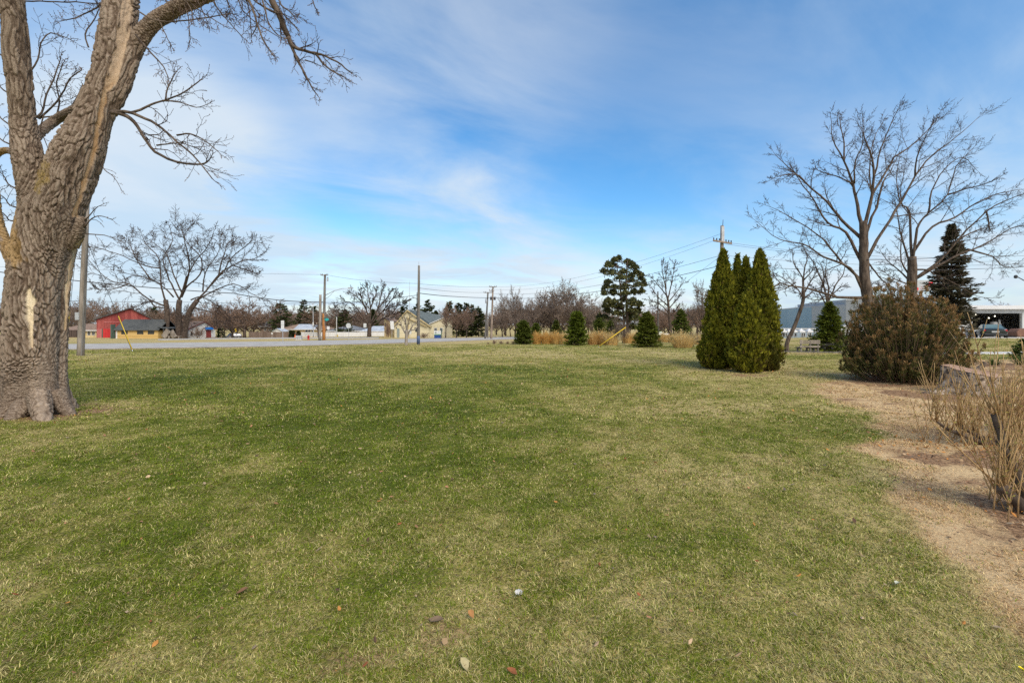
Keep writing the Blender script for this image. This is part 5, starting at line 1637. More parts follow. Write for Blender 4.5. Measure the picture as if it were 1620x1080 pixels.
# ------------------------------------------------------------------ budding shrubs beside the lawn
def budding(label, base, seed, stems, thick, hmin, hmax, lean, spread):
    rnd = random.Random(seed)
    o = thing('budding_shrub', label, 'shrub', base, 0, 'budding shrubs in the leaf strewn bed')
    W, T = Tubes(), Tubes()
    bv, bf, bc_ = [], [], []
    for (pts, r0, r1) in thick:
        A = smooth_path(pts, 4)
        W.add([Vector(a) for a in A], list(np.linspace(r0, r1, len(A))), 10)
    def bud_at(p, d):
        for s_ in (1, -1):
            e = perp(d, rnd.uniform(0, 6.28))
            L = rnd.uniform(.010, .026)
            i = len(bv)
            tip = p + (d * .6 + e).normalized() * L
            sd_ = d.cross(e).normalized() * L * .3
            m_ = (p + tip) / 2 + d * .002
            bv.extend([p, m_ - sd_, tip, m_ + sd_]); bf.append((i, i + 1, i + 2, i + 3))
            bc_.extend([(.30 + rnd.uniform(-.05, .12), .29, .07)] * 4)
    for i in range(stems):
        q = Vector((rnd.gauss(0, spread), rnd.gauss(0, spread * .7), .02))
        if thick and rnd.random() < .6:
            t_ = rnd.choice(thick)[0]; q = Vector(t_[-1 if rnd.random() < .5 else -2]) + Vector((rnd.gauss(0, .03), rnd.gauss(0, .03), 0))
        d = Vector((lean[0] + rnd.gauss(0, .34), lean[1] + rnd.gauss(0, .3), 1)).normalized()
        L = rnd.uniform(hmin, hmax); n = 6
        pts = [q]; dd = d
        for j in range(n):
            dd = Vector((dd.x + rnd.gauss(0, .05), dd.y + rnd.gauss(0, .05), dd.z + .07)).normalized()
            pts.append(pts[-1] + dd * L / n)
        r0 = rnd.uniform(.004, .0085)
        T.add(pts, list(np.linspace(r0, .0022, n + 1)), 5)
        for j in range(2, n + 1):
            for u in (0, .5):
                if rnd.random() < .55: bud_at(pts[j - 1].lerp(pts[j], u), dd)
        for b in range(rnd.randint(0, 3)):
            j = rnd.randint(1, n - 2); e = (dd + perp(dd, rnd.uniform(0, 6.28)) * .6).normalized()
            l2 = L * rnd.uniform(.15, .4)
            p2 = [pts[j], pts[j] + e * l2 * .5, pts[j] + e * l2 * .5 + (e + Z * .6).normalized() * l2 * .5]
            T.add(p2, [.0045, .003, .0018], 4)
            bud_at(p2[2], e); bud_at(p2[1], e)
    W.build('stump_stems', M['bark'], o)
    T.build('stems', M['stem'], o)
    fast_mesh('buds', [tuple(v) for v in bv], [np.array(bf)], M['leaf'], o, col=np.array(bc_))


M['stem'] = pmat('shrub_stem', (0.27, 0.165, 0.075), (0.50, 0.34, 0.165), 7.0, .85)
b1 = at(1560, 703)
budding('spreading shrub of thin budding stems above a drift of orange leaves', b1, 3, 190, [([(0.0, 0, 0), (-.22, .02, .10), (-.46, .04, .19), (-.62, .04, .30)], .035, .014), ([(.1, 0, 0), (-.08, .05, .12), (-.25, .1, .22)], .04, .02), ([(.15, 0, 0), (.25, 0, .15), (.3, .05, .35)], .04, .02), ([(.3, 0, 0), (.5, .0, .14), (.62, .05, .36)], .04, .02)], .40, .88, (.02, .05), .34)
b2 = at(1632, 812)
budding('shrub with thick cut brown stems at the edge of the bed', b2, 7, 95, [([(.02, 0, -.03), (-.10, .0, .08), (-.20, .02, .17), (-.24, .02, .22)], .055, .045), ([(.05, .05, -.03), (.0, .1, .25), (-.06, .15, .5), (-.1, .2, .8)], .05, .028), ([(.15, .05, 0), (.2, .1, .3), (.2, .12, .6)], .045, .025)], .40, .95, (-.05, .05), .16)
b3 = at(1640, 690)
budding('thin budding stems at the far side of the bed past the stump', b3, 9, 90, [([(0, 0, 0), (.0, .05, .2), (.05, .1, .4)], .03, .02)], .40, .80, (-.10, .05), .35)

# ------------------------------------------------------------------ buildings
def site(name, label, cat, pxc, d, rz=0.0, group=None, sink=0.0, wk=1.0):
    g = G(pxc, d); g.z -= sink
    o = thing(name, label, cat, g, rz, group)
    k = d / F
    row = HY + (CAMZ - g.z) * F / d
    X = lambda px: (px - pxc) * k * wk
    Zp = lambda py: (row - py) * k
    return o, X, Zp, k


def window(parent, x0, x1, z0, z1, y, frame=None, mull=1, fw=.07):
    """frame and pane on a wall facing -y"""
    f = MB()
    f.box(x0 - fw, x1 + fw, y - .05, y + .02, z1, z1 + fw); f.box(x0 - fw, x1 + fw, y - .07, y + .02, z0 - fw, z0)
    f.box(x0 - fw, x0, y - .05, y + .02, z0, z1); f.box(x1, x1 + fw, y - .05, y + .02, z0, z1)
    for i in range(mull):
        xm = x0 + (x1 - x0) * (i + 1) / (mull + 1); f.box(xm - .02, xm + .02, y - .035, y + .01, z0, z1)
    fr = f.build('window', frame or M['trim_dark'], parent)
    MB().box(x0, x1, y - .02, y - .008, z0, z1).build('pane', M['glass'], fr)
    return fr


def gable_house(o, x0, x1, depth, eave, peak, wall, roof, over=.35, peak_x=None, th=.14, trim=None):
    """front gable facing -y"""
    px_ = (x0 + x1) / 2 if peak_x is None else peak_x
    MB().prism([(x0, -.4), (x1, -.4), (x1, eave), (px_, peak), (x0, eave)], 'y', 0, depth).build('wall', wall, o)
    r = MB()
    for xe, s_ in ((x0, -1), (x1, 1)):
        sl = (peak - eave) / (px_ - xe)
        xo = xe + s_ * over; zo = eave + sl * (xo - xe)
        r.prism([(px_, peak + .02), (xo, zo + .02), (xo, zo + th + .02), (px_, peak + th + .02)], 'y', -over, depth + over)
    ro = r.build('roof', roof, o)
    if trim:
        t_ = MB()
        for xe, s_ in ((x0, -1), (x1, 1)):
            sl = (peak - eave) / (px_ - xe)
            xo = xe + s_ * over; zo = eave + sl * (xo - xe)
            t_.prism([(px_, peak - .12), (xo, zo - .12), (xo, zo + .16), (px_, peak + .16)], 'y', -over - .05, -over - .005)
        t_.build('fascia', trim, o)
    return ro


def long_house(o, x0, x1, depth, eave, ridge, wall, roof, over=.4, th=.14, hip=0.0, fascia=None):
    """ridge along x, long side facing -y"""
    MB().box(x0, x1, 0, depth, -.4, eave).build('wall', wall, o)
    r = MB(); yr = depth / 2
    sl = (ridge - eave) / yr
    zo = eave - sl * over
    a = [(x0 - over, -over, zo), (x1 + over, -over, zo), (x1 + over, depth + over, zo), (x0 - over, depth + over, zo), (x0 - over + hip, yr, ridge), (x1 + over - hip, yr, ridge)]
    up_ = [(x, y, z + th) for x, y, z in a]
    r.add(a + up_, [(6, 7, 11, 10), (8, 9, 10, 11), (7, 8, 11), (9, 6, 10), (0, 4, 5, 1), (2, 5, 4, 3), (1, 5, 2), (3, 4, 0), (0, 1, 7, 6), (1, 2, 8, 7), (2, 3, 9, 8), (3, 0, 6, 9)])
    ro = r.build('roof', roof, o)
    if hip == 0:
        MB().prism([(0, eave - .05), (depth, eave - .05), (yr, ridge - .02)], 'x', x0 + .02, x1 - .02).build('gable', wall, o)
    if fascia:
        MB().box(x0 - over, x1 + over, -over - .05, -over - .004, zo - .06, zo + th + .02).build('fascia', fascia, o)
    return ro


M['barn_red'] = siding('barn_red_sheet', (0.24, 0.045, 0.042), (0.36, 0.085, 0.075), .55, 0, .6, .03, .1)
M['barn_red_light'] = siding('faded_red_sheet', (0.36, 0.10, 0.10), (0.46, 0.16, 0.15), .5, 0, .65, .03, .1)
M['bright_red'] = siding('bright_red_sheet', (0.42, 0.018, 0.022), (0.52, 0.035, 0.035), .45, 0, .5, .03, .1)
M['green_trim'] = plain('green_grey_trim', (0.07, 0.11, 0.09), .7)
M['roof_dark'] = shingle('dark_shingles', (0.055, 0.06, 0.062), (0.10, 0.105, 0.105))
M['roof_grey'] = shingle('grey_shingles', (0.13, 0.14, 0.155), (0.22, 0.23, 0.25))
M['roof_lit'] = pmat('pale_lit_roof', (0.36, 0.40, 0.45), (0.52, 0.56, 0.62), .7, .5)
M['roof_brown'] = shingle('brown_shingles', (0.19, 0.125, 0.09), (0.30, 0.21, 0.16))
M['roof_green'] = shingle('slate_green_shingles', (0.075, 0.095, 0.10), (0.13, 0.155, 0.16))
M['yellow_wall'] = siding('ochre_boards', (0.48, 0.32, 0.11), (0.58, 0.40, 0.16), .28, 2, .75, .015, .1, .75)
M['cream_wall'] = siding('cream_siding', (0.54, 0.485, 0.335), (0.61, 0.55, 0.395), .2, 2, .7, .012, .12, .8)
M['tan_wall'] = siding('tan_boards', (0.42, 0.33, 0.17), (0.52, 0.42, 0.24), .25, 2, .75, .012, .1, .8)
M['white_wall'] = siding('white_siding', (0.55, 0.545, 0.54), (0.63, 0.625, 0.62), .22, 2, .7, .012, .1, .85)
M['brick'] = pmat('brownish_brick', (0.20, 0.14, 0.11), (0.33, 0.25, 0.20), 6, .9)
M['beige_wall'] = pmat('beige_wall', (0.52, 0.40, 0.20), (0.62, 0.50, 0.28), 1.5, .8)
M['brown_trim'] = plain('brown_trim', (0.12, 0.045, 0.035), .6)
M['door_red'] = plain('dark_red_door', (0.20, 0.03, 0.025), .5)
M['blue'] = plain('blue_canvas', (0.01, 0.16, 0.55), .6)
M['door_grey'] = plain('grey_door', (0.22, 0.26, 0.26), .5)
M['dark_void'] = plain('dark_interior', (0.012, 0.012, 0.013), .9)  # near black stands in for the shade inside open bays

# red barn
o, X, Zp, k = site('red_barn', 'large red barn with dark low gable roof behind the yellow shed', 'barn', 197, 100, R(38), wk=.78)
gable_house(o, X(155), X(241), 16, Zp(505), Zp(488), M['barn_red'], M['roof_dark'], .5, X(206), .2)
MB().box(X(155.2), X(162.5), -.07, -.01, -.2, Zp(520)).build('side_door', M['barn_red_light'], o)
MB().box(X(162.7), X(164.2), -.09, -.01, -.2, Zp(520)).build('door_post', M['green_trim'], o)
MB().box(X(164.4), X(176), -.08, -.01, -.2, Zp(520)).build('door', M['bright_red'], o)
MB().box(X(166), X(200), -.06, -.008, Zp(510), Zp(508.5)).build('ledge', M['barn_red_light'], o)
# yellow shed
o, X, Zp, k = site('yellow_shed', 'low ochre yellow shed with three small dark windows and dark shingle roof', 'shed', 217, 86)
long_house(o, X(184), X(250), 4.6, Zp(520.5), Zp(506), M['yellow_wall'], M['roof_dark'], .35)
for a, b in ((192.5, 201.5), (217.5, 226.5), (234.5, 243.5)):
    window(o, X(a), X(b), Zp(528), Zp(521.8), 0, M['trim_dark'], 1, .05)
MB().box(X(184) - .05, X(184) + .22, -.06, .05, -.1, Zp(521)).build('corner_post', M['white'], o)
MB().box(X(180.5), X(182), -.8, .1, -.1, Zp(513)).build('door_leaf', M['green_trim'], o)
f_ = MB(); f_.box(X(251), X(259), .4, 4.2, -.1, .05); f_.prism([(X(250.2), Zp(517)), (X(260), Zp(520)), (X(260), Zp(520) + .1), (X(250.2), Zp(517) + .1)], 'y', -.2, 4.4)
f_.build('lean_to_roof', M['roof_dark'], o)
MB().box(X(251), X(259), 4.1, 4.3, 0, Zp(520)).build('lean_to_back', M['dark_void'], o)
MB().box(X(258.6), X(259.2), -.1, .05, -.1, Zp(520)).build('lean_to_post', M['trim_dark'], o)
# boards and debris by the big trunks
for (px0, d, w_, h_, ang, lb) in ((258, 84, .95, 1.7, 35, 'grey wooden panel leaning against the trunk beside the yellow shed'), (277, 85, .9, 1.5, -30, 'pale wooden panel tilted between the tree trunks')):
    ob = thing('leaning_panel', lb, 'panel', G(px0, d), 0)
    a = R(ang); c_, s_ = math.cos(a), math.sin(a)
    rot = lambda x, z: (x * c_ + z * s_, -x * s_ + z * c_)
    po = [rot(-w_ / 2, .1), rot(w_ / 2, .1), rot(w_ / 2, h_), rot(-w_ / 2, h_)]
    zmin = min(p_[1] for p_ in po); po = [(p_[0], p_[1] - zmin) for p_ in po]
    MB().prism(po, 'y', -.05, .05).build('board', M['pole_grey'], ob)
    MB().prism([(po[3][0], po[3][1]), (po[2][0], po[2][1]), (po[2][0], po[2][1] + .08), (po[3][0], po[3][1] + .08)], 'y', -.09, .09).build('batten', M['pole_dark'], ob)
ob = thing('timber_bench', 'low grey timber bench lying before the triple tree trunks', 'bench', G(276, 83.5))
MB().box(-1.2, 1.2, -.2, .2, .42, .5).build('seat', M['pole_grey'], ob)
for x in (-.9, .9): MB().box(x - .08, x + .08, -.18, .18, -.05, .42).build('leg', M['pole_grey'], ob)
# white garage with blue awning
o, X, Zp, k = site('white_garage', 'small white gabled garage with red trim, dark red door and blue awning', 'garage', 320, 93, R(52), wk=.87)
gable_house(o, X(299), X(341), 9, Zp(520), Zp(509), M['white_wall'], M['roof_brown'], .3, X(323), .12, M['brown_trim'])
dr_ = MB().box(X(326), X(334), -.06, .02, 0, Zp(522)).build('door', M['door_red'], o)
MB().lathe([(.04, 0), (.05, .03), (.03, .06)], (X(332.8), -.1, .95), 8).build('handle', M['steel'], dr_)
MB().prism([(-.02, Zp(517.5)), (-.75, Zp(520.2)), (-.75, Zp(521.2)), (-.02, Zp(521.2))], 'x', X(324), X(336)).build('awning', M['blue'], o)
window(o, X(302.5), X(304.5), Zp(530), Zp(524), 0, M['trim_dark'], 0, .05)
st_ = MB().box(X(325), X(341), -1.2, -.02, -.2, .12).build('step', M['brick'], o)
# pale low house and brown fence at the far left
o, X, Zp, k = site('low_house', 'low pale house with white eaves beyond the leaning grey pole', 'house', 132, 108)
long_house(o, X(96), X(153), 9, Zp(522), Zp(513), M['beige_wall'], M['roof_brown'], .5, .14, 2.0, M['white'])
for a, b in ((108, 114), (119, 123), (139, 143), (146, 150)): window(o, X(a), X(b), Zp(530), Zp(524), 0, M['white'], 1, .08)
o, X, Zp, k = site('plank_fence', 'dark brown plank fence beside the wooden utility pole', 'fence', 108, 100)
M['fence_brown'] = siding('dark_brown_planks', (0.05, 0.035, 0.03), (0.10, 0.072, 0.06), .15, 0, .9, .02, .12)
M['fence_grey'] = siding('grey_brown_planks', (0.145, 0.105, 0.085), (0.24, 0.18, 0.15), .16, 0, .9, .02, .12)
M['fence_white'] = siding('white_vinyl_panels', (0.60, 0.60, 0.61), (0.66, 0.66, 0.67), .3, 0, .5, .008, .05, .9)


def fence(o, x0, x1, h, mat, post_mat, step=2.4, y=0, cap=True):
    MB().box(x0, x1, y, y + .05, .05, h).build('panel', mat, o)
    n = max(1, int(round((x1 - x0) / step)))
    for i in range(n + 1):
        x = x0 + (x1 - x0) * i / n
        p_ = MB().box(x - .07, x + .07, y - .06, y + .07, -.3, h + .05)
        if cap: p_.prism([(x - .09, h + .05), (x + .09, h + .05), (x, h + .14)], 'y', y - .08, y + .09)
        p_.build('post', post_mat, o)


fence(o, X(104), X(127), 1.7, M['fence_brown'], M['fence_brown'], 2.4)
# grey brown fence and white fence along the side street
o, X, Zp, k = site('plank_fence', 'long grey brown plank fence beyond the side street', 'fence', 436, 138)
fence(o, X(394), X(476.6), Zp(525), M['fence_grey'], M['fence_grey'], 2.6)
o, X, Zp, k = site('panel_fence', 'long white panel fence running behind the stop sign', 'fence', 545, 136)
fence(o, X(477), X(610), Zp(525.2), M['fence_white'], M['white'], 2.6)
# houses beyond
o, X, Zp, k = site('ranch_house', 'long ranch house with pale lit roof section behind the grey fence', 'house', 475, 160)
long_house(o, X(444), X(509), 11, Zp(520.5), Zp(513.5), M['beige_wall'], M['roof_brown'], .7, .16, 4.0, M['white'])
sl = MB()
yr = 5.5; ev = Zp(520.5); rg_ = Zp(513.5); sl_ = (rg_ - ev) / yr
sl.add([(X(466), -.7, ev - .7 * sl_ + .19), (X(499), -.7, ev - .7 * sl_ + .19), (X(496), yr - .2, rg_ + .15), (X(462), yr - .2, rg_ + .15), (X(466), -.7, ev - .7 * sl_ + .23), (X(499), -.7, ev - .7 * sl_ + .23), (X(496), yr - .2, rg_ + .19), (X(462), yr - .2, rg_ + .19)],
       [(0, 3, 2, 1), (4, 5, 6, 7), (0, 1, 5, 4), (1, 2, 6, 5), (2, 3, 7, 6), (3, 0, 4, 7)])
sl.build('roof_sheet', M['roof_lit'], o)  # pale sheet paints the lit part of the roof slope
for a, b in ((483.5, 486.5), (488, 491), (493, 495.5)): window(o, X(a), X(b), Zp(526), Zp(521.8), 0, M['white'], 0, .1)
MB().box(X(491) - .4, X(491) + .4, 5, 5.8, rg_ - .3, rg_ + .9).build('chimney', M['brick'], o)
o, X, Zp, k = site('grey_roof_house', 'house with dark grey roof showing over the plank fence', 'house', 428, 190)
long_house(o, X(412), X(446), 10, Zp(516), Zp(507.5), M['brick'], M['roof_grey'], .6, .16, 1.0, M['white'])
for a in (418, 425, 433): window(o, X(a), X(a + 3.5), Zp(523), Zp(518), 0, M['white'], 1, .1)
o, X, Zp, k = site('garden_shed', 'small shed with pale grey roof just over the plank fence', 'shed', 440, 150)
gable_house(o, X(432), X(446), 4, Zp(524), Zp(520), M['white_wall'], M['roof_lit'], .3)
MB().box(X(437), X(441), -.05, -.005, 0, Zp(525)).build('door', M['door_grey'], o)
o, X, Zp, k = site('grey_roof_house', 'wide low house with grey roof behind the white fence near the white lamp post', 'house', 545, 158)
long_house(o, X(520), X(570), 11, Zp(523), Zp(515.5), M['brick'], M['roof_grey'], .6, .16, 5.0, M['white'])
for a in (524, 531, 541, 549, 558): window(o, X(a), X(a + 3.5), Zp(527), Zp(523.8), 0, M['trim_dark'], 0, .08)
o, X, Zp, k = site('grey_roof_house', 'low house with pale grey roof behind the white fence beside the round crowned tree', 'house', 592, 152)
long_house(o, X(572), X(611), 11, Zp(523.5), Zp(516.5), M['beige_wall'], M['roof_lit'], .6, .16, 3.0, M['white'])
for a in (577, 585, 600): window(o, X(a), X(a + 4), Zp(528), Zp(524), 0, M['trim_dark'], 0, .08)
# cream house
o, X, Zp, k = site('cream_house', 'cream house with steep front gable, slate roof and slanting wing', 'house', 655, 98)
gable_house(o, X(624), X(679.5), 17, Zp(515), Zp(491), M['cream_wall'], M['roof_green'], .45, X(645), .16, M['tan_wall'])
w2 = MB().prism([(X(679.6), -.4), (X(703), -.4), (X(703), Zp(502.5)), (X(679.6), Zp(513))], 'y', .12, 13)
w2.build('wing_wall', M['cream_wall'], o)
ro = MB()
xa, xb = X(679), X(703.6)
za, zb = Zp(513) + .02, Zp(502.2) + .02
ro.add([(xa, -.2, za), (xb, -.2, zb), (xb, 13.3, zb + .1), (xa, 13.3, za + .1), (xa, -.2, za + .15), (xb, -.2, zb + .15), (xb, 13.3, zb + .25), (xa, 13.3, za + .25)], [(0, 3, 2, 1), (4, 5, 6, 7), (0, 1, 5, 4), (1, 2, 6, 5), (2, 3, 7, 6), (3, 0, 4, 7)])
ro.build('wing_roof', M['white'], o)
# long slate slope between gable ridge and wing, seen over the wing
s2 = MB()
s2.add([(X(646), 2.0, Zp(491) + .22), (X(679), .6, Zp(513) + .24), (X(703), 6.0, Zp(502) + .3), (X(672), 14.0, Zp(502) + .6), (X(646), 2.0, Zp(491)), (X(679), .6, Zp(513)), (X(703), 6.0, Zp(502) - .2), (X(672), 14.0, Zp(502) + .2)],
       [(0, 1, 2, 3), (4, 7, 6, 5), (0, 4, 5, 1), (1, 5, 6, 2), (2, 6, 7, 3), (3, 7, 4, 0)])
s2.build('valley_roof', M['roof_green'], o)
dr_ = MB().box(X(628), X(632), -.06, .02, 0, Zp(519.5)).build('door', M['door_grey'], o)
MB().lathe([(.04, 0), (.05, .03), (.03, .06)], (X(631.4), -.1, .95), 8).build('handle', M['steel'], dr_)
window(o, X(657.5), X(661.5), Zp(524), Zp(518.5), 0, M['trim_dark'], 1, .08)
for a, b in ((687.2, 690.8), (696.2, 699.8)): window(o, X(a), X(b), Zp(524.3), Zp(518.8), .12, M['white'], 1, .07)
MB().box(X(644), X(644) + .5, 9, 9.6, Zp(493), Zp(486)).build('chimney', M['white'], o)
pg = MB().prism([(X(645), Zp(503)), (X(676), Zp(517)), (X(676), Zp(516)), (X(645), Zp(501.7))], 'y', -.5, -.05)
pg.build('porch_beam', M['tan_wall'], o)
MB().box(X(646), X(646.8), -.45, -.1, -.1, Zp(503.5)).build('porch_post', M['tan_wall'], o)
o, X, Zp, k = site('tan_house', 'narrow tan gabled wall standing beside the cream house', 'house', 612, 106)
MB().prism([(X(608), -.4), (X(617), -.4), (X(617), Zp(509)), (X(608), Zp(503.5))], 'y', 0, 8).build('wall', M['tan_wall'], o)
MB().prism([(X(607.6), Zp(503.2)), (X(617.4), Zp(509.2)), (X(617.4), Zp(508.2)), (X(607.6), Zp(502.2))], 'y', -.3, 8.3).build('roof', M['roof_brown'], o)
window(o, X(609.2), X(610.6), Zp(516), Zp(511), 0, M['trim_dark'], 0, .06)
window(o, X(613.5), X(616), Zp(525), Zp(520), 0, M['trim_dark'], 0, .06)

# ------------------------------------------------------------------ grey commercial building, shaded side painted blue, with white tents
M['shade_blue_clad'] = siding('shade_blue_cladding', (0.29, 0.42, 0.50), (0.34, 0.47, 0.55), 1.1, 0, .5, .01, .04, .85)  # blue tone paints in the shade on the side facing away from the sun
M['grey_clad'] = siding('pale_grey_cladding', (0.42, 0.435, 0.44), (0.48, 0.495, 0.50), 1.0, 0, .55, .01, .04, .88)
M['grey_clad2'] = siding('mid_grey_cladding', (0.34, 0.36, 0.375), (0.40, 0.42, 0.435), 1.0, 0, .55, .01, .04, .88)
M['tent'] = plain('white_tent_cloth', (0.62, 0.63, 0.65), .7, .2, 0, .03)
M['blue_panel'] = plain('blue_mesh_panel', (0.16, 0.29, 0.40), .6)
M['pale_blue'] = plain('pale_blue_panel', (0.26, 0.35, 0.45), .6)
d_ = 70.0
o = thing('commercial_building', 'long flat roofed building with shade blue and pale grey walls behind white tents', 'building', G(1300, d_))
lo = o.location
fp = lambda px, d: ((px - CX) / F * d - lo.x, d - lo.y)
zr = lambda py, d: CAMZ - (py - HY) / F * d - lo.z


def block(name, mat, a, b, ztop, deep, trim, face_off=0.0):
    """a flat roofed block whose front runs between two ground points; roofs are level, the fronts recede"""
    pa, pb = fp(*a), fp(*b)
    poly = [pa, pb, (pb[0] + deep * .25, pb[1] + deep), (pa[0] + deep * .25, pa[1] + deep)]
    MB().prism(poly, 'z', -1.5, ztop).build(name, mat, o)
    ex = [(pa[0] - .02, pa[1] - .06), (pb[0] + .02, pb[1] - .06), (pb[0] + deep * .25, pb[1] + deep + .05), (pa[0] + deep * .25, pa[1] + deep + .05)]
    MB().prism(ex, 'z', ztop + .003, ztop + .16).build('roof_edge', trim, o)


block('shade_blue_wall', M['shade_blue_clad'], (1180, 118), (1257, 84.3), zr(493, 84.3), 14, M['steel'])
block('shade_blue_wall', M['shade_blue_clad'], (1256.9, 84), (1284, 70), zr(485.6, 70), 16, M['steel'])
block('grey_wall', M['grey_clad'], (1284.1, 70), (1338, 64), zr(485.6, 70) - .004, 16, M['steel'])
block('grey_wall', M['grey_clad2'], (1338.1, 64), (1425, 60), zr(475, 64), 18, M['white'])
o, X, Zp, k = site('sales_kiosk', 'low pale blue kiosk wall with dark openings under the white tents', 'kiosk', 1262, 66.5)
MB().box(X(1230), X(1291), 0, 1.2, -.4, Zp(520.5)).build('wall', M['pale_blue'], o)
MB().box(X(1229.5), X(1291.5), -.15, 1.3, Zp(520.5) + .004, Zp(520.5) + .12).build('roof', M['white'], o)
for a in (1238, 1243, 1253, 1257, 1268, 1271, 1277, 1281):
    window(o, X(a), X(a + 2.2), Zp(532), Zp(526.5), 0, M['white'], 0, .04)
for i, (px, d, wpx) in enumerate(((1239.5, 64.5, 7.4), (1247.5, 64.5, 7.4), (1256, 64.5, 7.4), (1267, 64.5, 9), (1279.5, 64.5, 10), (1290, 64.5, 9))):
    lb = ['white canopy tent at the cedar end of the row of tents', 'second white canopy tent from the cedar end', 'white canopy tent just behind the leaning slender trunk', 'white canopy tent fourth along the row', 'wide white canopy tent above the park bench', 'white canopy tent partly behind the bright spruce'][i]
    o, X, Zp, k = site('canopy_tent', lb, 'tent', px, d, 0, 'white canopy tents before the blue building')
    h = wpx * k / 2; z0, z1, z2 = Zp(525.5), Zp(523.4), Zp(519.0)
    t_ = MB()
    t_.add([(-h, -h, z1), (h, -h, z1), (h, h, z1), (-h, h, z1), (0, 0, z2), (-h * .45, -h * .45, z1 + (z2 - z1) * .40), (h * .45, -h * .45, z1 + (z2 - z1) * .40), (h * .45, h * .45, z1 + (z2 - z1) * .40), (-h * .45, h * .45, z1 + (z2 - z1) * .40)],
           [(0, 1, 6, 5), (1, 2, 7, 6), (2, 3, 8, 7), (3, 0, 5, 8), (5, 6, 4), (6, 7, 4), (7, 8, 4), (8, 5, 4)])
    t_.add([(-h, -h, z0), (h, -h, z0), (h, -h, z1), (-h, -h, z1)], [(0, 1, 2, 3)]); t_.add([(-h, h, z0), (-h, -h, z0), (-h, -h, z1), (-h, h, z1)], [(0, 1, 2, 3)]); t_.add([(h, -h, z0), (h, h, z0), (h, h, z1), (h, -h, z1)], [(0, 1, 2, 3)])
    so = t_.build('canopy', M['tent'], o)
    md = so.modifiers.new('t', 'SOLIDIFY'); md.thickness = .02
    for a, b in ((-1, -1), (1, -1), (1, 1), (-1, 1)): MB().bar((a * h * .97, b * h * .97, -.1), (a * h * .97, b * h * .97, z1), .03).build('leg', M['steel'], o)
o, X, Zp, k = site('mesh_fence', 'low blue mesh fence in front of the white tents', 'fence', 1265, 61)
MB().box(X(1226), X(1300), 0, .03, .05, Zp(535)).build('panel', M['blue_panel'], o)
for px in range(1227, 1300, 6):
    MB().bar((X(px), -.04, -.2), (X(px), -.04, Zp(534.4)), .035).build('post', M['steel'], o)
MB().bar((X(1226), -.04, Zp(534.6)), (X(1300), -.04, Zp(534.6)), .03).build('rail', M['steel'], o)

# ------------------------------------------------------------------ white warehouse with its open bay
M['wh_wall'] = siding('white_ribbed_sheet', (0.54, 0.55, 0.555), (0.60, 0.61, 0.615), .3, 0, .5, .02, .12, .85)
M['wh_trim'] = plain('white_fascia', (0.62, 0.62, 0.63), .5, .3, 0, .03)
M['conc_in'] = plain('dim_concrete_floor', (0.20, 0.19, 0.18), .8)
M['mach_yellow'] = plain('crane_yellow', (0.60, 0.36, 0.06), .5)
M['wood_red'] = plain('red_brown_boxes', (0.16, 0.05, 0.035), .8)
M['grey_box'] = plain('grey_enamel', (0.36, 0.38, 0.41), .5)
d_ = 52.0
o, X, Zp, k = site('warehouse', 'white ribbed metal warehouse with a wide open dark bay', 'warehouse', 1580, d_)
zt, zo = Zp(487.5), Zp(495.5)
wl = MB()
wl.box(X(1514), X(1536.9), 0, .2, -.4, zt)
wl.box(X(1537), X(1616), 0, .2, zo, zt)
wl.box(X(1616.1), X(1760), 0, .2, -.4, zt)
wl.box(X(1514), X(1514) + .2, .2, 22, -.4, zt)
wl.box(X(1760) - .2, X(1760), .2, 22, -.4, zt)
wl.box(X(1514) + .2, X(1760) - .2, 21.8, 22, -.4, zt)
wl.build('wall', M['wh_wall'], o)
MB().prism([(-.45, zt + .03), (11, Zp(480)), (22.4, zt + .03), (22.4, zt + .28), (11, Zp(480) + .25), (-.45, zt + .28)], 'x', X(1512), X(1762)).build('roof', M['wh_trim'], o)
MB().box(X(1511.5), X(1762.5), -.52, -.455, zt - .12, zt + .30).build('fascia', M['wh_trim'], o)
mo = MB().box(X(1561), X(1598), 8.0, 14, Zp(484), Zp(470) + .2).build('roof_monitor', M['grey_clad2'], o)
MB().box(X(1559), X(1600), 7.4, 14.5, Zp(470) + .21, Zp(470) + .42).build('monitor_roof', M['trim_dark'], mo)
fr = MB(); fr.box(X(1537) - .12, X(1537) + .02, -.06, .0, -.1, zo + .12); fr.box(X(1616) - .02, X(1616) + .12, -.06, 0, -.1, zo + .12); fr.box(X(1537) + .03, X(1616) - .03, -.06, 0, zo, zo + .12)
fr.build('door_frame', M['grey_clad2'], o)
MB().box(X(1514) + .3, X(1760) - .3, .3, 21.6, -.35, .06).build('floor', M['conc_in'], o)
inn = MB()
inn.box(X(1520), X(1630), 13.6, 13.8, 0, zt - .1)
inn.build('bay_shade_back', M['dark_void'], o)
dp = MB().bar((X(1535.5) + .03, -.12, 0), (X(1535.5) + .03, -.12, zo), .04).build('downpipe', M['white'], o)
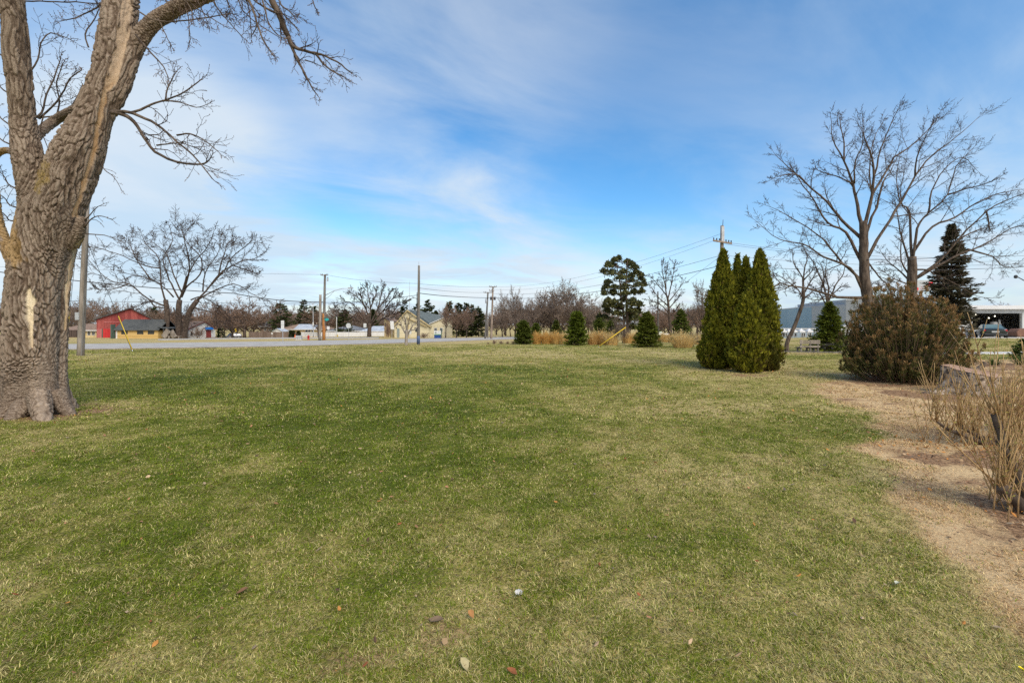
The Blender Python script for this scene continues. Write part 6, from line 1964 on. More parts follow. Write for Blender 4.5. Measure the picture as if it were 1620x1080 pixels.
# things inside the bay
for px, py0, py1, w_, y_, lb in ((1552, 502, 495.8, 8, 4.5, 'ochre yellow hoist box hanging at the near corner of the bay'), (1577, 503, 495.8, 7, 5.5, 'ochre yellow hoist box hanging in the middle of the bay')):
    kk = (d_ + y_) / d_
    hb = thing('hoist_box', lb, 'hoist', o.location + Vector((X(px) * kk, y_, Zp(py1) - .1)))
    hz = (py1 - py0) * k * kk
    b_ = MB().box(-w_ / 2 * k, w_ / 2 * k, -.2, .2, hz, -.02); b_.build('housing', M['mach_yellow'], hb, bevel=.03)
    MB().bar((0, 0, -.02), (0, 0, zt - Zp(py1) + .0), .05).build('hanger', M['dark_metal'], hb)
    MB().lathe([(.03, -.25), (.07, -.2), (.07, -.05), (.03, 0)], (0, 0, hz), 8).build('hook', M['dark_metal'], hb)
M['lamp_glow'], t = new_mat('lit_lamp')
em = t.n('ShaderNodeEmission'); em.inputs[0].default_value = (1, .93, .75, 1); em.inputs[1].default_value = 2
oo = t.n('ShaderNodeOutputMaterial'); t.l(em.outputs[0], oo.inputs[0])
for px, py, lb in ((1580.5, 498, 'small lit lamp near the middle hoist inside the bay'), (1610.5, 500, 'small lit lamp high at the far side of the bay'), (1601, 503, 'small lit lamp above the pale machine')):
    hb = thing('work_lamp', lb, 'lamp', o.location + Vector((X(px) * 1.05, 2.6, Zp(py) * 1.02)))
    MB().lathe([(.02, -.06), (.05, -.03), (.05, .03), (.02, .06)], (0, 0, 0), 10).build('bulb', M['lamp_glow'], hb)
    MB().bar((0, 0, .1), (0, 0, zt - Zp(py) * 1.02 + .05), .015).build('cord', M['dark_metal'], hb)
pm = thing('pale_machine', 'tall pale grey machine standing in the open bay', 'machine', o.location + Vector((X(1597), 1.6, .06)))
MB().box(-.45, .35, -.35, .35, 0, .45).build('base', M['grey_box'], pm, bevel=.04)
MB().lathe([(.30, .45), (.34, .6), (.22, .8), (.18, 1.2), (.30, 1.35), (.34, 1.6), (.2, 1.75)], (-.1, 0, 0), 14).build('column', M['white'], pm, True)
MB().box(-.05, .75, -.12, .12, 1.25, 1.5).build('arm', M['grey_box'], pm, bevel=.03)
MB().lathe([(.12, .95), (.14, 1.25), (.1, 1.95), (.05, 2.0)], (.55, 0, 0), 12).build('spindle', M['white'], pm, True)
cr = thing('stacked_crates', 'red brown stack of boxes in the shade of the bay', 'boxes', o.location + Vector((X(1580) * 1.06, 3.6, .06)))
for i in range(3):
    MB().box(-1.2 + i * .85, -.45 + i * .85, -.4, .4, 0, .75 + .2 * (i % 2)).build('crate', M['wood_red'], cr, bevel=.02)
tr_ = thing('brown_trailer_load', 'rounded brown covered load beside the driveway at the edge of the bay', 'covered load', G(1613, 47.5))
MB().prism([(-.75, .15), (-.85, .6), (-.5, .95), (.9, 1.0), (1.2, .6), (1.2, .15)], 'y', -.5, .5).build('cover', plain('brown_tarp', (0.17, 0.085, 0.055), .8), tr_, bevel=.08)
MB().box(-.9, 1.3, -.55, .55, .05, .15).build('pallet', M['pole_grey'], tr_)
ac = thing('metal_cabinet', 'grey metal cabinet against the warehouse wall by the bay', 'cabinet', G(1538, 50.0))
MB().box(-.42, .42, -.35, .35, .05, .88).build('body', M['grey_box'], ac, bevel=.02)
MB().box(-.42, -.16, -.37, -.352, .1, .82).build('door', M['trim_dark'], ac)
MB().box(-.46, .46, -.4, .4, -.05, .05).build('plinth', M['concrete'], ac)
bo = thing('bollard', 'thin dark post in front of the white warehouse wall', 'post', G(1521.5, 49.5))
MB().bar((0, 0, -.1), (0, 0, 1.0), .05).build('shaft', M['dark_metal'], bo)
MB().lathe([(.05, 1.0), (.06, 1.03), (.03, 1.08)], (0, 0, 0), 8).build('cap', M['dark_metal'], bo)
bx_ = thing('landscape_bush', 'small olive bush against the white warehouse corner', 'bush', G(1512, 48.5))
rg = np.random.default_rng(5); n = 900
v_ = unit(rg.normal(0, 1, (n, 3))) * (rg.random((n, 1)) ** .4) * np.array([.55, .5, .55]) + np.array([0, 0, .55])
ax = unit(v_ - np.array([0, 0, .2]) + rg.normal(0, .3, (n, 3))); ll = rg.uniform(.06, .14, n)
foliage('foliage', M['leaf'], leaf_quads(v_, ax, unit(np.cross(ax, rg.normal(0, 1, (n, 3)))), ll, ll * .5), np.array((.06, .08, .02)) + rg.random((n, 1)) * np.array((.06, .07, .02)), bx_)

# ------------------------------------------------------------------ vehicles
M['car_black'] = pmat('dark_green_black_paint', (0.012, 0.018, 0.017), (0.016, 0.024, 0.022), 1, .22, 0, (1, 1, 1), .6)
M['car_white'] = plain('white_car_paint', (0.76, 0.77, 0.79), .25, .5, 0, .02)
M['car_dark'] = plain('slate_car_paint', (0.06, 0.065, 0.085), .25, .5, 0, .05)
M['car_pale'] = plain('silver_car_paint', (0.50, 0.51, 0.55), .25, .5, .2, .03)
M['tyre'] = plain('tyre_rubber', (0.02, 0.02, 0.02), .9)
M['tail'] = plain('red_lens', (0.55, 0.015, 0.03), .2, .6)
M['head'] = plain('clear_lens', (0.7, 0.72, 0.74), .15, .6)
M['auto_glass'] = pmat('car_glass', (0.10, 0.16, 0.15), (0.16, 0.23, 0.21), .5, .08, 0, (1, 1, 1), .7)


def car(name, label, loc, rz, paint, L=4.6, W=1.8, H=1.42, kind='sedan', glassm=None):
    """nose towards -x... the tail faces +x; rz turns it"""
    o = thing(name, label, 'car', loc, rz)
    g_ = glassm or M['auto_glass']
    h = L / 2
    sed = kind == 'sedan'
    # stations: x, half width, sill z, belt z
    stn = [(-h, .62, .36, .62), (-h + .12, .82, .26, .70), (-h + .7, .92, .22, .80), (-h + 1.3, .96, .20, .90), (0, 1.0, .20, .93), (h - 1.2, .99, .22, .96), (h - .5, .95, .26, .98 if sed else 1.02), (h - .1, .86, .34, .94 if sed else 1.0), (h, .74, .42, .84 if sed else .9)]
    V, Fc = [], []
    for x, hw, z0, z1 in stn:
        w_ = hw * W / 2
        for yy, zz in ((-.90, z0), (-1.0, z0 + .18), (-1.0, z1 - .22), (-.93, z1 - .04), (-.80, z1), (.80, z1), (.93, z1 - .04), (1.0, z1 - .22), (1.0, z0 + .18), (.90, z0)):
            V.append((x, yy * w_, zz))
    n = 10
    for i in range(len(stn) - 1):
        for j in range(n):
            Fc.append((i * n + j, (i + 1) * n + j, (i + 1) * n + (j + 1) % n, i * n + (j + 1) % n))
    Fc.append(tuple(range(n))); Fc.append(tuple(range((len(stn) - 1) * n, len(stn) * n))[::-1])
    mb = MB(); mb.add(V, Fc)
    body = mb.build('body', paint, o, True, .03)
    # greenhouse
    if sed: xs = [(-h + 1.25, .90, .0), (-h + 2.05, .96, 1), (h - 1.75, .98, 1), (h - .75, .96, .0)]
    else: xs = [(-h + 1.1, .92, .0), (-h + 1.75, .97, 1), (h - .55, .99, 1), (h - .12, .98, .0)]
    zb = .90
    pr = [(xs[0][0], zb), (xs[1][0], H - .03), ((xs[1][0] + xs[2][0]) / 2, H), (xs[2][0], H - .03), (xs[3][0], zb + .05)]
    wb, wt = W / 2 * .86, W / 2 * .66
    wid = lambda z: wb + (wt - wb) * (z - zb) / (H - zb)
    vs = [(x, -wid(z), z) for x, z in pr] + [(x, wid(z), z) for x, z in pr]
    m5 = len(pr)
    fs = [tuple(range(m5)), tuple(range(m5, 2 * m5))[::-1]] + [(i, m5 + i, m5 + (i + 1) % m5, (i + 1) % m5) for i in range(m5)]
    cb = MB(); cb.add(vs, fs); cb.build('cabin', paint, o, False, .05)
    def pane(name_, pts):
        c_ = sum((Vector(p_) for p_ in pts), Vector()) / len(pts)
        nn = (Vector(pts[1]) - Vector(pts[0])).cross(Vector(pts[2]) - Vector(pts[0])).normalized()
        if nn.dot(c_ - Vector((0, 0, .9))) < 0: nn = -nn
        q0 = [c_ + (Vector(p_) - c_) * .88 + nn * .012 for p_ in pts]; q1 = [v + nn * .012 for v in q0]
        m_ = len(pts)
        MB().add(q0 + q1, [tuple(range(m_)), tuple(range(m_, 2 * m_))[::-1]] + [(i, (i + 1) % m_, m_ + (i + 1) % m_, m_ + i) for i in range(m_)]).build(name_, g_, o)
    pane('windscreen', [vs[0], vs[m5], vs[m5 + 1], vs[1]])
    pane('rear_window', [vs[4], vs[m5 + 4], vs[m5 + 3], vs[3]])
    xm = (xs[1][0] + xs[2][0]) / 2
    for s_ in (0, m5):
        sg = -1 if s_ == 0 else 1
        md_ = lambda z: (xm, sg * wid(z), z)
        pane('side_window', [vs[s_], md_(zb), vs[s_ + 2], vs[s_ + 1]])
        pane('side_window', [md_(zb + .02), vs[s_ + 4], vs[s_ + 3], vs[s_ + 2]])
    for x in (-h + .85, h - .95):
        for s_ in (-1, 1):
            wh = MB(); wh.bar((x, s_ * (W / 2 - .20), .32), (x, s_ * (W / 2 + .01), .32), .32, None, 18)
            tyo = wh.build('wheel', M['tyre'], o, True)
            MB().bar((x, s_ * (W / 2 - .02), .32), (x, s_ * (W / 2 + .02), .32), .19, .17, 12).build('rim', M['steel'], tyo)
    for s_ in (-1, 1):
        MB().box(h - .16, h + .008 - .03, s_ * W / 2 * .52 if s_ > 0 else -W / 2 * .86, s_ * W / 2 * .86 if s_ > 0 else -W / 2 * .52, .70, .86).build('tail_light', M['tail'], o, bevel=.02)
        MB().box(-h - .01, -h + .12, (W / 2 * .45 if s_ > 0 else -W / 2 * .72), (W / 2 * .72 if s_ > 0 else -W / 2 * .45), .52, .62).build('headlight', M['head'], o, bevel=.02)
    MB().box(h - .005, h + .012, -.26, .26, .58, .72).build('number_plate', M['white'], o)
    MB().box(h - .12, h + .05, -W / 2 * .8, W / 2 * .8, .34, .50).build('bumper', M['trim_dark'] if sed else paint, o, bevel=.03)
    for s_ in (-1, 1):
        MB().box(-h + 1.55, -h + 1.75, s_ * (W / 2 * .98) - .09, s_ * (W / 2 * .98) + .09, .92, 1.04).build('mirror', paint, o, bevel=.02)
    return o


g = G(1567, 46.0)
car('parked_car', 'black sedan parked tail out at the open warehouse bay', g + Vector((0, 0, .02)), R(-128), M['car_black'], 4.7, 1.85, 1.38)
car('parked_car', 'white car half hidden behind the brown juniper bush', G(1353, 58.0), R(172), M['car_white'], 4.4, 1.8, 1.5, 'suv', M['glass'])
car('parked_car', 'small dark vehicle with pale roof on the far side street', G(372, 160), R(25), M['car_dark'], 4.3, 1.8, 1.65, 'suv', M['car_pale'])
car('parked_car', 'dark vehicle just behind the other on the side street', G(366, 166), R(60), M['car_dark'], 4.4, 1.8, 1.75, 'suv', M['glass'])
car('parked_car', 'pale car almost hidden behind the open based spruce and tan grass', G(1037, 80), R(8), M['car_white'], 4.5, 1.8, 1.45)

# ------------------------------------------------------------------ poles, wires, guys
def pole(name, label, px, d, top, r0, r1, mat, lean=0.0, cat='utility pole', sink=.3, group=None):
    g = G(px, d)
    o = thing(name, label, cat, g, 0, group)
    row = HY + (CAMZ - g.z) * F / d
    H = (row - top) * d / F
    T = Tubes()
    T.add([Vector((lean * t_ * H, 0, -sink * (1 - t_) + H * t_)) for t_ in np.linspace(0, 1, 9)], list(np.linspace(r0, r1, 9)), 14)
    T.build('shaft', mat, o)
    return o, H, d / F


def crossarm(o, z, half, dx=0.0, w_=.11, y=-.22, ins=(-1, -.55, .55, 1), rz=0.0):
    a = MB(); a.box(dx - half, dx + half, y - w_ / 2, y + w_ / 2, z - w_ / 2, z + w_ / 2)
    ar = a.build('crossarm', M['pole_grey'], o)
    for i in ins:
        MB().lathe([(.03, 0), (.055, .05), (.03, .08), (.06, .12), (.02, .18)], (dx + half * .94 * i, y, z + w_ / 2), 8).build('insulator', M['dark_metal'], ar)
    br = MB(); br.bar((dx - half * .55, y - .02, z - w_ / 2), (dx, y + .05, z - half * .5), .02, None, 5); br.bar((dx + half * .55, y - .02, z - w_ / 2), (dx, y + .05, z - half * .5), .02, None, 5)
    br.build('brace', M['steel'], ar)
    return ar


def transformer(o, z, x, y=-.3, r=.22, h=.7, mat=None):
    t_ = MB().lathe([(r * .9, 0), (r, .05), (r, h - .08), (r * .8, h)], (x, y, z), 14).build('transformer', mat or M['steel'], o, True)
    for s_ in (-1, 1): MB().lathe([(.03, 0), (.05, .06), (.03, .12), (.02, .2)], (x + s_ * r * .5, y, z + h), 6).build('bushing', M['dark_metal'], t_)


# close leaning pole by the big tree
pA, H, k = pole('utility_pole', 'weathered wooden pole close behind the mature tree', 127, 24.2, 318, .165, .12, M['pole_grey'], .042)
MB().box(-.10, .10, -.20, -.15, 1.9, 2.3).build('tag_plate', M['steel'], pA)
MB().bar((.2, -.15, 0), (.2 + .042 * 6, -.13, 6), .03, None, 6).build('conduit', M['pole_dark'], pA)
# two poles at the junction
pB, H, k = pole('utility_pole', 'tall pole with crossarm and orange stained foot at the junction', 512.2, 68.5, 434, .22, .15, M['pole_dark'], .018)
crossarm(pB, H - .15, .55, .018 * H)
MB().lathe([(.23, -.2), (.226, 1.2), (.214, 4.0)], (.02, 0, 0), 14).build('stained_foot', M['rust'], pB, True)
transformer(pB, H - 1.0, .018 * H + .45, -.1, .12, .4)
am = Tubes(); am.add([Vector((.15, -.1, 6.7)), Vector((1.6, -.15, 7.4)), Vector((2.9, -.2, 7.75)), Vector((3.9, -.2, 7.8))], [.045, .045, .04, .035], 6)
am.add([Vector((.15, -.1, 6.1)), Vector((.9, -.12, 6.6)), Vector((1.6, -.15, 7.35)), Vector((1.7, -.15, 7.42))], [.03, .03, .03, .03], 6)
lam = am.build('lamp_arm', M['steel'], pB)
MB().prism([(3.7, 7.72), (4.5, 7.76), (4.5, 7.9), (3.8, 7.95)], 'y', -.36, -.05).build('lamp_head', M['steel'], lam, bevel=.04)
sg = MB(); sg.prism([(.18, 3.1), (.62, 3.35), (.95, 3.1), (.55, 2.85)], 'y', -.30, -.27); sg.build('street_sign', plain('teal_sign', (0.02, 0.36, 0.36), .4), pB)
MB().prism([(.1, 3.32), (.75, 3.62), (.8, 3.5), (.15, 3.2)], 'y', -.33, -.305).build('street_sign', M['green_trim'], pB)
pC, H, k = pole('utility_pole', 'shorter bare grey pole standing against the tall junction pole', 506.0, 67.0, 466, .21, .17, M['pole_grey'], .012)
MB().lathe([(.215, -.1), (.212, .8)], (0, 0, 0), 14).build('dark_foot', M['pole_dark'], pC, True)
MB().box(.2, .3, -.1, .1, .6, 1.1).build('meter_box', M['white'], pC, bevel=.02)
# slim tall pole with lamp
pD, H, k = pole('utility_pole', 'tall slim pole in the lawn with a dark street lamp on a short arm', 661.8, at(662, 545.2).y, 420, .155, .105, M['pole_dark'], .008)
MB().bar((.008 * H, -.02, H), (.008 * H - .01, -.02, H + .35), .03, .02, 6).build('top_pin', M['steel'], pD)
a_ = MB(); a_.bar((0, -.1, H - 3.3), (-.55, -.2, H - 3.05), .025, None, 6); a_.bar((-.35, -.15, H - 3.12), (-.75, -.2, H - 3.25), .025, None, 6)
la = a_.build('lamp_arm', M['dark_metal'], pD)
MB().prism([(-1.55, H - 3.62), (-1.45, H - 3.70), (-.62, H - 3.36), (-.68, H - 3.20)], 'y', -.33, -.08).build('lamp_head', M['dark_metal'], la, bevel=.03)
MB().lathe([(.161, .1), (.160, .55), (.158, .85)], (.005, 0, 0), 12).build('blue_band', plain('faded_blue_paint', (0.07, 0.11, 0.22), .7), pD, True)
MB().bar((-.14, -.05, H - 5.2), (-.12, -.05, H - 2.6), .035, None, 6).build('conduit', M['dark_metal'], pD)
# pair of poles before the pine
pE, H, k = pole('utility_pole', 'pole with wide crossarm and grey transformer, lower of the pair near the conifer row', 767.5, 82, 462, .19, .13, M['pole_dark'], .06)
crossarm(pE, H - .1, .75, .06 * H)
transformer(pE, H - 2.0, .055 * H - .25, -.2, .2, .7)
pF, H, k = pole('utility_pole', 'taller of the two crossarm poles near the conifer row', 777.0, 80, 453, .20, .13, M['pole_brown'], .035)
crossarm(pF, H - .1, .65, .035 * H); crossarm(pF, H - .75, .45, .035 * H - .2, ins=(-1, 0))
for s_ in (-1, 1): transformer(pF, H - 2.4, .033 * H + .32 * s_, -.15, .19, .5, M['dark_metal'])
pG, H, k = pole('service_post', 'short pale post between the two crossarm poles', 771.8, 83, 504, .11, .10, M['pole_grey'], 0, 'post')
MB().lathe([(.12, 0), (.13, .05), (.05, .12)], (0, 0, H), 10).build('cap', M['steel'], pG)
pH, H, k = pole('utility_pole', 'thin far pole among the bare trees beyond the pine', 938, 135, 474, .19, .15, M['pole_grey'], -.03)
crossarm(pH, H - .2, 1.1, -.03 * H); crossarm(pH, H - 1.2, .8, -.03 * H)
pI, H, k = pole('utility_pole', 'utility pole with crossarm rising above the cedar clump', 1140.5, 42.0, 357, .20, .145, M['pole_grey'], .010)
MB().box(.01 * H - .13, .01 * H + .13, -.19, -.15, H - 1.5, H - .1).build('tag_plate', M['steel'], pI)
ca2 = MB(); ca2.prism([(-.82, H - 1.35), (.88, H - 1.62), (.88, H - 1.76), (-.82, H - 1.49)], 'y', -.32, -.20)
ar = ca2.build('crossarm', M['pole_brown'], pI)
for x, z in ((-.78, -1.34), (-.5, -1.38), (-.25, -1.42), (.35, -1.52), (.6, -1.56), (.82, -1.60)):
    MB().lathe([(.03, 0), (.065, .05), (.035, .09), (.07, .14), (.02, .20)], (x, -.26, H + z), 8).build('insulator', M['dark_metal'], ar)
MB().bar((.01 * H + .06, 0, H - .02), (.01 * H + .09, 0, H + .55), .03, .02, 6).build('top_pin', M['dark_metal'], pI)
pJ, H, k = pole('utility_pole', 'thin dark pole between the bare tree and the pointed spruce', 1041.5, 74, 462, .15, .11, M['pole_dark'], -.01)
MB().lathe([(.12, 0), (.1, .1)], (-.01 * H, 0, H), 8).build('cap', M['dark_metal'], pJ)
# street lamp reaching into the picture from the warehouse side
pK, H, k = pole('street_lamp', 'dark sloping lamp arm above the warehouse roof', 1668, 40, 470, .10, .08, M['dark_metal'], 0, 'street lamp')
bm = MB(); bm.bar((0, 0, H), ((1601 - 1668) * k, -.3, (HY + (CAMZ - pK.location.z) * F / 40 - 437) * k), .05, .035, 8)
la = bm.build('lamp_arm', M['dark_metal'], pK)
lx, lz = (1601 - 1668) * k, (HY + (CAMZ - pK.location.z) * F / 40 - 437) * k
MB().lathe([(.05, -.22), (.13, -.16), (.13, 0), (.06, .08)], (lx, -.3, lz), 10).build('lamp_head', M['dark_metal'], la)
# street light beyond the short pole
pL, H, k = pole('street_lamp', 'slender street light with one long arm before the dark conifers', 495.8, 110, 479, .12, .07, M['steel'], -.012, 'street lamp')
t_ = Tubes(); t_.add([Vector((-.012 * H, 0, H - .4)), Vector((-.6, 0, H + .1)), Vector((-1.6, 0, H + .25)), Vector((-2.3, 0, H + .1))], [.05, .05, .045, .04], 6)
t_.add([Vector((-.012 * H, 0, H - .4)), Vector((.1, 0, H)), Vector((.5, 0, H + .15)), Vector((.8, 0, H + .1))], [.05, .04, .035, .03], 6)
la = t_.build('lamp_arm', M['steel'], pL)
MB().prism([(-3.4, H - .02), (-2.2, H), (-2.2, H + .16), (-3.2, H + .18)], 'y', -.2, .2).build('lamp_head', M['dark_metal'], la, bevel=.04)
MB().box(-.12, .14, -.2, -.1, 2.8, 3.6).build('sign_plate', M['white'], pL)
pM, H, k = pole('lamp_post', 'white lamp post in front of the white fence', 532.5, 112, 501, .11, .09, M['white'], 0, 'lamp post')
MB().lathe([(.1, 0), (.24, .08), (.26, .3), (.05, .42)], (0, 0, H), 10).build('lamp_head', M['dark_metal'], pM)
ms = thing('radio_mast', 'very thin radio mast above the cream house', 'mast', G(648, 180))
MB().bar((0, 0, 0), (0, 0, 21.5), .16, .05, 6).build('mast_tube', M['steel'], ms)
cg = MB()
for z in range(2, 21, 2): cg.bar((-.25, 0, z), (.25, 0, z + .5), .03, None, 4)
cg.build('rungs', M['steel'], ms)


def wire(label, pts, r=.014, cat='cable', sag=0.0, group=None, name='overhead_wire', n=26):
    """pts: world points; sagging spans between them"""
    P_ = []
    for a, b in zip(pts[:-1], pts[1:]):
        for i in range(n):
            t_ = i / n
            q = Vector(a).lerp(Vector(b), t_); q.z -= sag * 4 * t_ * (1 - t_)
            P_.append(q)
    P_.append(Vector(pts[-1]))
    loc = P_[0].copy()
    T = Tubes(); T.add([q - loc for q in P_], [r] * len(P_), 4)
    o = T.build(name, M['wire'], None)
    o.location = loc
    return tag(o, label, cat, group)


top = lambda o, dx, z: o.location + Vector((dx, -.22, z))
WG = 'overhead wires between the poles'
wire('upper thin wire running out beyond the junction pole crossarm towards the spreading tree', [P(-60, 420, 60), P(511, 434.5, 68.3)], .014, sag=.1, group=WG)
wire('upper thin wire from the junction pole crossarm to the slim pole', [P(515, 434.5, 68.3), P(661, 448.5, at(662, 545.2).y)], .014, sag=.25, group=WG)
wire('thick black cable sagging from the spreading tree to the junction pole', [P(-80, 420, 52), P(370, 464, 62), P(511, 477.5, 68.3)], .05, sag=.35, group=WG)
wire('thin straight cable just below the thick cable at the junction', [P(-60, 472, 60), P(300, 478, 64), P(511, 479.5, 68.3)], .022, sag=.1, group=WG)
wire('black cable from the junction pole past the round crowned tree', [P(512, 478.5, 68.3), P(661, 466.5, at(662, 545.2).y)], .022, sag=.25, group=WG)
wire('pale high wire from the slim pole to the tall crossarm pole', [P(662, 449, at(662, 545.2).y), P(783, 453.6, 79.8)], .013, sag=.15, group=WG)
wire('middle wire from the slim pole to the lower crossarm pole', [P(662, 455.5, at(662, 545.2).y), P(770, 462.3, 81.8)], .016, sag=.2, group=WG)
wire('thick lower cable from the slim pole to the crossarm pole pair', [P(662, 463.5, at(662, 545.2).y), P(720, 469, 62), P(781, 471, 79.8)], .035, sag=.05, group=WG)
wire('highest pale wire from the tall crossarm pole past the pine to the cedar pole', [P(784, 453.6, 79.8), P(1140, 370, 41.8)], .011, sag=1.3, group=WG)
wire('second pale wire from the tall crossarm pole to the cedar pole', [P(778, 457.8, 79.8), P(1134, 379, 41.8)], .010, sag=1.5, group=WG)
wire('dark wire from the tall crossarm pole through the pine towards the cedar pole', [P(781, 464.5, 79.8), P(1140, 404, 41.8)], .016, sag=1.2, group=WG)
wire('thickest lower cable from the crossarm poles through the pine to the cedar pole', [P(781, 471, 79.8), P(1140, 420, 41.8)], .026, sag=1.1, group=WG)
for i, (ya, yb, lb) in enumerate(((383, 398, 'uppermost wire from the cedar pole through the bare trees to the warehouse side'), (386, 409, 'second wire from the cedar pole through the bare trees to the warehouse side'), (404, 412, 'third wire from the cedar pole through the bare trees to the warehouse side'), (420, 416, 'lowest cable from the cedar pole through the bare trees to the warehouse side'))):
    wire(lb, [P(1146, ya, 41.8), P(1720, yb, 38)], .011 if i < 3 else .016, sag=.9 - .12 * i, group=WG)
wire('pale short cable tied between the bare tree trunk and the grey spruce side', [P(1360, 410.5, 27.2), P(1372, 411, 26.6), P(1480, 408, 29), P(1500, 404, 30)], .015, sag=.03, group=WG)


def guy(label, foot, head, end, r=.05):
    """yellow guard sleeve round a guy wire"""
    loc = foot.copy()
    o = thing('guy_wire', label, 'guy wire', loc, 0, 'yellow guarded guy wires')
    d = (head - foot)
    MB().bar((0, 0, -.1), end - loc, .012, None, 5).build('cable', M['wire'], o)
    MB().bar(d.normalized() * .12, d, r, None, 10).build('guard', M['yellow'], o, True)
    MB().bar((0, 0, -.05), d.normalized() * .2, .03, None, 6).build('anchor_rod', M['steel'], o)


f = at(210, 555.5)
guy('yellow guy guard leaning across the view of the red barn', f, P(187, 500, f.y + .3), P(134, 372, 24.2), .035)
f = at(104, 553)
guy('yellow guy guard close behind the mature tree trunk', f, P(110, 493, f.y - .5), P(122, 380, 24.2), .035)
f = at(946, 549)
guy('yellow guy guard slanting low before the tan grasses', f, P(990, 517.5, f.y + .4), P(1140, 405, 41.9), .042)

# ------------------------------------------------------------------ signs and street furniture
M['sign_back'] = plain('sign_back_grey', (0.55, 0.57, 0.58), .45, .4, .2)
M['sign_dark'] = plain('sign_lettering_dark', (0.05, 0.05, 0.06), .6)


def post_sign(name, label, px, py, d, top, half, h0, h1, mat, shape='rect', cat='sign', pr=.03, tilt=0.0):
    g = G(px, d) if d else at(px, py)
    o = thing(name, label, cat, g)
    k = g.y / F; row = HY + (CAMZ - g.z) * F / g.y
    zt = (row - top) * k
    MB().bar((0, 0, -.2), (0, 0, zt - .02), pr, None, 6).build('post', M['steel'], o)
    z0, z1, hw = (row - h1) * k, (row - h0) * k, half * k
    if shape == 'oct':
        c_ = (z0 + z1) / 2; r_ = (z1 - z0) / 2 / math.cos(math.pi / 8)
        po = [(r_ * math.cos(math.pi / 8 + i * math.pi / 4), c_ + r_ * math.sin(math.pi / 8 + i * math.pi / 4)) for i in range(8)]
    else:
        po = [(-hw + tilt, z0), (hw + tilt, z0 - tilt * .4), (hw, z1 - tilt * .4), (-hw, z1)]
    pl = MB().prism(po, 'y', -pr - .035, -pr - .01).build('plate', mat, o)
    return o, k, z0, z1, hw, pr, pl


o, k, z0, z1, hw, pr, pl = post_sign('road_sign', 'tall narrow white route sign on a thin post at the road edge', 447.5, None, 42.5, 506.5, 2.4, 507, 520.3, M['white'])
zm = (z0 + z1) / 2
MB().box(-hw * .9, hw * .9, -pr - .043, -pr - .036, zm - .02, zm + .0).build('divider', M['sign_dark'], pl)
for a in (.18, .62): MB().box(-hw * .5, hw * .5, -pr - .042, -pr - .036, z0 + (z1 - z0) * a, z0 + (z1 - z0) * (a + .16)).build('marking', M['sign_back'], pl)
post_sign('stop_sign', 'back of an octagonal stop sign across the road', 551.5, None, 70, 511, 3.6, 511.2, 518.8, M['sign_back'], 'oct')
post_sign('road_sign', 'square pale sign on a thin post by the round crowned tree', 577.5, None, 88, 511, 2.3, 511.5, 518, M['sign_back'])
post_sign('road_sign', 'small white sign close beside the tall junction pole', 519.6, None, 92, 515.5, 2.0, 516, 521.3, M['white'])
post_sign('lot_sign', 'tilted white board on a thin post beside the cream house', 620, None, 80, 507, 2.8, 507.5, 520.5, M['white'], tilt=.12)
post_sign('yellow_sign', 'small yellow warning sign beyond the dark parked vehicle', 373, None, 150, 520, 1.3, 520, 524.5, M['yellow'])
o = post_sign('house_sign', 'small white board sign low before the grey plank fence', 430.5, None, 112, 525.5, 1.3, 526, 528.5, M['white'])
# two white plates near the pruned tree
for px, lb, c in ((639, 'white plate low on the lamp side of the pruned tree', 0), (646.5, 'larger white plate on the pole side of the pruned tree', 1)):
    g = at(px, 545); g.y += .5; g.z = gzf(g.x, g.y); k = g.y / F
    o = thing('white_plate', lb, 'plate', g)
    row = HY + (CAMZ - g.z) * F / g.y
    z0, z1 = (row - (527.5 + c)) * k, (row - (522 - c * 1.2)) * k; hw = (2.0 + c * .5) * k
    MB().prism([(-hw, z0 + .05), (-hw * .3, z0), (hw, z0 + .04), (hw * 1.05, z1 - .1), (hw * .5, z1 - .04), (.0, z1), (-hw * .8, z1 - .06)], 'y', -.03, .03).build('plate_face', M['white'], o)
    MB().bar((0, .04, -.2), (0, .04, z1 - .05), .02, None, 6).build('stake', M['steel'], o)
# sign board of the cream house
o, X, Zp, k = site('business_sign', 'low white and blue sign board on the lawn before the cream house', 'sign', 692, 88)
MB().box(X(686.5), X(697.5), 0, .22, Zp(529.3), Zp(523.2)).build('board', M['white'], o)
MB().box(X(687), X(697), -.06, .28, .0, Zp(529.6)).build('base', plain('deep_blue_base', (0.01, 0.05, 0.22), .6), o)
MB().box(X(686.4), X(697.6), -.03, .25, Zp(529.6) + .005, Zp(529.6) + .14).build('stripe', plain('sign_green', (0.16, 0.34, 0.12), .6), o)
MB().lathe([(.001, 0), (.26, 0), (.26, .012), (.001, .012)], (0, 0, 0), 14).build('emblem', M['sign_back'], o)
e_ = [c for c in bpy.data.objects if c.parent == o and c.name.startswith('emblem')][0]
e_.rotation_euler = (R(90), 0, 0); e_.location = (X(694), -.004, Zp(526))
e2 = MB().lathe([(.001, 0), (.2, 0), (.2, .012), (.001, .012)], (0, 0, 0), 12).build('emblem', M['door_grey'], o)
e2.rotation_euler = (R(90), 0, 0); e2.location = (X(689.3), -.004, Zp(526.3))
MB().bar((X(698.2), .1, -.1), (X(698.2), .1, Zp(520)), .09, None, 8).build('post', M['green_trim'], o)
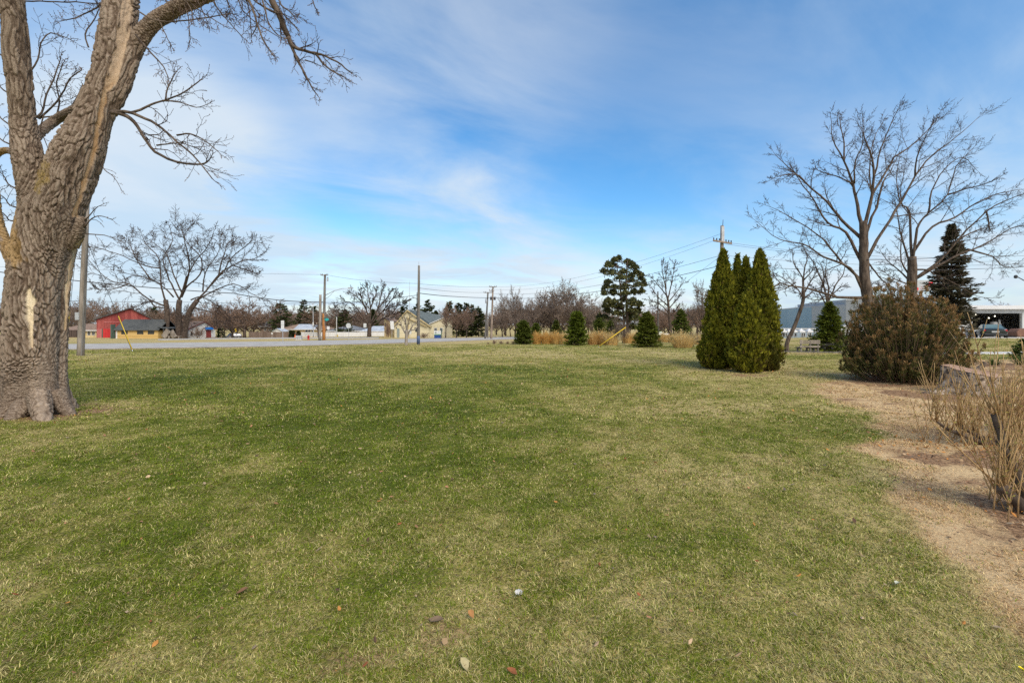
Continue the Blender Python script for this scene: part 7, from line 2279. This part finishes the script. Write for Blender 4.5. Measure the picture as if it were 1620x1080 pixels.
# red and grey pylon sign behind the trees
o, X, Zp, k = site('pylon_sign', 'grey business sign with bright red emblem seen through the bare trees', 'sign', 1468, 58)
M['sign_red'] = plain('sign_red', (0.80, 0.02, 0.03), .4)
MB().box(X(1447), X(1484), 0, .4, Zp(460), Zp(443)).build('board', M['grey_clad'], o)
MB().prism([(X(1466.5), Zp(453)), (X(1473), Zp(453.5)), (X(1475.5), Zp(446)), (X(1469), Zp(446.5))], 'y', -.08, -.01).build('emblem', M['sign_red'], o)
lt = MB()
for a, b, y0, y1 in ((1449.5, 1452.5, 462, 455), (1455.5, 1460, 459.5, 456.5), (1457, 1458.6, 456.4, 453.5)): lt.box(X(a), X(b), -.06, -.01, Zp(y0) + .25, Zp(y1))
lt.build('lettering', M['sign_red'], o)
for x in (X(1452), X(1480)): MB().box(x - .12, x + .12, .1, .35, -.3, Zp(460)).build('post', M['steel'], o)
# hydrant, cabinet, cone, barrel
o = thing('fire_hydrant', 'small red fire hydrant across the road', 'hydrant', G(488, 72))
M['hyd'] = plain('hydrant_red', (0.45, 0.03, 0.025), .5)
MB().lathe([(.2, 0), (.2, .05), (.14, .06), (.14, .5), (.18, .52), (.18, .56), (.13, .6), (.11, .70), (.04, .76)], (0, 0, 0), 14).build('barrel', M['hyd'], o, True)
for s_ in (-1, 1): MB().bar((s_ * .1, 0, .42), (s_ * .24, 0, .42), .065, None, 10).build('outlet', M['hyd'], o)
MB().bar((0, -.1, .38), (0, -.24, .38), .08, None, 10).build('outlet', M['hyd'], o)
o = thing('utility_cabinet', 'low pale grey utility cabinet beside the red hydrant', 'cabinet', G(473, 71))
MB().box(-.42, .42, -.3, .3, .06, .66).build('body', M['sign_back'], o, bevel=.03)
MB().box(-.46, .46, -.34, .34, -.1, .06).build('plinth', M['concrete'], o)
MB().box(-.38, -.01, -.315, -.302, .1, .6).build('door', M['steel'], o); MB().box(.01, .38, -.315, -.302, .1, .6).build('door', M['steel'], o)
M['orange'] = plain('orange_plastic', (0.75, 0.16, 0.03), .5)
o = thing('traffic_cone', 'orange traffic cone near the white fence corner', 'cone', G(466.7, 118))
MB().lathe([(.2, .04), (.17, .1), (.1, .5), (.05, .8)], (0, 0, 0), 12).build('cone_body', M['orange'], o, True)
MB().box(-.28, .28, -.28, .28, -.02, .04).build('base', M['orange'], o)
for px, lb in ((350.5, 'short reddish post at the kerb beyond the garage'), (363, 'second short reddish post nearer the parked vehicle')):
    o = thing('marker_post', lb, 'post', G(px, 96))
    MB().bar((0, 0, -.1), (0, 0, .5), .09, None, 8).build('shaft', M['brick'], o)
    MB().lathe([(.09, .5), (.1, .52), (.05, .58)], (0, 0, 0), 8).build('cap', M['brown_trim'], o)
o = thing('yellow_box', 'small yellow box sitting before the white fence', 'box', G(533, 124))
MB().box(-.25, .25, -.2, .2, 0, .5).build('body', M['yellow'], o, bevel=.03); MB().box(-.28, .28, -.23, .23, .5, .56).build('lid', M['yellow'], o)
# bench, rail and edging
o = thing('park_bench', 'weathered wooden park bench seen from behind near the bright spruce', 'bench', at(1281, 557), R(-3))
k = o.location.y / F; hw = 15.5 * k
for z in (.30, .52, .64): MB().box(-hw, hw, -.04, 0, z, z + .10).build('back_slat', M['pole_grey'], o)
for y in (.06, .20, .34): MB().box(-hw, hw, y, y + .11, .27, .31).build('seat_slat', M['pole_grey'], o)
for x in (-hw + .1, 0.05, hw - .1):
    MB().box(x - .04, x + .04, .0, .06, -.05, .76).build('leg', M['pole_dark'], o); MB().box(x - .04, x + .04, .36, .44, -.05, .27).build('leg', M['pole_dark'], o)
    MB().box(x - .035, x + .035, .061, .359, .20, .265).build('bearer', M['pole_dark'], o)
o = thing('timber_rail', 'long low timber rail on stub posts in front of the bright spruce', 'rail', at(1316, 556))
k = o.location.y / F
MB().box(-20 * k, 22 * k, -.12, .12, .36, .52).build('beam', M['pole_grey'], o)
for px in (-13, -1, 11): MB().box(px * k - .07, px * k + .07, -.08, .08, -.1, .36).build('post', M['pole_dark'], o)
a_, b_ = at(1222, 557.0), at(1335, 558.5)
o = thing('edging_timber', 'thin dark edging timber lying along the lawn near the bench', 'edging', a_)
MB().beam(Vector((0, 0, .03)), b_ - a_ + Vector((0, 0, .03)), .09, .09).build('timber', M['pole_dark'], o)
for s_ in (.2, .8): q = (b_ - a_) * s_; MB().box(q.x - .03, q.x + .03, q.y - .08, q.y - .045, -.1, .1).build('stake', M['pole_dark'], o)
# two birds in the spreading tree
M['bird'] = plain('dark_feathers', (0.02, 0.02, 0.022), .7)
for px, py, lb in ((263, 353, 'dark bird perched at the very top of the spreading tree'), (280.5, 360, 'dark bird perched just below the top of the spreading tree')):
    o = thing('bird', lb, 'bird', P(px, py, 88.5))
    T = Tubes(); T.add([Vector((-.30, 0, -.10)), Vector((-.14, 0, .0)), Vector((0, 0, .08)), Vector((.12, 0, .17)), Vector((.17, 0, .27)), Vector((.22, 0, .30)), Vector((.30, 0, .28))], [.02, .07, .13, .12, .075, .07, .01], 10)
    T.build('body', M['bird'], o)
